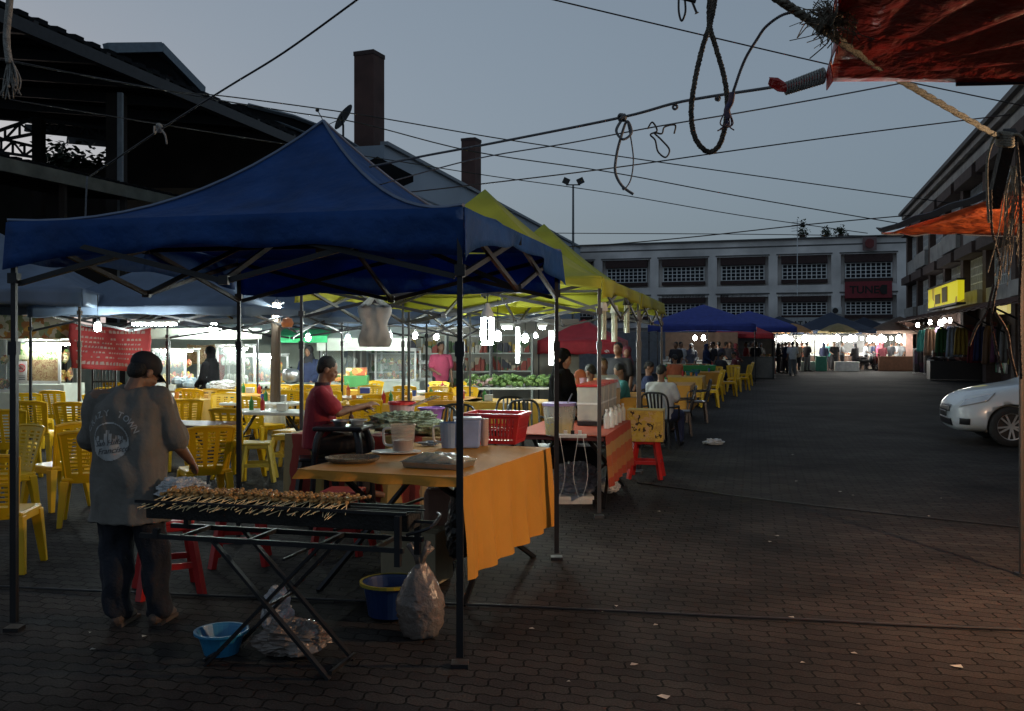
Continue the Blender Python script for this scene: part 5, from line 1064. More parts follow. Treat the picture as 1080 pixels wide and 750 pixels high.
        bmesh.ops.delete(bm, geom=dl, context='FACES'); bm.to_mesh(sc2.data); bm.free()
    elif hairkind == 'long': mb.ball(HC((0,-.025,.04)),(.086,.10,.09),16,10,rot=M); mb.ball(HC((0,-.07,-.08)),(.085,.05,.14),14,8,rot=M); remesh(mb,'hair',hm,t,.012,2,.004,25)
    if extra: extra(t, g_, M)
    return t, shirt
tee = mat('grey_tee',(.145,.135,.12),.9,var=.15,scale=5,bump=.6,bscale=11); jean = mat('dark_jeans',(.012,.014,.022),.9,var=.3,scale=8,bump=.3,bscale=60)
# --- man in the cap, seen from behind
J1 = dict(head=(.06,.06,1.51),neck=(.02,.01,1.41),chest=(0,0,1.24),pelvis=(0,-.0,.92),hl=(-.10,0,.86),hr=(.10,0,.86),sl=(-.205,0,1.36),sr=(.205,.01,1.36),el=(-.27,.05,1.07),er=(.275,.06,1.07),wl=(-.20,.30,.98),wr=(.24,.30,.95),
 kl=(-.10,.02,.47),kr=(.13,.02,.47),al=(-.055,-.02,.09),ar=(.155,.03,.09),tl=(-.06,.13,.035),tr=(.17,.18,.035))
top1 = dict(rings=[(0,0,.625,.24,.165),(0,0,.66,.235,.16),(0,0,.85,.222,.155),(0,.0,1.05,.222,.155),(0,0,1.2,.222,.155),(0,.0,1.31,.20,.14),(.01,0,1.38,.14,.11),(.02,.0,1.425,.08,.08)],sl=.86,sr=(.062,.084))
man, shirt = person('man in a dark cap and grey printed t-shirt, back turned, at the satay grill',GX(137,5.68),R(-6),J1,top1,dict(r=(.115,.09,.078),len=.99),'cap',mat('black_cap',(.014,.015,.02),.8),.0065,tee,jean,fold=.027,hscale=.96,hy=R(-27),hp=R(-32),shoes=mat('dirty_shoe',(.07,.05,.04),.8))
prn = mat('shirt_print',(.40,.40,.39),.85,var=.25,scale=20)
bm = bmesh.new(); bm.from_mesh(shirt.data); bvh = BVHTree.FromBMesh(bm)
def onback(x, z, off=.0035):
    h = bvh.ray_cast(Vector((x,-1,z)),Vector((0,1,0))); 
    return (h[0]+Vector((0,-off,0))) if h[0] else Vector((x,-.16,z))
cx0, cz0, r0 = -.045, 1.115, .112
def decal(name, me_list, m=prn, off=.0035):
    vs, fs = [], []
    for me, fnn in me_list:
        o = len(vs); vs += [onback(*fnn(v.co), off) for v in me.vertices]; fs += [tuple(i+o for i in p.vertices) for p in me.polygons]
    me2 = bpy.data.meshes.new(name); me2.from_pydata(vs,[],fs); me2.materials.append(m); o = bpy.data.objects.new(name, me2); C.objects.link(o); o.parent = shirt; return o
lst = []
word = 'CRAZY TOWN'; n_ = len(word); RA = .150
for i,ch in enumerate(word):
    if ch == ' ': continue
    me = text_mesh(ch,.050,0,0,.0008); th = R(66)-R(132)*i/(n_-1)
    lst.append((me, lambda c, th=th: (cx0-math.sin(th)*(RA+c.y)+math.cos(th)*c.x, cz0+math.cos(th)*(RA+c.y)+math.sin(th)*c.x)))
decal('print_lettering', lst)
# disc with skyline cut-out
dm = bpy.data.meshes.new('d'); vs=[]; fs=[]; N_=44
for i in range(N_):
    for j in range(N_):
        x = (i+.5)/N_*2-1; z = (j+.5)/N_*2-1; r_ = math.hypot(x,z)
        if r_ > 1: continue
        sky_ = [.05,.18,.3,.12,.45,.62,.45,.15,.35,.28,.1,.0][min(11,int((x+1)/2*12))]
        rim_ = r_ > .93
        if rim_ or (z < sky_-.02 and not (int((x+1)*22)%5==0 and z>-.05)): 
            k = len(vs); e = 1/N_*1.0; vs += [(x-e,z-e,0),(x+e,z-e,0),(x+e,z+e,0),(x-e,z+e,0)]; fs.append((k,k+1,k+2,k+3))
dm.from_pydata(vs,[],fs); decal('print_emblem', [(dm, lambda c: (cx0+c.x*r0, cz0+c.y*r0))])
drk = mat('print_dark',(.10,.10,.105),.9)
lst = []
for s_, sz, dx, dz_ in (('San Hills',.044,-.01,-.022),('Francisco',.048,.02,-.066)):
    me = text_mesh(s_,sz,0,.35,.0006); lst.append((me, lambda c, dx=dx, dz_=dz_: (cx0+dx+c.x, cz0+dz_+c.y+.12*c.x)))
decal('print_script', lst, drk, .006)
bm.free()
# --- seated man in red
J2 = dict(head=(0.0,.07,.74),neck=(0,.02,.59),chest=(0,0,.40),pelvis=(0,-.02,.06),hl=(-.1,0,.05),hr=(.1,0,.05),sl=(-.19,0,.52),sr=(.19,0,.52),el=(-.25,.14,.34),er=(.25,.16,.34),wl=(-.10,.38,.36),wr=(.12,.42,.40),
 kl=(-.16,.42,.05),kr=(.16,.42,.05),al=(-.16,.42,-.40),ar=(.16,.42,-.40),tl=(-.16,.58,-.45),tr=(.16,.58,-.45))
top2 = dict(rings=[(0,-.02,.0,.20,.155),(0,-.01,.15,.205,.16),(0,0,.32,.205,.15),(0,0,.46,.20,.13),(0,.01,.55,.14,.10),(0,.02,.59,.07,.07)],sl=.72,sr=(.07,.085))
redtee = mat('red_polo',(.30,.022,.035),.85,bump=.15,bscale=30)
def collar(t,g_,M): MB().lathe([(.062,.0),(.075,.0),(.07,.045),(.058,.04)],(0,.02,.575),16,cap=False).build('collar',mat('dark_collar',(.03,.012,.02),.8),t)
rz2 = R(-78)
person('man in a red polo shirt sitting and working at the striped table, facing right',Vector((-1.83,9.05,.69)),rz2,J2,top2,dict(r=(.11,.09,.08)),'short',None,.008,redtee,mat('brown_trousers',(.04,.03,.025),.9),fold=.008,hp=R(-22),extra=collar,shoes=None)
sst = make_stool('black stacked stool under the man in the red polo shirt', blkp, None, .60, .34); put(sst, Vector((-1.86,9.05,0)), R(12))
# small boot-support: his feet rest on the lower rung, hidden behind the cloth
# --- woman in black headscarf standing by the drinks table
JS = dict(head=(0,.02,1.49),neck=(0,0,1.33),chest=(0,0,1.14),pelvis=(0,0,.88),hl=(-.09,0,.82),hr=(.09,0,.82),sl=(-.175,0,1.26),sr=(.175,0,1.26),el=(-.22,.03,1.0),er=(.22,.05,1.0),wl=(-.18,.2,.85),wr=(.16,.24,.9),
 kl=(-.09,.02,.45),kr=(.09,.02,.45),al=(-.09,-.02,.09),ar=(.09,-.02,.09),tl=(-.09,.13,.035),tr=(.09,.13,.035))
topS = dict(rings=[(0,0,.62,.23,.18),(0,0,.8,.215,.17),(0,0,1.0,.195,.145),(0,.01,1.15,.195,.15),(0,0,1.27,.16,.11),(0,0,1.33,.07,.07)],sl=1.8,sr=(.07,.07))
bcl = mat('black_cloth',(.006,.006,.007),.95,bump=.2,bscale=20,spec=.05)
person('woman in black clothes and a black headscarf standing behind the drinks table',Vector((.60,11.35,0)),R(-120),JS,topS,dict(r=(.13,.12,.12)),'scarf',bcl,.011,bcl,bcl,hp=R(-15),shoes=blkp,fold=.008)
# ---- prototypes for the small distant people, copied with their own clothes
JM = dict(head=(0,.02,1.56),neck=(0,0,1.41),chest=(0,0,1.2),pelvis=(0,0,.92),hl=(-.09,0,.86),hr=(.09,0,.86),sl=(-.19,0,1.34),sr=(.19,0,1.34),el=(-.24,-.02,1.06),er=(.24,.04,1.07),wl=(-.24,.08,.83),wr=(.16,.26,1.0),
 kl=(-.10,.02,.47),kr=(.11,.04,.47),al=(-.10,-.03,.09),ar=(.12,.06,.09),tl=(-.1,.12,.035),tr=(.13,.2,.035))
topM = dict(rings=[(0,0,.80,.19,.14),(0,0,1.0,.19,.145),(0,0,1.2,.20,.14),(0,0,1.33,.17,.11),(0,0,1.40,.07,.07)],sl=.7,sr=(.072,.08))
cl = {k:mat('cloth_'+k,c,.85,bump=.1) for k,c in dict(pink=(.42,.06,.12),white=(.50,.52,.55),dark=(.02,.02,.025),navy=(.02,.03,.08),orange=(.45,.12,.05),maroon=(.12,.02,.03),grey=(.15,.16,.17),beige=(.35,.28,.2),teal=(.03,.16,.16),red=(.35,.03,.03)).items()}
bgp = []
pM,_ = person('woman in a pink shirt standing at the stalls under the three bulbs',GX(465,21.5),R(200),JM,topM,dict(),'short',None,.018,cl['pink'],cl['dark'],shoes=blkp,fold=.004)
pS,_ = person('woman in black headscarf before the food stalls, a white bag beside her',GX(222,17.9),R(75),JS,topS,dict(r=(.12,.11,.1)),'scarf',bcl,.018,bcl,bcl,shoes=blkp,fold=.004)
JT = dict(J2); JT.update(head=(0,.03,.74),el=(-.22,.12,.28),er=(.22,.12,.28),al=(-.16,.42,-.38),ar=(.16,.42,-.38),tl=(-.16,.56,-.42),tr=(.16,.56,-.42))
pT,_ = person('seated man in a loose white shirt bending over a lane side table',GX(697,15.2)+Vector((0,0,.46)),R(-30),JT,top2,dict(),'short',None,.016,cl['white'],cl['navy'],hp=R(-30),shoes=blkp,fold=.004)
sw = lambda t_,b_,h_=None: {k:v for k,v in dict(shirt=cl[t_],trousers=cl[b_],headscarf=cl[h_] if h_ else None).items() if v}
dup(dk0, GX(697,15.2), R(-30), 'black plastic chair carrying the bending man in the white shirt')
def far(proto, px, D, rzd, label, s, grp=None, z=0): o = dup(proto, GX(px,D)+Vector((0,0,z)), R(rzd), label, grp, swap=s); return o
far(pS,326,20.2,160,'woman in a dark headscarf at the green topped stall, blue cloth on her hands',sw('navy','dark','dark'))
far(pS,612,14.6,30,'woman with an orange headscarf seated height behind the drinks containers, left of the group',sw('orange','dark','orange'),None,-.35)
far(pM,636,15.4,190,'person in white with dark hair in the group behind the drinks containers',sw('white','dark'),None,-.25)
far(pM,652,16.8,150,'man in dark clothes standing in the group right of the first yellow gazebo pole',sw('dark','dark'))
far(pS,661,18.5,170,'woman in a dusty pink headscarf and dark top standing behind the group',sw('dark','dark','maroon'))
far(pT,624,15.3,40,'seated person in maroon among the group behind the drinks containers',sw('maroon','dark'),None,.46)
far(pT,683,18.0,-100,'seated person in navy with a pale cap next to the man in the white shirt',sw('navy','dark'),None,.46)
far(pT,655,16.0,100,'seated person in teal low in the group behind the drinks containers',sw('teal','navy'),None,.46)
far(pT,712,27.0,20,'seated person in orange at the far end of the yellow chair tables',sw('orange','dark'),None,.46)
far(pT,760,33.0,-60,'seated person in dark clothes at the far tables beside the yellow chairs',sw('dark','navy'),None,.46)
far(pT,775,35.0,80,'seated person in maroon at the farthest lane table',sw('maroon','dark'),None,.46)
spec = [(718,38,'M','white','dark'),(729,40,'S','grey','dark'),(752,39,'M','dark','grey'),(766,42,'M','red','dark'),(776,41,'S','maroon','dark'),(787,45,'M','red','navy'),(793,47,'M','beige','dark'),(802,50,'S','white','dark'),(812,52,'M','dark','beige'),(821,51,'S','dark','dark'),(829,50,'M','navy','dark'),(836,47,'M','white','grey'),(846,55,'M','orange','dark'),(873,56,'M','teal','dark'),(918,58,'M','grey','dark'),(926,57,'S','pink','dark'),(945,58,'M','white','navy'),(909,60,'S','beige','dark'),(859,60,'M','grey','navy'),(893,60,'S','red','dark'),(935,61,'M','dark','dark')]
for i,(px,D,k,a,b_) in enumerate(spec):
    far(pM if k=='M' else pS, px, D, random.uniform(0,360), f"{'man' if k=='M' else 'woman in a headscarf'} in {a}, {(ORD+['twenty first'])[i]} from left among the far stalls", sw(a,b_,a), 'people among the far stalls')

for i,(px,D,k,a,b_) in enumerate(((797,44,'M','dark','dark'),(808,53,'S','maroon','dark'),(816,53.5,'M','dark','navy'),(825,54,'S','dark','dark'),(832,54.5,'M','maroon','dark'),(841,53,'M','beige','dark'),(851,54,'M','dark','grey'),(869,55,'S','navy','dark'),(880,54.5,'M','dark','dark'),(888,55,'M','grey','dark'),(902,55,'S','dark','dark'),(913,55.5,'M','white','dark'),(921,56,'M','navy','dark'),(931,56,'S','maroon','dark'),(940,56,'M','dark','beige'),(951,56,'M','grey','dark'),(713,35.5,'M','dark','dark'),(745,39,'S','navy','dark'),(758,40,'M','grey','dark'),(770,41,'M','dark','dark'))):
    far(pM if k=='M' else pS, px, D, random.uniform(0,360), f"{'customer' if k=='M' else 'headscarfed customer'} in {a}, {(ORD+['last'])[i]} in the nearer line of far market customers", sw(a,b_,a), 'customers before the far stalls')
# ================= lamps
def bulb(label, c, r=.06, up=.35, group='bare bulbs over the food court', m=None):
    t = thing('hanging_bulb',label,'lamp',c,0,group); MB().lathe([(.001,-r*1.3),(r*.8,-r),(r,0),(r*.8,r*.9),(r*.35,r*1.4)],(0,0,0),10).build('bulb_glass',m or bulbm,t,smooth=True)
    MB().lathe([(r*.4,r*1.4),(r*.45,r*2.3),(.001,r*2.4)],(0,0,0),8).build('socket',blkp,t); MB().tube([(0,0,r*2.3),(0,0,r*2.3+up)],.005,4).build('cord',wirem,t); return t
def tube(label, c, L, rz=0, vert=False, r=.018, group='glowing tubes of the food court', m=None):
    t = thing('fluorescent_tube',label,'lamp',c,rz,group); a,b_ = ((0,0,-L/2),(0,0,L/2)) if vert else ((-L/2,0,0),(L/2,0,0))
    MB().tube([a,b_],r,8).build('glass_tube',m or tubem,t,smooth=True)
    if vert: MB().box((0,.035,0),(.045,.03,L+.06)).build('fitting',white,t)
    else: MB().box((0,0,.045),(L+.06,.05,.035)).build('fitting',white,t)
    return t
def energy_lamp(label, c):     # big folded-tube lamp
    t = thing('spiral_lamp',label,'lamp',c,0); mb = MB()
    for k in range(6):
        a = k*math.pi/3; x,y = math.cos(a)*.055, math.sin(a)*.055; mb.tube([(x*.9,y*.9,.13),(x,y,.05),(x*1.05,y*1.05,-.05),(x*.7,y*.7,-.135)],.013,6)
    mb.tube([(math.cos(i*.52)*.05,math.sin(i*.52)*.05,-.125) for i in range(13)],.012,6)
    mb.build('folded_tubes', mat('lit_spiral',(.9,1,.94),emit=SPI,var=0), t, smooth=True); MB().lathe([(.065,.13),(.06,.17),(.03,.23),(.02,.27),(.001,.275)],(0,0,0),14).build('socket',white,t)
    MB().tube([(0,0,.27),(.01,0,.55),(.0,0,.7)],.006,5).build('cord',wirem,t); return t
energy_lamp('large glaring energy saving lamp hanging under the yellow gazebo, the brightest light in the photo',P(514,349,9.3))
bulb('small round bulb just right of the large glaring energy saving lamp',P(525,355,11.5),.045)
bulb('glaring bulb on the post in the middle of the food court, with streaks of light',P(292,327,14.6),.07,.2)
bulb('bulb in front of the red banner',P(103,345,13.6),.05)
bulb('round bulb above the woman with the white bag',P(225,346,17.0),.075)
bulb('small bulb under the pale canopy, left of the hanging white bag',P(367,357,18.0),.05)
bulb('oval bulb under the green canopy, above the red shirted man to the left',P(325,356,18.0),.05)
bulb('leftmost of the three bulbs along the eave right of the hanging white bag',P(411,354,18.2),.05)
bulb('middle one of the three bulbs along the eave right of the hanging white bag',P(438,354,18.6),.05)
bulb('rightmost of the three bulbs along the eave right of the hanging white bag',P(460,355,19),.05)
bulb('bulb right of the vertical tube under the yellow gazebo',P(554,357,16),.055)
bulb('small bulb on the inner pole under the yellow gazebo',P(565,354,17),.035)
tube('long tube lamp near the red banner, the topmost one',P(163,342,13.4),.62,0)
tube('tube lamp over the glass food case with pictures of vegetables',P(51,363,16.6),.75,0,r=.022)
tube('tube lamp over the stall of yellow bags right of the red banner',P(186,370,18.0),.60,0,r=.022)
tube('tube lamp over the glass case left of the rear gazebo leg',P(249,368,19.0),.45,0)
tube('tube lamp over the glass case right of the rear gazebo leg',P(284,377,19.5),.45,0)
tube('vertical glowing tube in the middle under the yellow gazebo',P(546,364,10.4),.34,0,True,.011)
tube('vertical glowing tube beside the silver gazebo leg',P(581.5,367,8.6),.26,0,True,.010)
tube('short tube lamp high under the yellow gazebo, left one',P(535,346,13),.13,0)
tube('short tube lamp high under the yellow gazebo, right one',P(572,346,13),.08,0)
tube('pale roof strip light high above the grey gazebo eave',P(456,329,24),.35,0,r=.03)
# post in the middle of the food court
t = thing('lamp_post','brown wooden post in the food court carrying the glaring bulb',  'post', GX(290,14.7)); MB().tube([(0,0,0),(.02,0,2.3)],[.085,.07],10).build('post_shaft',mat('wood_brown',(0,0,0)),t); MB().lathe([(.20,.0),(.21,.02),(.14,.74),(.12,.76),(.001,.76)],(0,0,0),16).build('pot',white,t)
MB().tube([(0,0,2.25),(.15,0,2.3)],.015,5).build('arm',dsteel,t)
o = MB().lathe([(.07,-.06),(.10,0),(.07,.07),(.001,.09)],(0,0,0),12).build('orange_lantern',mat('orange_lantern_shell',(.55,.18,.07),.5)); o.location = P(303,341,14.4); tag(o,'small orange shade hanging right of the glaring bulb','lantern')
# ================= food stalls along the left
foodA = patches('mixed_food',[(.45,.30,.08),(.35,.08,.03),(.55,.50,.30),(.10,.18,.04),(.60,.42,.10),(.20,.10,.05),(.55,.20,.06)],14)
foodB = patches('printed_dishes',[(.40,.42,.36),(.45,.24,.05),(.15,.18,.08),(.30,.13,.05),(.5,.48,.4),(.22,.26,.15)],11)
beigeP = patches('printed_snacks',[(.35,.24,.12),(.42,.30,.16),(.25,.12,.07),(.45,.35,.18),(.30,.2,.1)],34)
greenP = patches('printed_greens',[(.20,.38,.10),(.60,.60,.38),(.50,.52,.30),(.08,.25,.05),(.62,.60,.42)],26)
redban = stripes('red_banner_print',[(.42,.05,.05),(.46,.06,.05),(.33,.16,.14),(.45,.05,.05),(.40,.05,.04)],5.5,2,.7,warp=.5)
glass = mat('case_glass',(.8,.9,.88),.05,var=.02,alpha=.12)
panel = mat('stall_white',(.52,.56,.50),.6,var=.1)
def case(label, px, D, w_, z0, z1, contents, lowz=0, n=9, counter=True, dd=.7):   # white kiosk: counter, framed glass case, goods
    c = GX(px,D); t = thing('food_stall',label,'food stall',c,AX*.3,'food stalls on the left')
    if counter: MB().box((0,0,z0/2),(w_+.2,dd,z0)).build('counter',panel,t,bevel=.01)
    mb = MB()
    for sx in (-1,1):
        for sy in (-1,1): mb.box((sx*w_/2,sy*dd*.45,(z0+z1)/2),(.04,.04,z1-z0))
    mb.box((0,-dd*.45,z1),(w_,.04,.05)); mb.box((0,-dd*.45,z0+.03),(w_,.04,.05)); mb.box((0,dd*.45,z1),(w_,.04,.05)); mb.build('case_frame',white,t)
    MB().box((0,-dd*.43,(z0+z1)/2),(w_-.05,.008,z1-z0-.05)).build('pane',glass,t)
    MB().box((0,0,z1+.03),(w_+.06,dd,.03)).build('case_roof',white,t)
    mb = MB(); rnd = random.Random(int(px))
    for r_ in range(2):
        z = z0+.1+r_*(z1-z0)*.45
        for k in range(n): mb.ball((-w_/2+w_*(k+.6)/n+rnd.uniform(-.02,.02),rnd.uniform(-.15,.1),z+rnd.uniform(0,.06)),(w_/n*.5,.09,rnd.uniform(.05,.13)),8,5)
    mb.build('goods',contents,t,noise_amp=.02,noise_scale=20); return t
s = case('white food kiosk with a no smoking sign below the food picture banner',51,17.0,.78,.95,1.72,foodA)
MB().box((.10,-.325,1.18),(.58,.01,.40)).build('snack_poster',beigeP,s); MB().box((.02,-.325,1.52),(.72,.01,.28)).build('greens_poster',greenP,s)
MB().box((-.29,-.33,1.17),(.18,.012,.36)).build('notice',white,s)
mb = MB(); mb.tube([(math.cos(a)*.065-.29,-.345,1.23+math.sin(a)*.065) for a in [i*.35 for i in range(19)]],.008,4); mb.bar((-.335,-.345,1.275),(-.245,-.345,1.185),.012,.008); mb.build('ban_ring',mat('ban_red',(.4,.02,.02),.6),s)
mb = MB(); mb.box((-.30,-.342,1.225),(.07,.004,.012)); 
for k in range(3): mb.box((-.29,-.342,1.09-.03*k),(.12,.004,.012))
mb.build('notice_text',blk,s)
case('white kiosk at the left edge of the photo beside the framed glass case',10,17.0,.55,.8,1.75,foodA)
case('small stall piled with yellow and red snack bags right of the red banner',186,18.4,.62,.85,1.52,patches('snack_bags',[(.6,.42,.05),(.45,.08,.04),(.65,.55,.25),(.3,.28,.08),(.55,.3,.25)],16),n=12)
case('white kiosk with a glass case just left of the rear gazebo leg',249,19.4,.55,.8,1.6,mat('pale_goods',(.4,.42,.38),.7))
case('white kiosk with a glass case between the post and the rear gazebo leg',280,20.0,.75,.8,1.40,foodA)
case('bright white kiosk with a tall lit glass front under the green canopy',360,21.5,.75,.75,1.65,mat('pale_goods',(0,0,0)))
case('stall with hanging packets behind the first of the three bulbs',420,21.5,.9,.8,1.5,foodA)
case('stall with plates and boxes behind the middle of the three bulbs',447,22.3,.8,.8,1.2,patches('mixed_boxes',[(.5,.45,.35),(.4,.1,.1),(.55,.55,.5),(.3,.2,.1)],10))
# banner of dishes, red banner
def hung(name,label,cat,px0,px1,y0,y1,D,m,ripple=.03,seed=0,tilt=0,th=.006):
    a = P(px0,y1,D); w_ = (px1-px0)/FX*D; h_ = (y1-y0)/FX*D
    o = MB().grid(lambda u,v: Vector((u*w_, ripple*math.sin(u*9+v*2+seed)+ripple*noise.noise(Vector((u*5,v*5,seed))), v*h_+tilt*u-.06*h_*math.sin(math.pi*u)*v)),24,12).build(name,m,None,solid=th,smooth=True,loc=a)
    return tag(o,label,cat)
hung('food_banner','long banner printed with pictures of dishes along the top of the stall at the left','banner',-30,79,331,357,16.4,foodB)
rb_ = hung('red_banner','wrinkled red cloth banner with rows of pale lettering behind the man in the cap','banner',75,158,340,388,15.8,mat('red_banner',(.42,.045,.05),.75,var=.2,scale=2),.07,3,-.08)
rnd = random.Random(3); wtx = mat('pale_lettering',(.42,.30,.28),.8)
mb = MB(); W_, H_ = 83/FX*15.8, 48/FX*15.8
def bn(u,v): return Vector((u*W_, .07*math.sin(u*9+v*2+3)+.07*noise.noise(Vector((u*5,v*5,3)))-.016, v*H_-.08*u-.06*H_*math.sin(math.pi*u)*v))
for r_,(v,hh) in enumerate(((.86,.07),(.70,.05),(.60,.04),(.49,.05),(.38,.04),(.27,.04),(.11,.08))):
    u = .08+.06*(r_%2)
    while u < .9:
        wl = rnd.uniform(.015,.04)*(1.4 if r_ in (0,6) else 1); 
        if rnd.random() > .15: mb.add([bn(u,v),bn(u+wl,v),bn(u+wl*.9,v+hh),bn(u+.1*wl,v+hh*rnd.uniform(.6,1))],[(0,1,2,3)])
        u += wl+.011
mb.build('lettering',wtx,rb_)
hung('dark_blue_sheet','dark blue sheet hung behind the stall with the green canopy','sheet',298,338,352,408,21.8,mat('dark_blue_sheet',(.012,.02,.07),.8))
hung('brown_picture_board','brown board of food pictures behind the woman with the white bag','board',197,228,363,384,20,beigeP)
hung('red_cloth','narrow red hanging cloth right of the woman with the white bag','cloth',228,237,372,405,19.8,mat('dull_red_cloth',(.3,.03,.04),.8))
# wall panels behind stalls
wl = mat('greenish_white_panel',(.30,.33,.28),.85,var=.2,scale=2)
o = MB().box((0,0,1.0),(9.6,.12,2.0)).build('stall_partition',wl); o.location = (-8.6,21.4,0); o.rotation_euler=(0,0,0); tag(o,'pale greenish partition running behind the food stalls','partition')
o = MB().box((0,0,1.15),(6.2,.12,2.3)).build('rear_partition',mat('dim_green_panel',(.30,.28,.23),.85,var=.3,scale=2)); o.location = (-1.3,25.5,0); tag(o,'dim greenish partition behind the vegetable stall under the yellow gazebos','partition')
# green canopy strip
gc_ = P(322,352,20.2); t = thing('green_canopy','small green fabric stall canopy lit from below near the middle bulbs','canopy',gc_); MB().grid(lambda u,v: Vector(((u-.5)*1.1,-.4+.9*v,-.05-.0+.16*v)),6,4).build('canopy_sheet',mat('bright_green_canvas',(.04,.42,.16),.7),t,solid=.01)
MB().grid(lambda u,v: Vector(((u-.5)*1.1,-.41,-.05-.14*v)),6,2).build('canopy_front',mat('bright_green_canvas',(0,0,0)),t,solid=.01)
for x in (-.52,.52): MB().tube([(x,-.38,-.06),(x,-.38,-gc_.z)],.015,5).build('pole',dsteel,t)
t = thing('white_canopy','pale fabric stall canopy to the right of the green one','canopy',P(385,357,20.4)); MB().grid(lambda u,v: Vector(((u-.5)*1.9,-.4+.9*v,-.0+.25*v-.25*(1-v)*0)),6,4).build('canopy_sheet',panel,t,solid=.01); MB().grid(lambda u,v: Vector(((u-.5)*1.9,-.41,-.26*v)),6,2).build('canopy_front',panel,t,solid=.01)
for x in (-.9,.9): MB().tube([(x,-.38,-.02),(x,-.38,-1.76)],.015,5).build('pole',dsteel,t)
t = thing('white_canopy','long pale roof sheet above the red banner and the stalls right of it','canopy',P(176,352,17.5)); MB().box((0,.6,.10),(3.6,1.6,.03),rot=Matrix.Rotation(R(8),3,'X')).build('roof_sheet',panel,t); MB().box((0,-.2,.0),(3.6,.03,.2)).build('fascia',panel,t)
for x in (-1.7,1.7): MB().tube([(x,-.1,0),(x,-.1,-1.84)],.02,5).build('pole',dsteel,t)
# goods on counters
rnd = random.Random(21)
def goods(label, name, c, L, h, m, n, rz=0, wd=.4, size=.09, group=None):
    mb = MB()
    for k in range(n):
        s_ = size*rnd.uniform(.6,1.3); mb.ball((rnd.uniform(-L/2,L/2),rnd.uniform(-wd/2,wd/2),s_*.6+rnd.uniform(0,h)),(s_,s_,s_*.8),7,5)
    o = mb.build(name,m,None,loc=c,noise_amp=.02,noise_scale=18); o.rotation_euler=(0,0,rz); return tag(o,label,'goods',group)
vg = mat('fresh_greens',(.035,.09,.02),.7,var=.5,scale=14,second=(.16,.24,.06)); 
t = table('vegetable_table','long table heaped with green vegetables under the yellow gazebo',GX(548,17.8),R(3),2.2,.8,.85,wtop,None)
goods('low heap of green leafy vegetables along the long table under the yellow gazebo','vegetable_heap',GX(545,17.8)+Vector((0,0,.85)),1.9,.16,vg,260,R(3),.6,.05)
goods('small pile of pink and red packets left of the vegetable heap','packets',GX(511,17.6)+Vector((0,0,.85)),.35,.08,mat('pink_packets',(.45,.2,.2),.6,second=(.55,.5,.45),scale=9,var=.4),16,0,.3,.06)
t = table('stall_table','narrow table under the blue cloth woman and the green box',GX(340,19.2),0,1.8,.6,.85,panel,None)
b_ = thing('green_crate','green crate of packed food on the stall table right of the middle','crate',GX(376,18.8)+Vector((0,0,.80))); MB().box((0,0,.11),(.42,.3,.22),taper=1.1).build('crate_body',mat('dull_green_plastic',(.05,.22,.08),.5),b_); MB().box((0,0,.30),(.38,.26,.15)).build('food_boxes',foodA,b_)
goods('row of dark red and white packets on the table left of the green crate','packets',GX(352,19.1)+Vector((0,0,.87)),.5,.1,foodA,24,0,.3,.06)
t = thing('steel_pot','round steel cooking pot on the stall counter by the dark blue sheet','pot',GX(307,19.0)+Vector((0,0,.86))); MB().lathe([(.10,0),(.17,.06),(.18,.2),(.14,.27),(.04,.3),(.001,.3)],(0,0,0),16).build('pot_body',steel,t,smooth=True); MB().lathe([(.02,.3),(.025,.33),(.001,.335)],(0,0,0),8).build('lid_knob',blkp,t)
t = table('stall_table','narrow white stall table under the steel pot',GX(300,19.1),0,1.3,.6,.85,panel,None)
crumple('white_bag','large white bag at the side of the woman in black headscarf','bag',GX(236,17.6)+Vector((0,0,.8)),(.28,.12,.2),bagw,71,rough=.2)
goods('grey and blue household goods on the low bench beside the woman in black','goods_heap',GX(205,17.9)+Vector((0,0,.78)),.7,.15,mat('blue_grey_goods',(.10,.16,.2),.6,second=(.35,.38,.4),scale=5,var=.3),26,0,.3,.1)
table('bench_table','low bench table carrying the grey and blue goods',GX(205,17.9),0,1.0,.5,.78,wood,None)
t = thing('dark_rack','black metal rack against the partition behind the man in the cap','rack',GX(110,16.5)); mb = MB()
for x in (-.2,.2): mb.bar((x,0,0),(x,0,1.28),.03)
for z in (.7,1.0,1.27): mb.bar((-.2,0,z),(.2,0,z),.03)
for k in range(6): mb.bar((-.16+.06*k,0,.7),(-.16+.06*k,0,1.2),.012)
mb.build('rack_frame',blk,t)
# small dishes on court tables
for i,(px,py,m_) in enumerate(((245,421,cl['teal']),(385,415,mat('blue_box',(.03,.05,.25),.5)),(180,412,wtop))):
    t = thing('table_item',['teal lidded tub on a food court table right of the man in the cap','small dark blue box on the table behind the red shirted man','white box on the far food court table behind the cap of the man'][i],'container',top_at(px,py,.78)); MB().box((0,0,.05),(.16,.12,.10),taper=1.05).build('tub_body',m_,t,bevel=.01); MB().box((0,0,.105),(.17,.13,.012)).build('lid',white if i<2 else cream,t)
# lane table items
for i,(px,py,z,m_,lb) in enumerate(((728,396,.77,cl['teal'],'turquoise bowl on the lane side table, left one'),(734,394,.77,cl['teal'],'turquoise bowl on the lane side table, right one'),(742,391,.77,mat('olive_bowl',(.25,.25,.03),.5),'olive green bowl beside the turquoise bowls'))):
    bowl('bowl',lb,'bowl',top_at(px,py,z),.13,.12,m_)
t = thing('green_tray','wide green tray stand at the head of the lane side tables','tray',GX(725,30)+Vector((0,0,.76))); MB().box((0,0,.1),(1.6,.7,.18),taper=1.05).build('tray_body',mat('signal_green',(.02,.22,.07),.5),t,bevel=.02); MB().box((0,0,.2),(1.3,.5,.05)).build('food_layer',foodA,t)
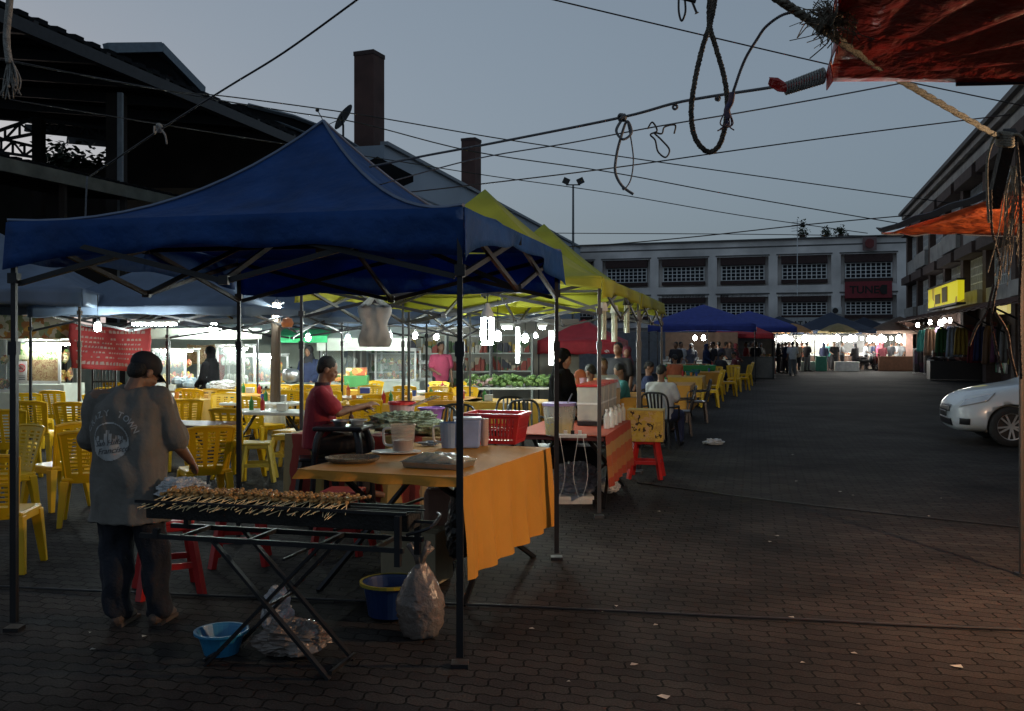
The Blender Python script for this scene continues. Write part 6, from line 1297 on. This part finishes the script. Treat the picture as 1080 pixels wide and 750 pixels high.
# ================= far stalls
fbx = [(733,40,.05),(742,40,.055)]+[(x,55+(i%3),.075 if i%2 else .10) for i,x in enumerate((800,804,815,822,829,835,849,853,866,880,883,891,897,902,917,922,929,933,948))]
for i,(px,D,r_) in enumerate(fbx):
    lb = ('left' if i==0 else 'right')+' one of the two glaring bulbs under the bright blue gazebo' if i < 2 else f"{ORD[i-2]} from the left in the long line of bright bulbs over the far stalls"
    bulb(lb, P(px,[357,358,357.5][i%3] if i>1 else 356.5,D), r_*1.55, .3, 'bulbs over the far stalls', farbulb)
spx = [(738,41.5,3.2,'left of the lane'),(793,50,2.4,'first'),(812,57,2.2,'second'),(833,57.5,2.2,'third'),(856,57,2.6,'fourth'),(884,57.5,3.4,'fifth'),(912,58,2.4,'sixth'),(938,58.5,2.6,'seventh')]
skirt = stripes('brown_skirting',[(.10,.06,.04),(.16,.10,.07),(.08,.05,.04)],3,0,.8)
for i,(px,D,w_,nm) in enumerate(spx):
    lb = 'stall counter under the two bulbs of the bright blue gazebo' if i==0 else f'stall counter with goods under the far bulbs, {nm} from the left in the far row'
    c = GX(px,D); t = thing('stall_counter',lb,'stall',c,AX,'far stall counters'); MB().box((0,0,.42),(w_,.8,.84)).build('counter_body',skirt if i in (4,5) else [panel,mat('red_counter',(.2,.04,.03),.7),mat('cream',(0,0,0)),mat('olive_counter',(.3,.32,.1),.7)][i%4],t)
    MB().box((0,0,.86),(w_+.1,.9,.04)).build('counter_top',white,t)
    mb = MB(); rnd = random.Random(i+50)
    for k in range(26): s_ = rnd.uniform(.06,.16); mb.box((rnd.uniform(-w_/2,w_/2),rnd.uniform(-.3,.3),.88+s_/2),(s_,s_,s_),rnd.uniform(0,3))
    mb.build('goods',foodA if i%2 else mat('pale_goods',(0,0,0)),t)
    mb = MB(); mb.grid(lambda u,v: Vector(((u-.5)*w_,1.2,.0+2.1*v)),8,6); mb.build('back_sheet',[mat('warm_sheet',(.22,.15,.11),.8),mat('pale_sheet',(.24,.24,.22),.8),mat('grey_sheet',(.12,.12,.12),.8)][i%3],t,solid=.02)
# motorcycles
def motorbike(label, c, rz, m, group='parked motorcycles'):
    t = thing('motorcycle',label,'motorcycle',c,rz,group)
    for x in (-.6,.6):
        w_ = MB().lathe([(.22,-.04),(.29,-.045),(.30,0),(.29,.045),(.22,.04)],(0,0,0),20,cap=False,M=Matrix.Rotation(R(90),3,'X')).build('wheel',blkp,t); w_.location=(x,0,.3)
        mb = MB(); mb.lathe([(.04,-.05),(.04,.05)],(0,0,0),8,M=Matrix.Rotation(R(90),3,'X'))
        for k in range(8): a=k*.785; mb.bar((0,0,0),(math.cos(a)*.24,0,math.sin(a)*.24),.012)
        mb.build('spokes',steel,w_)
    mb = MB(); mb.ball((-.15,0,.55),(.4,.12,.18)); mb.ball((.30,0,.62),(.16,.15,.26)); mb.box((-.55,0,.62),(.4,.14,.12)); mb.bar((.6,0,.3),(.38,0,.95),.06); mb.bar((-.6,0,.3),(0,0,.35),.07); mb.ball((0,0,.36),(.18,.12,.14)); mb.build('body',m,t,smooth=True)
    MB().ball((-.3,0,.75),(.38,.13,.06)).build('saddle',blkp,t); MB().tube([(.30,-.33,1.0),(.38,0,.93),(.30,.33,1.0)],.018,6).build('handlebar',steel,t)
    MB().ball((.47,0,.85),(.06,.08,.08)).build('headlight',white,t); return t
mk = motorbike('black motorcycle parked before the far stalls, left of its neighbour',GX(914,55),R(8),blkp)
motorbike('dark red motorcycle parked before the far stalls, right one near the last bulbs',GX(929,55),R(172),mat('dark_red_fairing',(.12,.02,.02),.35))
motorbike('silver grey motorcycle parked before the far stalls near the bicycle rider',GX(843,54),R(75),mat('silver_fairing',(.2,.2,.21),.35))
for i,(px,D,w_,h_,m_,lb) in enumerate(((866,54,.6,.8,mat('green_box',(.04,.2,.14),.6),'green crate stack on the ground before the far stalls'),(858,54.5,1.4,.5,panel,'white low box on the ground before the far stalls'),(893,54,1.3,.5,white,'pale boxes under the brown skirted far counter'),(944,54.5,1.8,.8,mat('brown_basketry',(.15,.07,.04),.8),'brown wicker baskets at the right end of the far stalls'),(798,44,1.6,.95,mat('grey_tub',(.12,.13,.13),.7),'grey bin of goods at the end of the far lane tables'))):
    t = thing('goods_box',lb,'box',GX(px,D),AX); MB().box((0,0,h_/2),(w_,.6,h_)).build('box_body',m_,t,bevel=.03); MB().box((0,0,h_+.02),(w_*1.03,.62,.04)).build('lid',m_,t)
# ================= cars
def car(label, c, rz, paint, name='parked_car', scale=1):
    t = thing(name,label,'car',c,rz)      # local +x = nose
    S = [ # x, zbot, ztop(centre), half width low, belt z, half width belt, half width top
     (2.13,.34,.56,.42,.50,.40,.34),(2.08,.24,.70,.62,.60,.60,.46),(1.98,.20,.79,.78,.68,.74,.56),(1.80,.19,.87,.85,.74,.80,.64),(1.5,.19,.95,.88,.82,.84,.68),(1.15,.19,1.01,.885,.88,.855,.70),(.95,.19,1.045,.885,.90,.86,.70),(.55,.19,1.27,.885,.92,.86,.63),(.15,.19,1.46,.885,.93,.86,.57),(-.5,.19,1.53,.885,.94,.86,.56),(-1.2,.19,1.50,.885,.95,.855,.55),(-1.7,.19,1.36,.88,.96,.84,.55),(-2.05,.22,1.10,.84,.97,.80,.58),(-2.18,.34,.95,.72,.85,.70,.55)]
    mb = MB(); rows_ = []
    for x,zb,zt_,wl_,bz,wb,wt in S:
        rows_.append([(x,0,zb),(x,wl_*.8,zb),(x,wl_,zb+.12),(x,wl_+.012,(zb+bz)/2),(x,wb+.01,bz),(x,(wb+wt)/2+.03,(bz*.45+zt_*.55)),(x,wt,zt_-.035),(x,wt*.7,zt_-.006),(x,0,zt_)])
    vs = []; 
    for r_ in rows_: vs += r_+[(p[0],-p[1],p[2]) for p in r_[-2:0:-1]]
    n = 16; fs = [(i*n+j,i*n+(j+1)%n,(i+1)*n+(j+1)%n,(i+1)*n+j) for i in range(len(S)-1) for j in range(n)]+[tuple(range(n-1,-1,-1)),tuple((len(S)-1)*n+j for j in range(n))]
    mb.add(vs,fs); o = mb.build('tmp',paint,None,smooth=True)
    md = o.modifiers.new('s','SUBSURF'); md.levels = 2; md.render_levels = 2
    cut = MB()
    for x in (1.28,-1.33):
        for s_ in (-1,1): cut.lathe([(.36,-.16),(.36,.25)],(x,s_*.86,.33),28,M=Matrix.Rotation(R(90),3,'X'))
    cu = cut.build('cut',paint); bo = o.modifiers.new('b','BOOLEAN'); bo.object = cu; bo.operation='DIFFERENCE'
    dg = bpy.context.evaluated_depsgraph_get(); dg.update(); me = bpy.data.meshes.new_from_object(o.evaluated_get(dg)); bpy.data.objects.remove(o); bpy.data.objects.remove(cu)
    me.polygons.foreach_set('use_smooth',[True]*len(me.polygons)); b = bpy.data.objects.new('body',me); C.objects.link(b); b.parent = t
    rim_ = mat('alloy',(.45,.46,.47),.3,.8); ty = mat('tyre',(.015,.015,.016),.8)
    for x in (1.28,-1.33):
        for s_ in (-1,1):
            w_ = MB().lathe([(.215,-.09),(.31,-.10),(.325,-.06),(.325,.06),(.31,.10),(.215,.09)],(0,0,0),30,cap=False,M=Matrix.Rotation(R(90),3,'X')).build('wheel',ty,t,smooth=True); w_.location=(x,s_*.78,.325)
            mb = MB(); mb.lathe([(.21,-.03),(.225,s_*.09*-1),(.205,s_*-.085)],(0,0,0),24,cap=False,M=Matrix.Rotation(R(90),3,'X')); mb.lathe([(.05,-.08),(.05,.08)],(0,0,0),12,M=Matrix.Rotation(R(90),3,'X'))
            for k in range(10): a = k*math.pi/5+(.1 if k%2 else -.1); mb.bar((math.cos(a)*.03,s_*.07,math.sin(a)*.03),(math.cos(a)*.215,s_*.075,math.sin(a)*.215),.028,.022,up=(0,1,0))
            mb.build('rim',rim_,w_); MB().lathe([(.20,-.01),(.20,.01)],(0,s_*.01,0),20,M=Matrix.Rotation(R(90),3,'X')).build('brake_disc',dsteel,w_)
    from mathutils.bvhtree import BVHTree as BT
    bv = BT.FromPolygons([v.co[:] for v in me.vertices],[tuple(p.vertices) for p in me.polygons])
    def patch(name, poly, m, off=.006, axis='y', par=None, nn=10):   # skin patch over the body: poly in (x,z), projected along y
        for s_ in (-1,1):
            xs = [p[0] for p in poly]; zs = [p[1] for p in poly]
            def fn(u,v):
                a = Vector((poly[0][0],0,poly[0][1])).lerp(Vector((poly[1][0],0,poly[1][1])),u); b2 = Vector((poly[3][0],0,poly[3][1])).lerp(Vector((poly[2][0],0,poly[2][1])),u); q = a.lerp(b2,v)
                h = bv.ray_cast(Vector((q.x,s_*2,q.z)),Vector((0,-s_,0)))
                return h[0]+h[1]*off if h[0] else Vector((q.x,s_*.3,q.z))
            MB().grid(fn,nn,5).build(name,m,par or t,smooth=True,solid=.004)
    gl_ = mat('car_glass',(.015,.018,.022),.06,spec=.8); hl = mat('headlight_glass',(.55,.58,.62),.08,.5,spec=.8); 
    patch('headlight',[(2.02,.62),(1.62,.73),(1.50,.86),(1.93,.74)],hl,.010)
    patch('side_window',[(.72,.99),(-1.55,1.02),(-1.30,1.38),(.28,1.36)],gl_,.004,nn=20)
    patch('door_seam',[(.78,.30),(.765,.30),(.765,.93),(.78,.93)],blkp,.001,nn=2)
    patch('fog_lamp',[(2.02,.34),(1.88,.34),(1.88,.44),(2.02,.44)],blkp,.006)
    patch('sill_trim',[(.9,.205),(-.95,.205),(-.95,.27),(.9,.27)],blkp,.004)
    def front(name, y0,y1,z0,z1,m,off=.01,up=False):
        def fn(u,v):
            h = bv.ray_cast(Vector((3,y0+(y1-y0)*u,z0+(z1-z0)*v)),Vector((-1,0,0))); return h[0]+Vector((off,0,0)) if h[0] else Vector((2.0,y0+(y1-y0)*u,z0))
        MB().grid(fn,14,5).build(name,m,t,smooth=True,solid=.006)
    front('grille',-.42,.42,.53,.62,blkp); front('lower_grille',-.5,.5,.30,.42,blkp,.008); front('chrome_strip',-.44,.44,.625,.645,steel,.014); front('number_plate',-.24,.24,.44,.53,blkp,.02)
    def glassf(x0,x1,w0,w1):
        def fn(u,v):
            x = x0+(x1-x0)*v; y = (u-.5)*2*(w0+(w1-w0)*v); h = bv.ray_cast(Vector((x,y,3)),Vector((0,0,-1))); return h[0]+Vector((0,0,.006)) if h[0] else Vector((x,y,1.2))
        MB().grid(fn,12,8).build('windscreen',gl_,t,smooth=True,solid=.004)
    glassf(.88,.22,.58,.50); glassf(-1.98,-1.62,.5,.48)
    for s_ in (-1,1): MB().ball((.62,s_*.95,1.02),(.09,.10,.065),12,8).build('side_mirror',paint,t,smooth=True)
    return t
wp = mat('white_car_paint',(.52,.57,.62),.28,var=.02,coat=.6)
car('white hatchback parked at the right edge, its nose and front wheel in the photo',Vector((9.48,15.75,0)),R(165.7),wp)
car('grey car parked beyond the lane side tables under the bright blue gazebo',GX(724,47),R(-90),mat('grey_car_paint',(.2,.22,.26),.3,coat=.5))
# ================= clothes stalls on the right
clc = [('white',(.5,.52,.48)),('pale green',(.30,.42,.25)),('lilac',(.3,.22,.38)),('olive',(.18,.24,.05)),('navy',(.02,.03,.07)),('grey',(.14,.15,.15)),('lime green',(.20,.42,.03)),('rust brown',(.22,.07,.03)),('dark brown',(.07,.035,.025)),('black',(.015,.013,.013)),('maroon',(.09,.015,.02)),('charcoal',(.03,.03,.035))]
pxs = [979,985,991,996,1003,1008,1018,1024,1032,1040,1050,1058]
for i,px in enumerate(pxs):
    cn_, col = clc[i%12]; D = 54-(px-975)*.22; h_ = 1.25 if i%3 else 1.5
    t = thing('hanging_dress',f"{cn_} garment hanging under the right hand awning, {'near the lit bulbs' if px<1005 else 'right of the bulbs'}{', the rear one' if i>11 else ''}",'garment',Vector(((px-540)/FX*D,D,2.45-h_)),0,'garments under the awning')
    wv = .24
    MB().grid(lambda u,v: Vector(((u-.5)*2*(wv+.09*(1-v)-.08*max(0,v-.85)*6),.05*math.sin(u*22+i)+.03,h_*v)),16,6).build('cloth',mat('garment_'+cn_.replace(' ','_'),col,.85,bump=.15),t,solid=.05,smooth=True)
    MB().tube([(-.2,0,h_),(0,0,h_+.1),(.2,0,h_)],.01,4).tube([(0,0,h_+.08),(0,0,h_+.22)],.008,4).build('hanger',blk,t)
for i,(px,y,D) in enumerate(((968,343,52),(974,361,55),(981,340,50),(992,341,50),(996,338,48),(1002,338,47),(1022,336,44))):
    bulb(f"{ORD[i]} from the left of the bulbs around the clothes stalls on the right", P(px,y,D), .09 if i!=3 else .13, .2, 'bulbs of the clothes stalls', farbulb)
for i,(px,D,w_,m_) in enumerate(((972,56,2.2,'purple'),(980,50,1.5,'black'),(988,49,1.2,'maroon'),(1000,46,1.4,'brown'))):
    t = thing('bag_rack',f"{['leftmost purple grey','black','maroon striped','rightmost brown'][i]} rack of hanging goods on the pavement before the clothes stalls",'rack',GX(px,D),AX,'racks before the clothes stalls')
    mb = MB()
    for k in range(8): mb.box((-w_/2+w_*(k+.5)/8,0,.62),(w_/8*.85,.3,1.1),.1*(k%3))
    mb.build('hanging_goods',patches('rack_goods_'+m_,[(.05,.03,.07),(.03,.025,.03),(.09,.03,.05),(.02,.02,.02)] if i<2 else [(.09,.03,.02),(.02,.02,.02),(.15,.05,.04)],3),t,noise_amp=.04,noise_scale=6)
    mb = MB(); mb.bar((-w_/2,0,1.25),(w_/2,0,1.25),.04); 
    for s_ in (-1,1): mb.bar((s_*w_/2,0,0),(s_*w_/2,0,1.25),.04); mb.bar((s_*w_/2,-.3,.02),(s_*w_/2,.3,.02),.04)
    mb.build('rack_frame',steel,t)
t = thing('display_table','long dark display table with folded clothes before the shops','table',GX(1024,41),AX*1.1); MB().box((0,0,.45),(3.4,1.0,.8)).build('table_body',blk,t); mb = MB(); rnd = random.Random(77)
for k in range(40): mb.box((rnd.uniform(-1.6,1.6),rnd.uniform(-.45,.3),.88+rnd.random()*.1),(.3,.22,.1),rnd.uniform(0,3))
mb.build('folded_clothes',patches('folded',[(.03,.02,.02),(.5,.48,.45),(.2,.07,.05),(.02,.02,.03),(.35,.3,.2)],3),t)
t = thing('teal_bag','small teal bag on the ground by the clothes racks','bag',GX(998,45)); MB().box((0,0,.25),(.5,.25,.5),taper=.8).build('bag_body',cl['teal'],t,bevel=.03); MB().tube(spline([(-.12,0,.48),(-.1,0,.62),(.1,0,.62),(.12,0,.48)],4),.012,5).build('handle',blk,t)
t = thing('lit_shop_window','yellowish lit shop window behind the clothes at the right edge','shop window'); mb = MB(); D_ = 34.0
rbox(mb,rs_of(1051),rs_of(1062),2.75,3.25,-.2,.0); mb.build('lit_pane',mat('lit_yellow',(.9,.75,.25),emit=.5,var=.2),t); mb = MB(); rbox(mb,rs_of(1053),rs_of(1066),.5,2.3,.06,.10); mb.build('shop_front',patches('shop_goods',[(.5,.5,.4),(.05,.25,.12),(.1,.05,.04),(.4,.35,.1),(.02,.02,.02)],2.2),t)
t = thing('street_column','pinkish square pillar at the corner of the far stalls and the clothes shops','pillar',GX(957.5,56)); MB().box((0,0,1.35),(.42,.42,2.7)).build('shaft',mat('pink_plaster',(.40,.24,.20),.8),t,bevel=.02); MB().box((0,0,2.75),(.6,.6,.12)).build('cap',mat('pink_plaster',(0,0,0)),t)

# ================= more market clutter
rnd = random.Random(99)
for i,(px,D,cn_,h_) in enumerate(((974,50,'teal',1.2),(982,47.5,'peach',1.3),(994,46,'dark green',1.4),(1006,43,'pale blue',1.3),(1014,42,'mustard',1.2),(1029,39.5,'wine red',1.5),(1036,38.5,'dark blue',1.4),(1046,37,'brown patterned',1.5),(1055,36,'plum',1.4),(1064,35,'black and white',1.4))):
    col = {'teal':(.03,.2,.2),'peach':(.5,.3,.2),'dark green':(.03,.10,.04),'pale blue':(.3,.36,.45),'mustard':(.35,.24,.04),'wine red':(.15,.02,.03),'dark blue':(.02,.03,.1),'brown patterned':(.14,.08,.05),'plum':(.10,.03,.07),'black and white':(.2,.2,.2)}[cn_]
    t = thing('hanging_dress',f"{cn_} garment hanging in the front row under the right hand awning",'garment',Vector(((px-540)/FX*D,D,2.3-h_)),0,'garments under the awning')
    MB().grid(lambda u,v: Vector(((u-.5)*2*(.26+.09*(1-v)-.08*max(0,v-.85)*6),.05*math.sin(u*20+i)+.03,h_*v)),16,6).build('cloth',mat('garment_'+cn_.replace(' ','_'),col,.85,bump=.15),t,solid=.05,smooth=True)
    MB().tube([(-.2,0,h_),(0,0,h_+.1),(.2,0,h_)],.01,4).tube([(0,0,h_+.08),(0,0,h_+.4)],.008,4).build('hanger',blk,t)
# small things standing on the food court and lane tables
its = [('red_squeeze_bottle','red sauce bottle',(.4,.02,.02)),('green_squeeze_bottle','green sauce bottle',(.04,.22,.05)),('tissue_tub','white tissue tub',(.55,.55,.52)),('blue_cup','blue plastic cup',(.04,.10,.35)),('orange_cup','orange plastic cup',(.5,.18,.03))]
k = 0
tabs = [o for o in C.objects if o.name.split('.')[0] in ('folding_table','lane_table') and o.type == 'EMPTY']
for o in tabs:
    for j in range(3):
        nm,lb,col = its[k%5]; k += 1
        off = V*rnd.uniform(-.4,.4)+U*rnd.uniform(-.25,.25); z = .762
        b2 = thing(nm, (lb+' on the '+o['label'].replace('folding table','table').replace('white topped','white'))[:200] if j < 1 else lb+' on the '+o['label'].replace('folding table','table').replace('white topped','white'), 'bottle' if 'bottle' in nm else 'cup' if 'cup' in nm else 'tub', o.location+off+Vector((0,0,z)), 0, 'small things on the tables')
        m_ = mat('item_'+nm,col,.4)
        if 'bottle' in nm: MB().lathe([(.03,0),(.032,.12),(.012,.15),(.005,.19),(.001,.19)],(0,0,0),12).build('bottle_body',m_,b2)
        elif 'tub' in nm: MB().box((0,0,.05),(.13,.13,.10),taper=1.05).build('tub_body',m_,b2,bevel=.01)
        else: MB().lathe([(.028,0),(.04,.10),(.036,.10),(.025,.005),(.001,.005)],(0,0,0),12).build('cup_body',m_,b2)
        b2['label'] = ' '.join(b2['label'].split()[:16])

for i,(px,D,w_,lb) in enumerate(((430,23.0,1.9,'crowded shelf of boxes and packets behind the pink shirted woman, left one'),(482,23.6,1.7,'crowded shelf of boxes and packets right of the pink shirted woman'),(528,24.0,1.6,'dim shelf of goods behind the vegetable heap'))):
    t = thing('goods_shelf',lb,'shelf',GX(px,D),AX*.3,'goods shelves behind the stalls')
    mb = MB()
    for s_ in (-1,1): mb.box((s_*w_/2,0,.95),(.05,.35,1.9))
    mb.build('upright',panel,t)
    for z in (.5,.95,1.4,1.85): MB().box((0,0,z),(w_-.06,.35,.03)).build('shelf_board',panel,t)
    r3 = random.Random(200+i)
    for z in (.515,.965,1.415):
        mb = MB(); x = -w_/2+.08
        while x < w_/2-.1:
            a_ = r3.uniform(.06,.16); h_ = r3.uniform(.12,.36); mb.box((x+a_/2,r3.uniform(-.06,.04),z+h_/2+.003),(a_*.9,.18,h_)); x += a_+r3.uniform(.0,.03)
        mb.build('goods_row',patches('shelf_goods',[(.5,.42,.3),(.35,.08,.06),(.55,.52,.45),(.12,.2,.1),(.5,.35,.1),(.08,.08,.1)],5) if 'shelf_goods' not in MATS else MATS['shelf_goods'],t)
for j,(px,py,D) in enumerate(((794,360,54),(810,361,56),(826,356,56),(842,360,57),(858,356,57),(872,361,56),(909,357,57),(925,361,56),(940,357,57),(952,360,56))):
    bulb(f"{ORD[j]} from left of the smaller bulbs hung between the far stall lights", P(px,py,D), .085, .3, 'smaller bulbs over the far stalls', farbulb)
